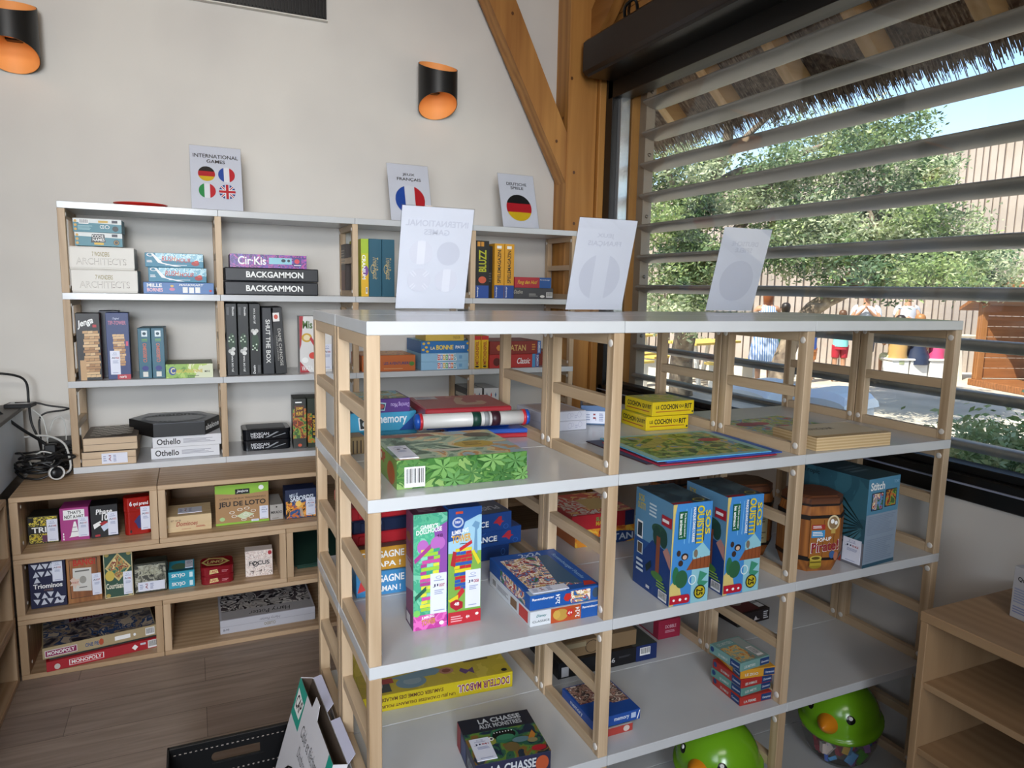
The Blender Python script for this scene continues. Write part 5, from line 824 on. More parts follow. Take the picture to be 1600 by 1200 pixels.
# ---------- island, third shelf
gbox('board_game_box', 'wide yellow box with purple upside-down title on its side', 'game box', .395, 1.783, f4+.0005, .428, .085+.0, .048, -3.0, '#c8b018', []) if False else None
gbox('board_game_box', 'wide yellow flat box with purple upside-down title on its side', 'game box', .385, 1.786, f4+.0005, .437, .255, .048, -3.2, '#c8b414', [
    ('t', 'F', 'DOCTEUR MABOUL', .615, .25, .98, .78, Wt, {'r': 180, 'b': .07}), ('t', 'F', 'DOCTEUR MABOUL', .618, .27, .977, .76, '#7a2458', {'r': 180, 'b': .03}), ('t', 'F', "UN JEU D'ADRESSE DELIRANT POUR", .12, .2, .6, .44, '#5c3818', {'r': 180, 'b': .02}), ('t', 'F', "S'AMUSER COMME DES MALADES", .1, .58, .52, .82, '#5c3818', {'r': 180, 'b': .02}), ('r', 'T', 0, 0, 1, 1, 'mabt'),
    ('e', 'T', .33, .16, .10, .12, '#7c98a4'), ('e', 'T', .34, .18, .06, .07, '#98aab0'), ('p', 'T', [(.2, .3), (.5, .38), (.56, .3), (.5, .22), (.3, .22)], '#7c98a4'), ('e', 'T', .58, .26, .05, .07, '#c08870'), ('e', 'T', .58, .26, .03, .04, '#8a4838'), ('p', 'T', [(.66, .2), (.69, .12), (.72, .16), (.75, .1), (.76, .24), (.72, .19), (.68, .26)], '#6a4a78'), ('l', 'T', .72, .34, .96, .56, 3, '#6c5828'), ('t', 'T', 'DOCTEUR', .8, .82, .97, .92, '#a04058', {'r': 180}), ('r', 'T', .12, .04, .19, .26, '#4a5050'), ('r', 'T', .12, .2, .22, .3, '#a84440'), ('e', 'T', .95, .06, .02, .03, K), ('e', 'T', .7, .7, .06, .08, '#8a9aa0')])
gbox('game_box', 'square dark box with a green monster picture and white capitals, near the front edge', 'game box', .561, 1.395, f4+.0005, .187, .175, .066, -6, '#232640', [
    ('r', 'T', 0, 0, 1, 1, 'mons'), ('r', 'T', 0, .66, 1, 1, '#20222c'), ('t', 'T', 'LA CHASSE', .26, .84, .86, .95, '#c0c4c8', {'b': .05}), ('t', 'T', 'AUX MONSTRES', .24, .72, .84, .82, '#b0b4b8', {'b': .05}), ('e', 'T', .52, .5, .19, .17, '#2f6c50'), ('e', 'T', .52, .52, .16, .11, '#0c0f10'), ('e', 'T', .52, .46, .12, .06, '#3a7c5c')]+[('e', 'T', .4+i*.04, .58, .008, .012, Wt) for i in range(7)]+[
    ('e', 'T', .3, .42, .08, .09, '#8a8e3c'), ('e', 'T', .32, .46, .04, .04, Wt), ('e', 'T', .33, .46, .02, .02, K), ('e', 'T', .7, .34, .12, .06, '#5c7c84'), ('p', 'T', [(.8, .34), (.9, .5), (.92, .4), (.86, .28)], '#b87830'), ('e', 'T', .54, .22, .1, .1, '#6c5a34'), ('e', 'T', .87, .1, .1, .06, '#a81c28'), ('e', 'T', .84, .28, .07, .05, '#8a8058'),
    ('t', 'F', 'LA CHASSE', .2, .5, .8, .86, '#c0c4c8', {'b': .05}), ('t', 'F', 'AUX MONSTRES', .2, .16, .8, .44, '#b0b4b8', {'b': .05}), ('e', 'F', .88, .6, .09, .3, '#a84c2c'), ('r', 'L', 0, 0, .2, 1, '#8e1c28'), ('r', 'L', .24, .1, .5, .9, '#2c3c6c'), ('t', 'L', 'MONSTRES', .6, .3, .95, .7, '#98a0a8')], stickers=[S('JI', .04, .06, .30, .52, 'T', c2='041')])
gbox('game_box', 'long black flat box with a blue end and a barcode, under a brown carton', 'game box', .962, 1.742, f4+.0005, .353, .2, .052, -.5, '#0e0e12', [('r', 'F', .78, 0, 1, 1, '#14285c'), ('b', 'F', .82, .35, .93, .85), ('t', 'F', 'triom6', .36, .3, .56, .6, '#b8b8bc'), ('r', 'F', .03, .1, .1, .7, '#a8a8ac'), ('l', 'F', .6, .5, .74, .62, 2, '#4a4a50'), ('e', 'F', .12, .75, .012, .1, '#c8c8cc'), ('r', 'T', .75, 0, 1, 1, '#3c4440')])
gbox('carton_box', 'kraft brown carton lying on the long black box', 'carton', .985, 1.755, f4+.053, .26, .17, .05, -.5, '#8a7050', [('o', 'F', .38, .5, .09, .42, .1, '#3c2c20'), ('r', 'F', .0, .6, .3, .9, '#a89878'), ('p', 'F', [(.5, .2), (.58, .2), (.57, .9), (.52, .9)], '#3a2c20')])
gbox('game_box', 'small crimson box with a white side panel, at the back of the middle bay', 'game box', 1.388, 1.83, f4+.0005, .088, .15, .066, -1, '#98203c', [('t', 'F', 'DOBBLE', .3, .55, .8, .72, '#d8b0bc'), ('l', 'F', .3, .3, .8, .45, 2, '#c890a0'), ('r', 'L', .1, .1, .8, .9, '#8c8488')])
gbox('game_box', 'black and pink slanted box leaning behind the crimson one', 'game box', 1.47, 1.92, f4+.0005, .05, .1, .1, -30, '#16161c', [('p', 'F', [(0, .5), (.5, 1), (1, 1), (.2, .2)], '#a87c84'), ('l', 'F', .4, .1, .9, .5, 4, '#a8a8b0')])
gbox('picture_game_box', 'flat white and red picture box, under the blue one behind the middle post', 'game box', .895, 1.452, f4+.0005, .137, .182, .021, 0, '#c0b8b0', [('r', 'F', .4, 0, 1, 1, '#a83c34'), ('e', 'F', .86, .5, .07, .4, '#c8b8b0'), ('r', 'T', .03, .03, .97, .97, '#3c4a2c'), ('e', 'L', .3, .5, .1, .4, '#a83c34'), ('t', 'L', 'HABA', .6, .3, .8, .7, '#a8343c')])
gbox('picture_game_box', 'flat blue box with a picture lid, lying on the white and red one', 'game box', .91, 1.458, f4+.022, .15, .165, .030, 0, '#1c4a98', [('t', 'F', 'memory', .45, .3, .76, .68, '#d0d8e4', {'b': .02}), ('r', 'F', .8, .3, .9, .8, '#b0c0dc'), ('p', 'F', [(.92, .1), (.94, .1), (.99, .9), (.97, .9)], Wt), ('r', 'T', .05, .3, .97, .97, 'memo'), ('p', 'T', [(.0, .0), (.9, .0), (.5, .45), (0, .45)], '#1c4a98'), ('t', 'L', 'memory', .3, .3, .7, .7, '#d0d8e4')])
cl = [('#a83028', 'red', 'bottom'), ('#5c8c84', 'grey-green', 'second from the bottom'), ('#a02c28', 'red', 'third from the bottom'), ('#c8902c', 'amber', 'fourth from the bottom'), ('#6c9490', 'grey-green', 'top')]
for i, (c_, nm, ps) in enumerate(cl):
    dx = (0, .006, .002, .002, -.006)[i]; rt = (-3, 2, -1, -9, 3)[i]
    gbox('small_puzzle_box', 'small %s puzzle box with blue corner panels, %s in the stack' % (nm, ps), 'puzzle box', 1.374+dx, 1.424+(.0, .003, .001, .006, 0)[i], f4+.0005+i*.0262, .112, .125, .0257, rt, c_,
         [('r', 'F', .66, .1, .98, .9, '#16386c'), ('t', 'F', 'Clementoni', .7, .35, .96, .6, '#d0d8e4'), ('t', 'F', ['LA FERME', 'LES METS', 'LES ANIMAUX', 'LE ZOO', 'LES METIERS'][i], .12, .3, .5, .6, '#c8d0cc', {'b': .02}), ('r', 'L', .68, .08, .97, .92, '#16386c'), ('t', 'L', 'Clementoni', .71, .35, .95, .6, '#d0d8e4'), ('e', 'L', .1, .6, .06, .3, '#16386c'), ('t', 'L', 'LES ANIMAUX', .3, .3, .6, .6, '#c8d0cc')]+([('r', 'T', .05, .05, .6, .7, 'fox'), ('r', 'T', .65, .05, .95, .95, '#8c9490'), ('b', 'T', .7, .1, .9, .5), ('t', 'T', 'LES METIERS', .1, .78, .6, .9, '#c0ccc8')] if i == 4 else []),
         group='stack of five small puzzle boxes')
gbox('game_box', 'dark red and black box with a barcode, at the back of the third bay', 'game box', 1.70, 1.80, f4+.0005, .155, .19, .044, 3, '#1c1214', [('p', 'F', [(.5, .2), (.56, .6), (.62, .3), (.7, .25)], '#c0b8b8'), ('l', 'F', .8, .15, .96, .85, 4, '#c8c8cc'), ('r', 'T', .05, .05, .75, .95, '#5a1c20'), ('b', 'T', .78, .1, .95, .9), ('e', 'T', .4, .5, .2, .2, '#a89890'), ('r', 'F', 0, 0, .45, .5, '#3c3c34')])
gbox('game_box', 'ochre flat box at the very back of the third bay', 'game box', 1.72, 2.0, f4+.0005, .2, .05, .05, 0, '#7a5a28')

# ---------- bird-headed tubs of bricks
def tub(label, cx, cy, fz):
    root = empty('brick_tub', (cx, cy, f5+.0003), fz); tag(root, label, 'toy tub')
    cm, nt, b = newmat('clear_plastic') if 'clear_plastic' not in MC else (MC['clear_plastic'], None, None)
    if nt:
        b.inputs['Transmission Weight'].default_value = .95; b.inputs['Roughness'].default_value = .05; b.inputs['IOR'].default_value = 1.12; b.inputs['Base Color'].default_value = (.95, .97, .97, 1)
    mb = MB(); mb.lathe([(.001, 0), (.07, .0), (.098, .03), (.116, .08), (.122, .135)], cm, 32); mb.build('bowl', root)
    G_ = mat('#6ca41c', .18); R_ = Matrix.Rotation(math.radians(14), 3, 'Y')
    mb = MB(); mb.lathe([(.122, -.006), (.130, -.002), (.131, .006), (.126, .012), (.122, .014)]+[(.122*math.cos(t), .014+.125*math.sin(t)) for t in [k*PI/2/8 for k in range(1, 8)]]+[(.001, .139)], G_, 36, (0, 0, .14), rot=R_); lid = mb.build('lid', root)
    # beak and eyes on the side facing local +x
    mb = MB(); d = R_ @ Vector((math.cos(.35), 0, math.sin(.35))); q = d.to_track_quat('Z', 'Y').to_matrix(); c0 = Vector((0, 0, .154))+d*.112
    mb.lathe([(.034, -.004), (.032, .012), (.020, .034), (.006, .052), (.001, .055)], mat('#d8841c', .25), 20, c0, rot=q); mb.build('beak', lid)
    for s in (-1, 1):
        d = R_ @ Vector((math.cos(.55)*math.cos(s*.62), math.cos(.55)*math.sin(s*.62), math.sin(.55))); q = d.to_track_quat('Z', 'Y').to_matrix(); c0 = Vector((0, 0, .154))+d*.1215
        mb = MB(); mb.lathe([(.001, .004), (.012, .0035), (.0165, .001), (.017, -.003)], mat('#101410', .2), 16, c0, rot=q); mb.lathe([(.001, .0052), (.006, .0045), (.0062, .003)], Wt, 10, c0+Vector((0, 0, .005))+d*.0005, rot=q); mb.build('eye', lid)
    d = R_ @ Vector((math.cos(.5)*math.cos(2.0), -math.cos(.5)*math.sin(2.0)*-1, math.sin(.5)))
    mb = MB(); rnd = random.Random(int(cx*100)); cols = ['#1c50b0', '#b82434', '#d8c8c0', '#5aa82c', '#8a4c9a', '#d84c5c', '#3c8cc8', '#c8a02c']
    for i in range(46):
        a = rnd.random()*2*PI; z = .012+rnd.random()*.10; rr_ = (rnd.random()**.5)*(.05+.5*z); s = .011+rnd.random()*.009; E_ = Euler((rnd.random()*3, rnd.random()*3, rnd.random()*3)).to_matrix(); c = Vector((rr_*math.cos(a), rr_*math.sin(a), z+.006))
        m2 = MB(); m2.box(-s, s, -s*.6, s*.6, -s*.4, s*.4, cols[i % 8]); mb.add([E_ @ Vector(v)+c for v in m2.v], m2.f, cols[i % 8])
    o = mb.build('toy_bricks', root); o['kind'] = 'stuff'
tub('green bird-faced lidded tub of coloured bricks on the bottom shelf, right-hand one', 1.915, 1.53, math.radians(-158))
tub('green bird-faced lidded tub of coloured bricks on the bottom shelf, left-hand one', 1.385, 1.51, math.radians(-158))

# ================================================================== SIGNS
RED, YEL, BLU, GRN = '#c01c28', '#e0b818', '#1c4ca4', '#1c8a44'
def disc(cx, cy, r, asp, cols, vert, f='F'):
    """round flag badge from three bands"""
    out = []; n = 16
    for k in range(3):
        a, b = -1+2*k/3, -1+2*(k+1)/3; pts = []
        P1 = []; P2 = []
        for i in range(n+1):
            t = a+(b-a)*i/n; h = math.sqrt(max(0, 1-t*t)); P1.append((t, h)); P2.append((t, -h))
        for t, h in P1+P2[::-1]:
            if vert: pts.append((cx+r*t, cy+r*asp*h))
            else: pts.append((cx+r*h, cy-r*asp*t))
        out.append(('p', f, pts, cols[k]))
    return out
DE = ['#181818', RED, YEL]; FRc = [BLU, '#e4e4e8', RED]; IT = [GRN, '#e4e4e8', RED]
def ukdisc(cx, cy, r, asp, f='F'):
    v = [('e', f, cx, cy, r, r*asp, '#1c3c84')]
    for s in (1, -1):
        for w_, c_ in ((.16, '#e4e4e8'), (.06, RED)):
            dx, dy = .707, .707*s; px, py = -dy*w_, dx*w_
            v.append(('p', f, [(cx+r*(-dx+px), cy+r*asp*(-dy+py)), (cx+r*(dx+px), cy+r*asp*(dy+py)), (cx+r*(dx-px), cy+r*asp*(dy-py)), (cx+r*(-dx-px), cy+r*asp*(-dy-py))], c_))
    for w_, c_ in ((.28, '#e4e4e8'), (.16, RED)):
        L_ = .96
        v += [('r', f, cx-r*w_, cy-r*asp*L_, cx+r*w_, cy+r*asp*L_, c_), ('r', f, cx-r*L_, cy-r*asp*w_, cx+r*L_, cy+r*asp*w_, c_)]
    return v
def acrylic():
    if 'acrylic' in MC: return MC['acrylic']
    m = bpy.data.materials.new('acrylic'); m.use_nodes = True; MC['acrylic'] = m; nt = m.node_tree; nt.nodes.remove(nt.nodes['Principled BSDF'])
    tr = nt.nodes.new('ShaderNodeBsdfTransparent'); gl = nt.nodes.new('ShaderNodeBsdfGlossy'); gl.inputs['Roughness'].default_value = .03; fr = schlick(nt); ms = nt.nodes.new('ShaderNodeMixShader')
    tr.inputs[0].default_value = (.96, .97, .98, 1)
    nt.links.new(fr.outputs[0], ms.inputs[0]); nt.links.new(tr.outputs[0], ms.inputs[1]); nt.links.new(gl.outputs[0], ms.inputs[2]); nt.links.new(ms.outputs[0], nt.nodes['Material Output'].inputs[0]); return m
def sign(label, x, y, z, rot, cmds, lean=17, back=None):
    """A4 sheet in a slanted clear stand. local: faces -y, leans back"""
    root = empty('sign_holder', (x, y, z), math.radians(rot)); tag(root, label, 'sign', 'printed signs in clear stands')
    w, h = .212, .300; th = math.radians(lean); R_ = Matrix.Rotation(-th, 3, 'X')
    mb = MB(); m2 = MB(); m2.box(-w/2-.002, w/2+.002, -.0032, -.0012, 0, h, acrylic()); m2.box(-w/2-.002, w/2+.002, .0012, .0032, 0, h, acrylic())
    mb.add([R_ @ Vector(v)+Vector((0, 0, .0035)) for v in m2.v], m2.f, acrylic()); m2 = MB(); m2.box(-w/2-.002, w/2+.002, -.003, .075, .0003, .003, acrylic()); mb.add(m2.v, m2.f, acrylic()); mb.build('clear_stand', root)
    mb = MB(); mb.box(-w/2, w/2, -.0004, .0004, .002, h-.002, mat('#dcdce4', .6)); F = {'F': (Vector((-w/2, -.0004, .002)), Vector((w, 0, 0)), Vector((0, 0, h-.004)), Vector((0, -1, 0))), 'K': (Vector((-w/2, .0004, .002)), Vector((w, 0, 0)), Vector((0, 0, h-.004)), Vector((0, 1, 0)))}
    p = Painter(mb, F, .00005); p.run(cmds)
    if back: p.run(back)
    o = mb.build('printed_sheet', root, loc=(0, 0, .0035)); o.rotation_euler = (-th, 0, 0)
    return root
AS = 1/1.41
intl = [('t', 'F', 'INTERNATIONAL', .06, .815, .94, .875, K, {'b': .016}), ('t', 'F', 'GAMES', .32, .735, .68, .79, K, {'b': .016})]+disc(.31, .56, .165, AS, DE, False)+disc(.70, .56, .165, AS, FRc, True)+disc(.31, .29, .165, AS, IT, True)+ukdisc(.70, .29, .165, AS)
fra = [('t', 'F', 'JEUX', .36, .79, .66, .845, K, {'b': .016}), ('t', 'F', 'FRANÇAIS', .22, .70, .80, .765, K, {'b': .016})]+disc(.5, .37, .36, AS, FRc, True)
deu = [('t', 'F', 'DEUTSCHE', .22, .79, .78, .845, K, {'b': .016}), ('t', 'F', 'SPIELE', .32, .715, .68, .77, K, {'b': .016})]+disc(.5, .37, .35, AS, DE, False)
sz = ST[0]+.0004
sign('white sign reading INTERNATIONAL GAMES with four round flags, on the back shelving', .128, 3.475, sz, 0, intl)
sign('white sign reading JEUX FRANCAIS with one round blue white red flag, on the back shelving', 1.018, 3.475, sz, 1, fra)
sign('white sign reading DEUTSCHE SPIELE with one round black red gold flag, on the back shelving', 1.615, 3.475, sz, 2, deu)
gh = '#c9c9d4'; gh2 = '#cfcfd9'
def ghost(cm):
    out = []
    for c in cm:
        c = list(c); c[1] = 'K'
        if c[0] == 't': c[7] = gh; c = c[:8]+[{'b': .02}]
        elif c[0] == 'p': c[3] = gh2 if c[3] != '#e4e4e8' else '#dadae2'
        elif c[0] == 'e': c[6] = gh2
        elif c[0] == 'r': c[6] = gh2
        out.append(tuple(c))
    return out
def revsign(label, x, y, rot, cm):
    # the front of the sheet faces away from us; its back shows the print faintly through the paper
    return sign(label, x, y, FT[0]+.0004, 180+rot, cm, lean=15, back=[('r', 'K', .0, .0, 1, 1, '#dcdce4')]+ghost(cm)+[('r', 'K', 0, .235, 1, .237, '#d2d2dc')])
revsign('back of a sign on the island, with four faint round badges, leftmost of three', .650, 2.03, 0, intl)
revsign('sign seen from behind on the island, with one faint round badge, middle of the three', 1.212, 2.03, 0, fra)
revsign('sign seen from behind on the island, reflecting a patch of sky, rightmost of the three', 1.779, 2.03, 0, deu)

# ================================================================== WALL LAMPS, VENT
def lamp(label, cx, cz):
    root = empty('wall_lamp', (cx, YB-.105, cz)); tag(root, label, 'wall lamp', 'black and copper wall lamps')
    n = 40; r = .100
    for nm, rad, m_, fl in (('shade', r, mat('#0d0d0e', .45), 1), ('copper_lining', r-.0025, mat('#f0a25a', .6, 0), 1)):
        mb = MB(); vs = []; fs = []
        for i in range(n):
            a = 2*PI*i/n; zz = .098+.047*math.sin(a)
            vs += [(rad*math.cos(a), rad*math.sin(a), -zz), (rad*math.cos(a), rad*math.sin(a), zz)]
        for i in range(n): k = (i+1) % n; fs.append((2*i, 2*k, 2*k+1, 2*i+1))
        mb.add(vs, fs, m_, True); mb.build(nm, root, recalc=False)
    mb = MB(); mb.lathe([(.0005, -.02), (.035, -.02), (.035, .02), (.0005, .02)], mat('#c8803c', .5, .3), 20); mb.build('lamp_core', root); pl_ = bpy.data.lights.new('lamp_bulb', 'POINT'); pl_.energy = .06; pl_.color = (1, .72, .42); pl_.shadow_soft_size = .02; po_ = bpy.data.objects.new('lamp_bulb', pl_); COL.objects.link(po_); po_.parent = root; po_.location = (0, 0, -.05)
    mb = MB(); mb.box(-.03, .03, .06, .104, -.02, .02, BLACK, .002); mb.build('wall_mount', root)
lamp('black curved wall lamp with copper lining, nearer the window beam', 1.205, 1.022+H)
lamp('black curved wall lamp with copper lining, cut by the left edge of the picture', -.632, 1.005+H)
root = empty('air_vent', (.16, YB, 2.95)); tag(root, 'black slatted air vent at the top of the back wall', 'air vent')
mb = MB(); mb.box(-.49, .505, -.03, .0, -.125, -.12, mat('#d8d4cc', .5)); mb.box(-.49, .50, -.02, .05-.05, -.12, .2, BLACK); mb.build('housing', root)
mb = MB()
for i in range(60): mb.box(-.48+i*.0163, -.476+i*.0163, -.030, -.02, -.11, .2, mat('#1c1c1e', .4))
mb.build('slats', root)

# ================================================================== CABLES on the left
def cord(label, pts, r=.004, m=None, nm='power_cable'):
    mb = MB(); mb.tube(pts, r, m or mat('#0e0e10', .45), 8, res=6); return tag(mb.build(nm), label, 'cable')
z0 = .7345
cord('black cable arching down from the left edge into the cable heap', [(-.80, 3.55, 1.16), (-.70, 3.58, 1.145), (-.655, 3.60, 1.11), (-.65, 3.60, 1.02), (-.645, 3.60, .93), (-.62, 3.58, .86), (-.60, 3.52, .80), (-.58, 3.45, .75)], .005)
cord('thick black cable running diagonally from the dark cabinet top into the heap', [(-.78, 3.40, 1.085), (-.72, 3.42, 1.01), (-.655, 3.46, .93), (-.60, 3.50, .87), (-.555, 3.50, .82), (-.52, 3.46, .765), (-.54, 3.40, .742)], .0065)
cord('thin black cable making a pointed loop beside the cable heap', [(-.70, 3.60, 1.02), (-.63, 3.62, 1.015), (-.58, 3.62, 1.0), (-.51, 3.62, .985), (-.53, 3.63, .975), (-.60, 3.63, .965), (-.62, 3.62, .93), (-.615, 3.60, .84), (-.61, 3.55, .745)], .004)
for k in range(7):
    rnd = random.Random(k+11); cx, cy = -.58+rnd.uniform(-.03, .03), 3.40+rnd.uniform(-.05, .06); R0 = .05+rnd.random()*.045; pts = []
    for i in range(15):
        a = i*.52+k; pts.append((cx+R0*math.cos(a)*(1+.2*math.sin(3*a)), cy+R0*.8*math.sin(a), z0+.006+.010*k+.022*rnd.random()+.02*(k > 3)))
    cord(['black cable coiled in the heap, %s layer' % s for s in ('lowest', 'second', 'third', 'fourth', 'fifth', 'sixth', 'topmost')][k], pts, .0045+.001*(k % 2))
wm = mat('#c8c8c4', .4)
cord('white cable looping from the cabinet down to the white plug', [(-.66, 3.52, .885), (-.60, 3.5, .892), (-.55, 3.47, .887), (-.505, 3.44, .86), (-.485, 3.40, .81), (-.482, 3.385, .765), (-.50, 3.36, .752)], .0045, wm)
cord('thin white cable draped over the coils', [(-.64, 3.6, .99), (-.60, 3.58, .95), (-.585, 3.56, .88), (-.58, 3.54, .83), (-.55, 3.50, .80), (-.56, 3.44, .775), (-.61, 3.42, .77), (-.63, 3.44, .80), (-.59, 3.46, .83), (-.53, 3.45, .81)], .003, wm)
cord('thin white cable hanging in a small arch behind the coils', [(-.585, 3.62, .88), (-.57, 3.63, .93), (-.545, 3.64, .945), (-.53, 3.64, .92), (-.525, 3.63, .85), (-.53, 3.6, .80)], .0028, wm)
root = empty('plug_socket', (-.525, 3.335, .7645)); tag(root, 'round white socket end lying at the front of the cable heap', 'socket')
Rp = Euler((math.radians(82), 0, math.radians(24))).to_matrix()
mb = MB(); mb.lathe([(.012, -.055), (.020, -.035), (.027, -.012), (.029, .012), (.026, .016), (.024, .012), (.023, .0)], mat('#d8d6d2', .35), 24, rot=Rp); mb.build('shell', root)
mb = MB(); mb.lathe([(.001, .004), (.0225, .004), (.0225, -.008), (.001, -.01)], mat('#0c0c0e', .4), 20, rot=Rp); mb.build('core', root)
root = empty('power_adapter', (-.565, 3.50, z0)); tag(root, 'black power adapter standing up among the cables', 'power adapter')
mb = MB(); mb.box(-.022, .022, -.018, .018, 0, .12, mat('#0d0d0f', .5), .005); mb.build('body', root)
gbox('router_box', 'flat black device with a white top lying on the cabinet corner at the left', 'device', -.735, 3.57, 1.0035, .10, .07, .016, -8, '#141416', [('r', 'T', .1, .1, .9, .9, '#b8bcc0')])
gbox('black_case', 'dark box behind the cables against the back wall', 'box', -.60, 3.60, z0-.0022, .12, .12, .11, 0, '#141312')

# ================================================================== CRATE AND DARTBOARD BOX
root = empty('folding_crate', (.092, 1.75, 0)); tag(root, 'black perforated plastic crate with an oval hand slot, at the bottom edge', 'crate')
BP = mat('#0d0d0f', .4)
def holed(name, y, x0, x1):
    mb = MB(); t = .006; zt_ = .252; sx0, sx1, sz0, sz1 = (x0+x1)/2-.075, (x0+x1)/2+.045, .185, .215
    mb.box(x0, x1, y-t, y, 0, sz0, BP); mb.box(x0, x1, y-t, y, sz1, zt_, BP); n = 8
    # rounded slot: left and right remainders
    for s, xa, xb in ((-1, x0, sx0), (1, sx1, x1)):
        pts = [(xa, sz0), (xa, sz1)]; c = xb-s*.0; arc = []
        for i in range(n+1):
            a = PI/2-PI*i/n; arc.append((xb+s*.012*(math.cos(a)) , (sz0+sz1)/2+(sz1-sz0)/2*math.sin(a)))
        P = [(xa, sz1)]+arc+[(xa, sz0)]
        vs = [(p[0], y-t, p[1]) for p in P]+[(p[0], y, p[1]) for p in P]; k = len(P)
        mb.add(vs, [tuple(range(k)), tuple(range(k, 2*k))]+[(i, (i+1) % k, k+(i+1) % k, k+i) for i in range(k)], BP)
    mb.box(x0-.003, x1+.003, y-t-.004, y+.004, zt_-.008, zt_+.004, BP, .0015)
    g = mat('#8c837c', .6)
    for i in range(26): mb.box(x0+.012+i*.0138, x0+.018+i*.0138, y-t-.0003, y-t-.0001, zt_-.021, zt_-.018, g)
    for j in range(3):
        for i in range(26): mb.box(x0+.012+i*.0138, x0+.017+i*.0138, y-t-.0003, y-t-.0001, .150-j*.03, .154-j*.03, g)
    mb.box((x0+x1)/2-.085, (x0+x1)/2+.055, y-t-.003, y-t, .178, .182, BP); return mb.build(name, root, loc=(-.092, -1.75, 0))
holed('end_panel', 2.05, -.102, .29); holed('end_panel', 1.45, -.102, .29)
mb = MB(); mb.box(-.105, -.099, 1.444, 2.052, 0, .256, BP, .001); mb.build('side_panel', root, loc=(-.092, -1.75, 0))
mb = MB(); mb.box(.287, .293, 1.444, 2.052, 0, .256, BP, .001); mb.build('side_panel', root, loc=(-.092, -1.75, 0))
mb = MB(); mb.box(-.1, .288, 1.446, 2.05, .001, .007, BP); mb.build('bottom', root, loc=(-.092, -1.75, 0))
# dartboard carton leaning against the shelving: local x along its length (towards the camera), local z up the face
root = empty('dartboard_box', (.10, 1.54, .012)); tag(root, 'white and teal carton with a dartboard picture, open top flaps, leaning in the black crate', 'carton')
A_ = Vector((.243, 1.92, .462)); Bv = Vector((.270, 1.555, .480)); dx = (Bv-A_).normalized(); foot = Vector((.115, 1.93, .010)); dz = (A_-foot); hz = dz.length; dz.normalize(); nrm = dx.cross(dz).normalized()
if nrm.x > 0: nrm = -nrm
o_ = Vector((.10, 1.54, .012)); Lb = .385; th_ = .036
dx = (dx-dz*dx.dot(dz)).normalized(); nrm = dx.cross(dz); nrm = nrm if nrm.x < 0 else -nrm
c0 = foot-o_
mb = MB(); cw = mat('#d4d2d6', .5)
P = [c0+dx*a-nrm*b+dz*c for c in (0, hz) for a, b in ((0, 0), (Lb, 0), (Lb, th_), (0, th_))]
mb.add(P, [(0, 1, 2, 3), (0, 1, 5, 4), (1, 2, 6, 5), (2, 3, 7, 6), (3, 0, 4, 7)], cw)
# inside walls, dark kraft
P2 = [c0+dx*a-nrm*b+dz*c for c in (hz*.55, hz-.0005) for a, b in ((.003, .003), (Lb-.003, .003), (Lb-.003, th_-.003), (.003, th_-.003))]
mb.add(P2, [(0, 1, 2, 3), (0, 1, 5, 4), (1, 2, 6, 5), (2, 3, 7, 6), (3, 0, 4, 7)], mat('#4a3c30', .8))
F = {'F': (c0, dx*Lb, dz*hz, nrm)}; TE = '#1c9c88'
dart = [('r', 'F', .0, .78, .24, 1, TE), ('p', 'F', [(.04, .83), (.2, .83), (.22, .93), (.03, .95)], Wt), ('t', 'F', 'CAP', .05, .85, .2, .93, K, {'b': .02, 's': .3}), ('r', 'F', .9, 0, 1, 1, TE), ('t', 'F', 'Cible et fléchettes', .32, .80, .84, .87, '#3c3c40', {'b': -.01, 's': .2}), ('t', 'F', 'Dartboard and darts', .36, .70, .84, .76, '#3c3c40', {'b': -.015, 's': .2}), ('t', 'F', '10+', .72, .6, .86, .67, '#2c2c30', {'s': .2}),
        ('e', 'F', .42, .36, .30, .27, K), ('e', 'F', .42, .36, .235, .212, '#2c2a2c')]
for i in range(20):
    a0 = 2*PI*i/20; a1 = 2*PI*(i+1)/20
    if i % 2: dart.append(('p', 'F', [(.42, .36), (.42+.225*math.cos(a0), .36+.203*math.sin(a0)), (.42+.225*math.cos(a1), .36+.203*math.sin(a1))], '#8e8a84'))
    dart.append(('t', 'F', str([6, 13, 4, 18, 1, 20, 5, 12, 9, 14, 11, 8, 16, 7, 19, 3, 17, 2, 15, 10][i]), .42+.265*math.cos(a0+.15)-.018, .36+.24*math.sin(a0+.15)-.018, .42+.265*math.cos(a0+.15)+.018, .36+.24*math.sin(a0+.15)+.018, '#c8c4c0'))
dart += [('e', 'F', .42, .36, .03, .027, '#3a3a3a'), ('e', 'F', .42, .36, .012, .011, '#a82c34'), ('e', 'F', .80, .38, .06, .08, K), ('r', 'F', .1, .2, .16, .3, '#2c3c88')]
Painter(mb, F, .0003).run(dart); mb.build('carton', root)
mb = MB()
def quad(mb, pts, m): mb.add(pts, [(0, 1, 2, 3)], m)
B0 = c0-nrm*th_+dz*hz; fl = (dz*.75-nrm*.66).normalized()
for a, b, L_ in ((.0, .17, .022), (.21, .385, .024)): mb.add([B0+dx*a, B0+dx*b, B0+dx*(b-.012)+fl*L_, B0+dx*(a+.012)+fl*L_, B0+dx*a-nrm*.0012, B0+dx*b-nrm*.0012, B0+dx*(b-.012)+fl*L_-nrm*.0012, B0+dx*(a+.012)+fl*L_-nrm*.0012], [(0, 1, 2, 3), (4, 5, 6, 7), (0, 1, 5, 4), (1, 2, 6, 5), (2, 3, 7, 6), (3, 0, 4, 7)], mat('#b8b8cc', .4))
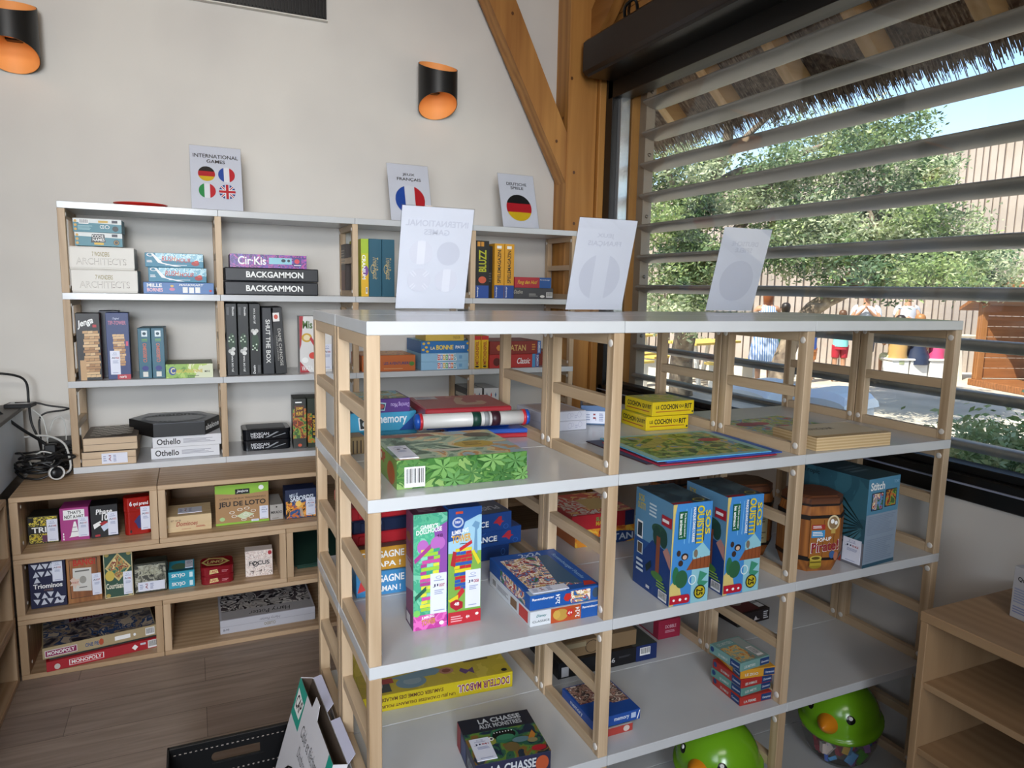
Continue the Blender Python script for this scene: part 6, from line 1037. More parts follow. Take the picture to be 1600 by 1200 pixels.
T0 = c0+dz*hz; mb.add([T0+dx*.15, T0+dx*.21, T0+dx*.20+dz*.035, T0+dx*.16+dz*.035, T0+dx*.15-nrm*.001, T0+dx*.21-nrm*.001, T0+dx*.20+dz*.035-nrm*.001, T0+dx*.16+dz*.035-nrm*.001], [(0, 1, 2, 3), (4, 5, 6, 7), (0, 1, 5, 4), (1, 2, 6, 5), (2, 3, 7, 6), (3, 0, 4, 7)], cw)
mb.build('flaps', root)

# box at the right edge on the cabinet
gbox('game_box', 'white upright box with small print on the cabinet at the right edge', 'game box', 1.890, .985, .7385, .07, .06, .135, -6, '#b4b4b8', [('t', 'F', 'Quizz', .1, .6, .8, .7, K), ('l', 'F', .1, .3, .9, .5, 5, '#8c94b0'), ('l', 'L', .1, .1, .9, .25, 3, '#7c84a8'), ('t', 'L', 'Quizz', .2, .72, .8, .82, K), ('l', 'L', .1, .3, .9, .6, 6, '#8c94b0')])

# ================================================================== OUTDOORS
def noise_mat(key, c1, c2, scale, rough=.9, c3=None, bump=0):
    if key in MC: return MC[key]
    m, nt, b = newmat(key); N = nt.nodes; tc = N.new('ShaderNodeTexCoord'); n = N.new('ShaderNodeTexNoise'); n.inputs['Scale'].default_value = scale; n.inputs['Detail'].default_value = 5
    cr = N.new('ShaderNodeValToRGB'); cr.color_ramp.elements[0].position = .35; cr.color_ramp.elements[1].position = .68; cr.color_ramp.elements[0].color = lin(c1); cr.color_ramp.elements[1].color = lin(c2)
    if c3: e = cr.color_ramp.elements.new(.52); e.color = lin(c3)
    nt.links.new(tc.outputs['Object'], n.inputs[0]); nt.links.new(n.outputs['Fac'], cr.inputs[0]); nt.links.new(cr.outputs[0], b.inputs['Base Color']); b.inputs['Roughness'].default_value = rough
    return m
mb = MB(); mb.box(XW+.2, 60, -30, 60, -.3, -.05, noise_mat('patio', '#b0a898', '#ccc4b4', 1.2)); struct('patio', mb)
GZ = -.05
# hall wall of upright slats far behind
mb = MB(); A_ = Vector((6.5, 14.66, 0)); B_ = Vector((26.0, 3.65, 0)); d = (B_-A_); L_ = d.length; d.normalize(); nn = Vector((d.y, -d.x, 0))
if nn.dot(Vector((-1, -1, 0))) < 0: nn = -nn
def top_h(t): return 3.3+2.3*min(1, t/14)
mb.add([A_+Vector((0, 0, GZ)), B_+Vector((0, 0, GZ)), B_+Vector((0, 0, top_h(L_))), A_+d*14+Vector((0, 0, top_h(14))), A_+Vector((0, 0, top_h(0)))], [(0, 1, 2, 3, 4)], noise_mat('slat_back', '#6c625c', '#7c7068', .6))
mb.add([A_-nn*.15+Vector((0, 0, GZ)), B_-nn*.15+Vector((0, 0, GZ)), B_-nn*.15+Vector((0, 0, top_h(L_))), A_-nn*.15+d*14+Vector((0, 0, top_h(14))), A_-nn*.15+Vector((0, 0, top_h(0)))], [(0, 1, 2, 3, 4)], noise_mat('slat_back', '#6c625c', '#7c7068', .6))
SL = noise_mat('slat_wood', '#a2968c', '#bcaea2', .9, c3='#b0a294')
rnd = random.Random(9); t = 0
while t < L_:
    w = .085+.05*rnd.random(); p = A_+d*t+nn*.03; q = A_+d*(t+w)+nn*.03; h = top_h(t)+.02
    mb.add([p+Vector((0, 0, GZ)), q+Vector((0, 0, GZ)), q+Vector((0, 0, h)), p+Vector((0, 0, h)), p-nn*.04+Vector((0, 0, GZ)), q-nn*.04+Vector((0, 0, GZ)), q-nn*.04+Vector((0, 0, h)), p-nn*.04+Vector((0, 0, h))], [(0, 1, 2, 3), (0, 4, 7, 3), (1, 5, 6, 2), (3, 2, 6, 7)], SL)
    t += w+.03+.02*rnd.random()
tag(mb.build('slatted_hall'), 'large pale building clad in upright grey timber slats behind the trees', 'building')

# thatched eave over the window with rafters
EM = .9; EX, EZ = 3.14, 2.60
def under(x): return EZ+EM*(EX-x)
reed = noise_mat('thatch', '#5c4e44', '#9c8a78', 30, .95, c3='#7c6a5c')
reed2 = noise_mat('thatch_light', '#7a6c5e', '#b0a08c', 40, .95, c3='#948474')
root = empty('thatched_eave', (2.9, 1.5, 3.0)); tag(root, None, None, None, 'structure')
mb = MB(); y0_, y1_ = -3.2, 7.0
mb.add([(2.0, y0_, under(2.0)+.12), (EX-.01, y0_, under(EX-.01)+.12), (EX-.01, y1_, under(EX-.01)+.12), (2.0, y1_, under(2.0)+.12), (2.0, y0_, under(2.0)+.40), (EX-.0, y0_, under(EX)+.40), (EX-.0, y1_, under(EX)+.40), (2.0, y1_, under(2.0)+.40)], [(0, 1, 2, 3), (4, 5, 6, 7), (1, 2, 6, 5), (0, 3, 7, 4), (0, 1, 5, 4), (2, 3, 7, 6)], reed)
mb.build('thatch_body', root, loc=(-2.9, -1.5, -3.0))
mb = MB(); rnd = random.Random(5)
sl = Vector((1, 0, -EM)).normalized()
for i in range(30000):
    y = rnd.uniform(-1.5, 5.2); s = rnd.random(); ln = rnd.uniform(.06, .13)+.12*rnd.random()**4; off = rnd.random()**1.6*.26
    x = EX+.02+rnd.uniform(-.03, .02); st_ = Vector((x-.02, y, under(x)+.115+off)); dr = (sl+Vector((0, rnd.uniform(-.12, .12), rnd.uniform(-.45, -.05)))).normalized(); e = st_+dr*ln
    w = Vector((0, .0022+.002*rnd.random(), 0)); mb.add([st_-w, st_+w, e+w*.6, e-w*.7], [(0, 1, 2, 3)], reed2 if s > .55 else reed)
for i in range(5200):  # reeds lying along the underside
    y = rnd.uniform(-.5, 4.9); x = rnd.uniform(2.35, EX-.12); ln = rnd.uniform(.2, .45); st_ = Vector((x, y, under(x)+.118)); e = st_+sl*ln+Vector((0, rnd.uniform(-.02, .02), rnd.uniform(-.006, .0))); w = Vector((0, .0022+.002*rnd.random(), 0)); mb.add([st_-w, st_+w, e+w, e-w], [(0, 1, 2, 3)], reed2 if rnd.random() > .6 else reed)
o = mb.build('thatch_reeds', root, loc=(-2.9, -1.5, -3.0), recalc=False); o['kind'] = 'stuff'
rf = None
for i, y in enumerate([-.06, .46, .98, 1.5, 2.03, 2.56, 3.07, 3.61, 4.13, 4.65]):
    if rf is None:
        mb = MB(); mb.obox((2.25, 0, under(2.25)+.06), (EX-.03, 0, under(EX-.03)+.06), (0, .038, 0), (.03, 0, .05), wood('rafter', '#e0bc8c', '#c49c68', 'x', .5, .6)); rf = o = mb.build('eave_rafter')  # timber colour lightened to stand in for light bounced off the ground
    else: o = rf.copy(); COL.objects.link(o)
    o.location = (0, y, 0); tag(o, 'lightened square rafter under the thatched eave, seen through the window', 'rafter', 'rafters under the thatched eave')

# trees
LEAFM = []
for k, (c1, c2) in enumerate((('#566c4a', '#7c9466'), ('#7c9458', '#a8b87c'), ('#435a40', '#64805c'), ('#a8b48c', '#c4caa8'))):  # leaf colours lightened and greyed to paint in haze of the glass
    m, nt, b = newmat('foliage_%d' % k); oi = nt.nodes.new('ShaderNodeTexCoord'); n = nt.nodes.new('ShaderNodeTexNoise'); n.inputs['Scale'].default_value = 3; cr = nt.nodes.new('ShaderNodeValToRGB'); cr.color_ramp.elements[0].position = .4; cr.color_ramp.elements[1].position = .6
    cr.color_ramp.elements[0].color = lin(c1); cr.color_ramp.elements[1].color = lin(c2); nt.links.new(oi.outputs['Object'], n.inputs[0]); nt.links.new(n.outputs['Fac'], cr.inputs[0]); nt.links.new(cr.outputs[0], b.inputs['Base Color']); b.inputs['Roughness'].default_value = .5
    b.inputs['Subsurface Weight'].default_value = 0
    tl = nt.nodes.new('ShaderNodeBsdfTranslucent'); mx = nt.nodes.new('ShaderNodeMixShader'); mx.inputs[0].default_value = .35; nt.links.new(cr.outputs[0], tl.inputs[0]); nt.links.new(b.outputs[0], mx.inputs[1]); nt.links.new(tl.outputs[0], mx.inputs[2]); nt.links.new(mx.outputs[0], nt.nodes['Material Output'].inputs[0]); LEAFM.append(m)
def foliage(mb, blobs, n, size, seed, mats=LEAFM, squash=.75):
    rnd = random.Random(seed); tot = sum(r*r for *_, r in blobs)
    for bx, by, bz, r in blobs:
        mm = rnd.choice(mats); twigs = []
        for i in range(max(4, int(14*r/.4))):
            v = Vector((rnd.gauss(0, 1), rnd.gauss(0, 1), rnd.gauss(0, 1))).normalized()*r*(rnd.random()**.35); v.z *= squash; twigs.append(v)
        for i in range(int(n*r*r/tot)):
            c = Vector((bx, by, bz))+rnd.choice(twigs)+Vector((rnd.gauss(0, .085), rnd.gauss(0, .085), rnd.gauss(0, .07)))
            a = Vector((rnd.gauss(0, 1), rnd.gauss(0, 1), rnd.gauss(0, .7))).normalized(); b = a.cross(Vector((rnd.gauss(0, 1), rnd.gauss(0, 1), rnd.gauss(0, 1)))).normalized(); s = size*(.6+.8*rnd.random())
            mb.add([c-a*s, c+b*s*.42, c+a*s, c-b*s*.42], [(0, 1, 2, 3)], mm if rnd.random() > .25 else rnd.choice(mats))
CROWN_A = [(5.49, 7.67, 2.5, 0.41), (5.58, 7.25, 3.12, 0.46), (5.98, 8.36, 3.06, 0.38), (6.24, 7.71, 2.64, 0.31), (5.94, 7.6, 2.04, 0.44), (6.2, 7.98, 3.29, 0.41), (6.33, 7.78, 2.66, 0.47), (5.91, 7.43, 1.96, 0.46), (6.03, 8.02, 1.96, 0.3), (5.84, 8.39, 3.08, 0.38), (5.95, 7.7, 2.88, 0.36), (5.74, 7.84, 2.46, 0.48), (6.24, 7.9, 1.97, 0.5), (6.28, 8.06, 3.16, 0.49), (6.66, 7.76, 1.65, 0.33), (6.3, 7.44, 1.64, 0.29), (5.93, 7.66, 1.91, 0.45), (6.4, 7.93, 2.01, 0.35), (6.0, 7.56, 1.35, 0.3), (6.04, 7.52, 1.99, 0.37), (5.95, 7.37, 1.9, 0.47), (6.2, 8.13, 1.36, 0.36), (6.75, 7.76, 2.88, 0.41), (6.97, 7.85, 2.84, 0.39), (6.55, 7.55, 2.72, 0.35), (7.2, 7.49, 2.89, 0.28), (5.45, 7.5, 1.4, 0.42), (6.0, 7.95, 1.61, 0.38), (6.08, 7.99, 1.49, 0.44), (5.79, 7.58, 1.24, 0.38)]
CROWN_B = [(8.36, 6.73, 3.52, 0.35), (7.93, 6.72, 3.15, 0.36), (8.21, 6.59, 2.99, 0.33), (8.32, 6.36, 3.55, 0.38), (8.43, 6.64, 3.78, 0.35), (9.6, 7.26, 3.58, 0.32), (8.89, 7.6, 3.28, 0.38), (8.14, 7.24, 3.84, 0.32), (8.29, 6.25, 2.84, 0.34), (9.46, 7.17, 3.28, 0.36), (8.44, 7.67, 3.73, 0.34), (8.11, 6.94, 3.42, 0.37), (9.1, 7.54, 2.88, 0.33), (9.09, 6.97, 2.98, 0.39), (7.7, 6.71, 3.43, 0.29), (9.16, 7.38, 3.76, 0.29), (9.83, 7.26, 3.25, 0.48), (8.1, 6.0, 3.09, 0.44), (8.28, 7.44, 3.67, 0.4), (8.52, 7.1, 2.82, 0.36), (8.06, 7.02, 2.87, 0.45), (8.33, 7.15, 3.75, 0.46), (8.18, 7.82, 2.0, 0.46), (7.64, 6.11, 1.87, 0.34), (7.59, 7.02, 2.27, 0.38), (7.06, 7.02, 2.27, 0.35), (8.02, 7.17, 2.15, 0.36), (6.97, 6.66, 2.44, 0.4), (7.87, 6.15, 2.39, 0.32), (8.4, 7.44, 2.23, 0.36), (8.67, 6.53, 2.18, 0.36), (8.04, 6.78, 2.07, 0.43), (8.18, 7.05, 2.63, 0.43), (7.21, 7.21, 2.38, 0.47), (9.84, 7.09, 2.57, 0.45), (7.1, 6.58, 2.29, 0.46), (9.03, 7.13, 1.89, 0.43), (7.94, 6.14, 2.2, 0.41), (8.08, 5.96, 2.61, 0.47), (9.34, 7.35, 1.97, 0.41), (9.13, 6.98, 2.36, 0.3), (7.4, 7.45, 2.53, 0.46), (7.28, 6.83, 2.63, 0.42), (8.47, 6.52, 2.44, 0.37), (7.2, 6.45, 2.34, 0.39), (9.63, 6.84, 2.5, 0.32), (8.88, 6.95, 2.05, 0.39), (8.83, 7.5, 2.2, 0.31), (8.0, 7.89, 2.05, 0.39), (7.53, 6.48, 2.03, 0.34), (8.14, 6.31, 1.97, 0.33), (8.75, 5.95, 1.63, 0.44), (8.79, 6.43, 1.72, 0.34), (8.31, 6.02, 2.16, 0.36), (8.05, 6.04, 1.78, 0.5), (8.73, 6.3, 1.97, 0.46), (9.21, 6.11, 2.03, 0.44), (9.65, 6.36, 2.21, 0.49), (8.39, 6.11, 2.31, 0.44), (9.54, 6.52, 1.63, 0.33), (7.96, 6.22, 2.27, 0.44), (8.2, 6.24, 1.7, 0.37), (8.53, 5.83, 2.43, 0.46), (8.63, 6.56, 2.22, 0.43), (8.31, 6.07, 2.06, 0.41), (9.5, 6.11, 2.2, 0.31), (6.9, 7.19, 3.09, 0.48), (8.16, 7.42, 3.52, 0.45), (7.33, 7.61, 3.17, 0.46), (7.53, 7.86, 3.14, 0.43), (7.5, 7.44, 3.72, 0.36), (7.73, 7.33, 3.16, 0.32), (7.34, 7.07, 3.14, 0.48), (7.98, 7.72, 3.81, 0.31), (7.65, 7.7, 2.2, 0.4), (7.7, 7.4, 2.46, 0.32), (7.55, 7.92, 2.21, 0.4), (7.74, 7.35, 2.56, 0.36), (7.95, 7.84, 2.73, 0.36), (7.62, 7.7, 2.53, 0.45), (7.29, 7.3, 2.04, 0.34), (8.19, 5.45, 1.53, 0.32), (8.35, 6.42, 1.51, 0.44), (8.14, 5.86, 1.75, 0.32), (7.73, 5.7, 1.58, 0.34), (9.37, 6.18, 1.46, 0.36), (8.39, 6.12, 1.58, 0.49), (9.0, 6.23, 1.71, 0.39), (7.59, 5.42, 1.53, 0.45), (8.46, 5.91, 1.62, 0.38), (6.88, 5.81, 1.58, 0.39), (8.48, 5.97, 1.64, 0.49), (8.01, 5.31, 1.57, 0.36), (7.61, 6.34, 1.77, 0.48), (7.99, 6.38, 1.45, 0.31), (9.46, 6.12, 1.59, 0.44), (9.03, 6.13, 1.69, 0.48), (9.61, 5.93, 1.8, 0.39), (9.02, 6.13, 1.75, 0.4), (8.82, 5.77, 1.66, 0.38), (8.94, 5.6, 1.8, 0.48), (9.1, 5.74, 1.82, 0.4), (8.64, 5.55, 1.89, 0.33)]
CROWN_B = [(x, y, z+(.28 if z < 1.7 else .14 if z < 1.95 else 0), r*(.8 if z < 1.7 else 1)) for x, y, z, r in CROWN_B]
BK = noise_mat('bark', '#5c5046', '#9a8a76', 9, .95, c3='#7a6c5c')
def tree(label, base, branches, blobs, n, seed, size=.032):
    root = empty('tree', base); tag(root, label, 'tree', 'trees in front of the slatted hall'); off = (-base[0], -base[1], -base[2])
    mb = MB()
    for pts, r in branches: mb.tube(pts, r, BK, 9, res=4)
    mb.build('trunk', root, loc=off)
    mb = MB(); foliage(mb, blobs, n, size, seed); o = mb.build('foliage', root, loc=off, recalc=False); o['kind'] = 'stuff'
tree('large tree outside the left part of the window with a forked grey trunk', (6.95, 8.9, GZ),
     [([(6.95, 8.9, GZ), (6.85, 8.8, .6), (6.7, 8.5, 1.2), (6.4, 8.25, 1.7), (6.3, 8.1, 2.3), (6.45, 7.95, 2.9), (6.6, 7.75, 3.5), (6.4, 7.6, 4.2)], (.19, .05)), ([(6.45, 8.25, 1.6), (6.9, 7.9, 2.3), (7.1, 7.6, 2.9), (7.3, 7.3, 3.3), (7.7, 7.2, 3.5)], (.10, .03)), ([(6.5, 8.0, 2.9), (6.9, 7.8, 3.2), (7.4, 7.6, 3.25), (8.0, 7.2, 3.3)], (.07, .02)), ([(6.4, 8.1, 2.2), (6.0, 8.0, 2.8), (5.6, 7.8, 3.3)], (.08, .02)), ([(6.55, 7.9, 3.2), (6.9, 7.6, 3.7), (7.4, 7.3, 4.2)], (.06, .02))],
     CROWN_A+[(5.3, 7.9, 3.6, .5), (5.9, 8.2, 3.9, .5), (5.2, 8.4, 2.9, .5), (5.6, 8.5, 2.3, .5), (5.4, 8.2, 1.6, .45), (6.0, 8.8, 2.6, .5)], 30000, 1)
tree('broad grey-green tree in the middle of the window view, spreading towards the sky', (7.15, 7.15, GZ),
     [([(7.15, 7.15, GZ), (7.2, 7.1, .7), (7.5, 6.95, 1.35), (8.1, 6.65, 1.75), (7.75, 6.6, 1.95), (7.4, 6.7, 2.1)], (.15, .05)), ([(7.7, 6.9, 1.5), (8.3, 6.75, 2.1), (8.4, 6.8, 2.8), (8.5, 6.9, 3.6)], (.10, .03)), ([(8.4, 6.75, 1.9), (8.9, 6.5, 2.3), (9.3, 6.4, 2.6)], (.06, .02)), ([(8.1, 6.6, 1.75), (7.9, 6.4, 2.3), (7.7, 6.5, 2.8)], (.05, .02)), ([(8.2, 6.65, 1.75), (8.9, 6.3, 1.85), (9.3, 6.0, 1.75)], (.05, .02))],
     CROWN_B, 64000, 2)
BUSHM = [noise_mat('bush_leaf_a', '#a4b884', '#c4d0a4', 3), noise_mat('bush_leaf_b', '#88a468', '#acc08c', 3)]  # greens lightened to paint in sunlight; the bushes stand in building shadow
# low bush under the window
def bush(label, c, blobs, n, seed):
    root = empty('bush', c); tag(root, label, 'bush', 'bushes below the window'); mb = MB(); rnd = random.Random(seed)
    for b in blobs[:6]: mb.tube([(0, 0, 0), (b[0]*.5, b[1]*.5, b[2]*.6), b[:3]], (.012, .004), BK, 5, res=2)
    mb.build('stems', root); mb = MB(); foliage(mb, blobs, n, .020, seed, BUSHM); o = mb.build('foliage', root, recalc=False); o['kind'] = 'stuff'
bush('pale green bush outside, below the window at its right end', (3.65, 1.75, GZ), [(0, 0, .82, .22), (.15, -.35, .86, .22), (-.1, .35, .78, .2), (.2, .25, .88, .2), (.1, -.7, .8, .22), (-.05, -.2, .6, .25), (.1, .1, .5, .3), (0, -.1, .3, .3)], 20000, 3)
bush('pale green bush outside, nearer and to the right of the first one', (3.5, 1.1, GZ), [(0, 0, .86, .22), (.1, -.4, .9, .25), (-.1, .25, .84, .2), (0, -.1, .55, .28), (0, 0, .3, .28)], 14000, 4)
bush('thin bush outside, seen through the end frame of the island', (4.0, 2.35, GZ), [(0, 0, .68, .18), (.1, .3, .62, .18), (-.1, -.3, .7, .2), (0, .1, .4, .22)], 7000, 5)

# white rounded storage bins
def bin_(label, x, y, rz, s):
    root = empty('storage_bin', (x, y, GZ), rz); root.scale = (.62, .62, 1.12); tag(root, label, 'bin', 'white ribbed bins on the patio'); wm_ = mat('#c8ccd0', .4)
    mb = MB(); mb.box(-.36*s, .36*s, -.3*s, .3*s, 0, .72*s, wm_, .02)
    for i in range(14): mb.box(-.33*s+i*.05*s, -.31*s+i*.05*s, -.31*s, -.3*s, .08, .6*s, wm_, .002)
    for i in range(11): mb.box(-.37*s, -.36*s, -.27*s+i*.05*s, -.25*s+i*.05*s, .08, .6*s, wm_, .002)
    mb.build('body', root); mb = MB(); n = 10; vs = []; fs = []
    for i in range(n+1):
        a = PI*i/n; yy = -.33*s*math.cos(a); zz = .72*s+.11*s*math.sin(a)**.6
        for x_ in (-.39*s, -.3*s, .3*s, .39*s): vs.append((x_, yy, zz if abs(x_) < .35*s else .72*s+(zz-.72*s)*.6))
    for i in range(n):
        for j in range(3): fs.append((i*4+j, i*4+j+1, (i+1)*4+j+1, (i+1)*4+j))
    fs += [tuple(i*4 for i in range(n+1)), tuple(i*4+3 for i in range(n+1)), (0, 1, 2, 3)+tuple(reversed([n*4+j for j in range(4)]))]
    mb.add(vs, fs, mat('#dde4ec', .35)); mb.build('lid', root)
bin_('white ribbed bin with a domed lid on the patio, left of two', 3.7, 3.85, .25, 1.06)
bin_('white ribbed bin with a domed lid on the patio, right of two', 4.12, 3.57, .25, 1.02)

# picnic furniture
TW = mat('#d8b85c', .6); LG = mat('#d8d4cc', .5)
def table(label, x, y, rz, L, W, H_, top=TW, g='picnic tables on the patio', bench=True):
    root = empty('picnic_table', (x, y, GZ), rz); tag(root, label, 'table', g)
    mb = MB()
    for i in range(4): mb.box(-L/2, L/2, -W/2+i*W/4, -W/2+(i+.9)*W/4, H_-.04, H_, top, .004)
    mb.build('tabletop', root)
    for sx in (-1, 1):
        for sy in (-1, 1):
            m2 = MB(); m2.obox((sx*L*.38, sy*W*.46, 0), (sx*L*.38, sy*W*.3, H_-.04), (.03, 0, 0), (0, .03, 0), LG); m2.build('leg', root)
    for sy in ((-1, 1) if bench else ()):
        m2 = MB(); m2.box(-L/2, L/2, sy*(W/2+.28)-.12, sy*(W/2+.28)+.12, .40, .44, top, .004)
        for sx in (-1, 1): m2.box(sx*L*.38-.04, sx*L*.38+.04, sy*(W/2+.28)-.1, sy*(W/2+.28)+.1, 0, .40, LG)
        m2.build('bench', root)
table('yellow-topped picnic table under the tree, farthest back', 7.5, 11.7, .3, 1.7, .7, .75)
table('yellow-topped picnic table under the tree, nearer and lower down', 6.2, 10.4, .2, 1.5, .7, .72)
table('yellow-topped picnic table under the tree, right of the trunk', 8.3, 10.1, .3, 1.4, .7, .74)
table('long pale serving table where people are sitting', 12.1, 9.65, -.3, 4.4, .6, .86, mat('#c8c0ac', .6), None, False)
def bowl(label, x, y, z):
    mb = MB(); mb.lathe([(.001, 0), (.07, 0), (.13, .07), (.15, .12), (.14, .12), (.06, .012), (.001, .01)], mat('#e0b818', .4), 20); tag(mb.build('serving_bowl', loc=(x, y, z)), label, 'bowl', 'yellow bowls on the serving table')
bowl('yellow bowl on the pale serving table, left one', 10.95, 9.98, GZ+.861); bowl('yellow bowl on the pale serving table, right one', 11.3, 9.86, GZ+.861)
SM = mat('#e4e2de', .5)
for i, (x, y) in enumerate(((11.9, 9.0), (12.25, 8.88), (12.6, 8.75))):
    mb = MB(); mb.box(-.17, .17, -.15, .15, .0, .42, SM, .01); mb.box(-.19, .19, -.17, .17, .42, .46, SM, .01); tag(mb.build('block_stool', loc=(x, y, GZ), rot=(0, 0, -.3)), 'white block stool at the serving table, ' + ('left', 'middle', 'right')[i] + ' of three', 'stool', 'white block stools')

# wooden playhouse
root = empty('playhouse', (13.6, 7.3, GZ), -.35); tag(root, 'small brown wooden playhouse hut at the far right', 'playhouse')
PW = wood('hut_x', '#a0683c', '#6e4424', 'x', .5); PZ = wood('hut_z', '#a87444', '#7a4c28', 'z', .5)
mb = MB(); mb.box(-.9, .9, -.8, .8, 0, .12, PW, .01); mb.build('base', root)
for sx in (-.8, .8):
    for sy in (-.7, .7): m2 = MB(); m2.box(sx-.06, sx+.06, sy-.06, sy+.06, .12, 1.5, PZ, .005); m2.build('post', root)
mb = MB()
for i in range(7): mb.box(-.30, .76, -.72, -.68, .14+i*.19, .14+i*.19+.18, PW, .004)
for i in range(7): mb.box(-.76, .76, .68, .72, .14+i*.19, .14+i*.19+.18, PW, .004)
mb.build('wall_boards', root)
mb = MB(); mb.add([(-1.05, -1.0, 1.42), (1.05, -1.0, 1.42), (1.05, 0, 1.95), (-1.05, 0, 1.95), (-1.05, 1.0, 1.42), (1.05, 1.0, 1.42), (-1.05, -1.0, 1.36), (1.05, -1.0, 1.36), (1.05, 0, 1.88), (-1.05, 0, 1.88), (-1.05, 1.0, 1.36), (1.05, 1.0, 1.36)], [(0, 1, 2, 3), (3, 2, 5, 4), (6, 7, 8, 9), (9, 8, 11, 10), (0, 1, 7, 6), (4, 5, 11, 10), (0, 3, 9, 6), (3, 4, 10, 9), (1, 2, 8, 7), (2, 5, 11, 8)], PW); mb.build('roof', root)
mb = MB(); mb.box(-.1, .1, -.735, -.725, 1.0, 1.24, '#d8dce0'); mb.box(-.05, .06, -.738, -.735, 1.05, 1.19, '#3a4448'); mb.build('notice', root)

# people
SK = mat('#b98a6c', .6)
def loft(mb, rings, m, n=16):
    vs = []; fs = []
    for c, rx, ry in rings:
        for i in range(n): a = 2*PI*i/n; vs.append((c[0]+rx*math.cos(a), c[1]+ry*math.sin(a), c[2]))
    for j in range(len(rings)-1):
        for i in range(n): k = (i+1) % n; fs.append((j*n+i, j*n+k, (j+1)*n+k, (j+1)*n+i))
    mb.add(vs, fs, m, True)
def person(label, x, y, rz, s=1.0, sit=False, arms='down', skin=SK, hair='#3a2a1c', hairlen=.12, top=None, bottom=None, dress=None, cap=None, group=None, z=GZ):
    """continuous skinned body; faces local -y"""
    root = empty('person', (x, y, z), rz); tag(root, label, 'person')
    hp = .48 if sit else .90; V = []; E_ = []; R_ = []
    def v(p, r, par=None):
        V.append(p); R_.append(r)
        if par is not None: E_.append((par, len(V)-1))
        return len(V)-1
    pe = v((0, 0, hp), (.13, .10)); wa = v((0, 0, hp+.17), (.115, .085), pe); ch = v((0, .01, hp+.38), (.135, .095), wa); nk = v((0, 0, hp+.54), (.052, .052), ch); jw = v((0, -.015, hp+.61), (.062, .068), nk); hd = v((0, -.005, hp+.70), (.076, .088), jw); v((0, .0, hp+.765), (.055, .06), hd)
    for sd in (-1, 1):
        sh = v((sd*.165, .01, hp+.46), (.055, .055), ch)
        if arms == 'down': el = v((sd*.215, .02, hp+.20), (.04, .04), sh); wr = v((sd*.22, -.04, hp-.03), (.026, .026), el); hd_ = (0, -.02, -1)
        elif arms == 'fwd': el = v((sd*.22, -.08, hp+.24), (.04, .04), sh); wr = v((sd*.14, -.30, hp+.27), (.026, .026), el); hd_ = (-.2*sd, -1, 0)
        else: el = v((sd*.24, -.04, hp+.24), (.04, .04), sh); wr = v((sd*.08, -.16, hp+.40), (.026, .026), el); hd_ = (-.5*sd, -.3, .6)
        d_ = Vector(hd_).normalized(); w0 = Vector(V[wr]); pm = v(tuple(w0+d_*.05), (.032, .018), wr); up_ = Vector((1, 0, 0)) if abs(d_.x) < .7 else Vector((0, 1, 0)); sd_ = d_.cross(up_).normalized()
        for k, (o_f, ln) in enumerate(((-.028, .065), (-.010, .078), (.009, .074), (.027, .058))):
            f1 = v(tuple(w0+d_*.085+sd_*o_f), (.0095, .0095), pm); v(tuple(w0+d_*(.085+ln)+sd_*o_f*1.1+Vector((0, -.012, 0))), (.0075, .0075), f1)
        v(tuple(w0+d_*.06+sd_*.048+Vector((0, -.02, 0))), (.010, .010), pm)
        hj = v((sd*.09, 0, hp-.05), (.085, .09), pe)
        if sit: kn = v((sd*.11, -.42, hp-.02), (.058, .058), hj); an = v((sd*.11, -.40, .09), (.036, .036), kn)
        else: kn = v((sd*.095, -.02, .48), (.058, .06), hj); an = v((sd*.095, .02, .08), (.036, .038), kn)
        f1 = v((V[an][0], V[an][1]-.09, .04), (.036, .03), an); v((V[an][0], V[an][1]-.16, .03), (.03, .022), f1)
    me = bpy.data.meshes.new('body'); me.from_pydata(V, E_, []); me.materials.append(skin); o = bpy.data.objects.new('body', me); COL.objects.link(o); o.parent = root
    sm = o.modifiers.new('skin', 'SKIN'); sm.use_smooth_shade = True
    if not me.skin_vertices: me.attributes.new
    for i, q in enumerate(R_): me.skin_vertices[0].data[i].radius = q
    me.skin_vertices[0].data[0].use_root = True
    ss = o.modifiers.new('subdivision', 'SUBSURF'); ss.levels = 1; ss.render_levels = 1
    # face: nose, eyes, mouth, ears
    mb = MB(); c = Vector((0, -.02, hp+.68)); mb.tube([c+Vector((0, -.085, .015)), c+Vector((0, -.108, -.012)), c+Vector((0, -.088, -.02))], .010, skin, 6)
    for sd in (-1, 1): mb.ball(tuple(c+Vector((sd*.031, -.078, .018))), .010, '#20160f', 8, 5); mb.ball(tuple(c+Vector((sd*.077, .012, .0))), .018, skin, 8, 5, sx=.4)
    mb.tube([c+Vector((-.022, -.082, -.042)), c+Vector((0, -.09, -.045)), c+Vector((.022, -.082, -.042))], .005, '#8a4038', 5); mb.build('face', root)
    mb = MB(); hc = (0, .012, hp+.705); mb.lathe([(.001, .10), (.05, .092), (.083, .058), (.092, .01), (.088, -.03), (.07, -.03-hairlen), (.05, -.035-hairlen)], hair, 18, hc); mb.build('hair', root)
    if cap:
        mb = MB(); mb.lathe([(.001, .118), (.05, .11), (.088, .075), (.098, .03), (.098, .02)], cap, 18, hc); mb.add([(-.07, -.07, hp+.735), (.07, -.07, hp+.735), (.05, -.17, hp+.725), (-.05, -.17, hp+.725), (-.07, -.07, hp+.74), (.07, -.07, hp+.74), (.05, -.17, hp+.73), (-.05, -.17, hp+.73)], [(0, 1, 2, 3), (4, 5, 6, 7), (2, 3, 7, 6), (0, 3, 7, 4), (1, 2, 6, 5)], cap); mb.build('cap', root)
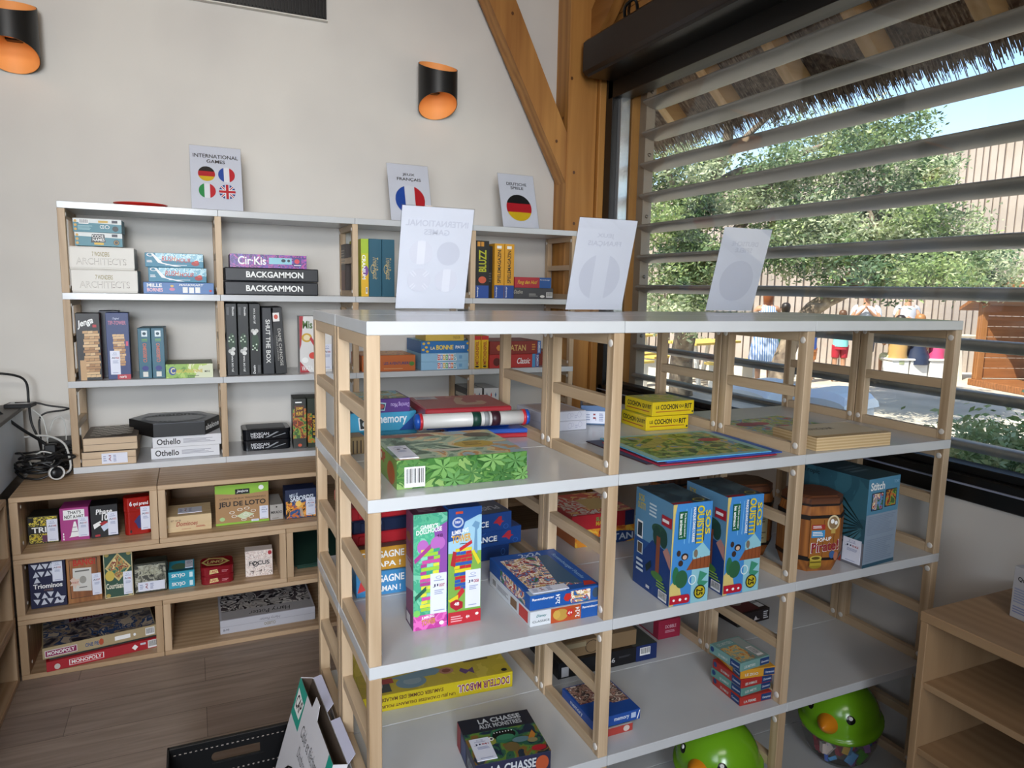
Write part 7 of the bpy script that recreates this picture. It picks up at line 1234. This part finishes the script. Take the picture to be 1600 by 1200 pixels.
    def sleeve(mb, m):
        for sd in (-1, 1): mb.tube([(sd*.13, .01, hp+.47), (sd*.18, .012, hp+.44), (sd*.207, .01, hp+.31)], (.066, .06), m, 10)
    if dress:
        mb = MB()
        if sit: loft(mb, [((0, -.12, hp-.13), .25, .33), ((0, -.08, hp+.02), .24, .28), ((0, 0, hp+.18), .145, .12), ((0, .005, hp+.34), .165, .125), ((0, .005, hp+.47), .15, .10), ((0, 0, hp+.51), .07, .07)], dress)
        else: loft(mb, [((0, 0, hp-.42), .27, .24), ((0, 0, hp-.15), .23, .20), ((0, 0, hp+.12), .155, .13), ((0, .005, hp+.34), .165, .125), ((0, .005, hp+.47), .15, .10), ((0, 0, hp+.51), .07, .07)], dress)
        mb.build('dress', root)
    if top:
        mb = MB(); loft(mb, [((0, 0, hp-.05), .18, .15), ((0, 0, hp+.1), .165, .135), ((0, .005, hp+.34), .175, .13), ((0, .005, hp+.47), .155, .105), ((0, 0, hp+.51), .075, .075)], top); sleeve(mb, top); mb.build('shirt', root)
    if bottom:
        mb = MB(); loft(mb, [((0, 0, hp-.12), .18, .14), ((0, 0, hp+.03), .172, .142)], bottom)
        for sd in (-1, 1):
            if sit: mb.tube([(sd*.09, .02, hp-.02), (sd*.10, -.2, hp-.02), (sd*.11, -.34, hp-.02)], (.105, .085), bottom, 10)
            else: mb.tube([(sd*.09, 0, hp-.02), (sd*.093, -.01, hp-.2), (sd*.095, -.015, .58)], (.105, .08), bottom, 10)
        mb.build('shorts', root)
    root.scale = (s, s, s)
    return root
stm, nt, b = newmat('striped_cloth'); tc = nt.nodes.new('ShaderNodeTexCoord'); wv = nt.nodes.new('ShaderNodeTexWave'); wv.inputs['Scale'].default_value = 9; cr = nt.nodes.new('ShaderNodeValToRGB'); cr.color_ramp.elements[0].color = lin('#dce4f0'); cr.color_ramp.elements[1].color = lin('#6c8cc4'); cr.color_ramp.elements[0].position = .45; cr.color_ramp.elements[1].position = .6
nt.links.new(tc.outputs['Object'], wv.inputs[0]); nt.links.new(wv.outputs['Fac'], cr.inputs[0]); nt.links.new(cr.outputs[0], b.inputs['Base Color'])
AW = math.radians(150)  # facing away from the window
person('person in a blue and white striped dress standing, seen from behind', 8.80, 9.10, AW, 1.0, False, 'fwd', hair='#8a4c28', hairlen=.2, dress=stm)
person('person with a green top and dark trousers, standing behind the striped dress', 9.45, 9.35, AW+.5, .85, False, 'fwd', top=mat('#2c8a50'), bottom=mat('#2c3048'), hair='#20160f')
person('person in a dark cap with one hand at the face, looking this way', 11.2, 9.15, math.radians(-52), 1.0, False, 'face', top=mat('#c8d0dc'), bottom=mat('#4a5060'), cap=mat('#1c2434'), hair='#1c140f', hairlen=.02)
person('child in a turquoise shirt and red shorts leaning on the serving table', 10.85, 9.35, AW, .78, False, 'fwd', top=mat('#8cd4d0'), bottom=mat('#b82c3c'), hair='#5a3c24')
person('child in a blue and orange outfit at the serving table', 10.25, 9.5, AW, .72, False, 'fwd', top=mat('#2c50a0'), bottom=mat('#c87838'), hair='#3a2818')
person('person in a tan shirt sitting on the left stool, seen from behind', 11.9, 8.98, AW, .98, True, 'fwd', top=mat('#c0985c'), bottom=mat('#a8b08c'), hair='#20160f', hairlen=.02)
person('person in a navy dress sitting on the middle stool, seen from behind', 12.27, 8.86, AW, 1.0, True, 'fwd', dress=mat('#1f2c48'), hair='#a07040', hairlen=.1)
person('child in a pink top and patterned shorts sitting on the right stool', 12.63, 8.73, AW+.4, .85, True, 'fwd', top=mat('#d84c7c'), bottom=mat('#c8ccc8'), hair='#6a4428', cap=mat('#c8e0c8'))
person('person in a grey shirt and dark shorts standing behind the seated group', 12.9, 9.6, math.radians(-30), 1.0, False, 'fwd', top=mat('#b4b8c0'), bottom=mat('#3c4048'), hair='#2a1c14', hairlen=.02)
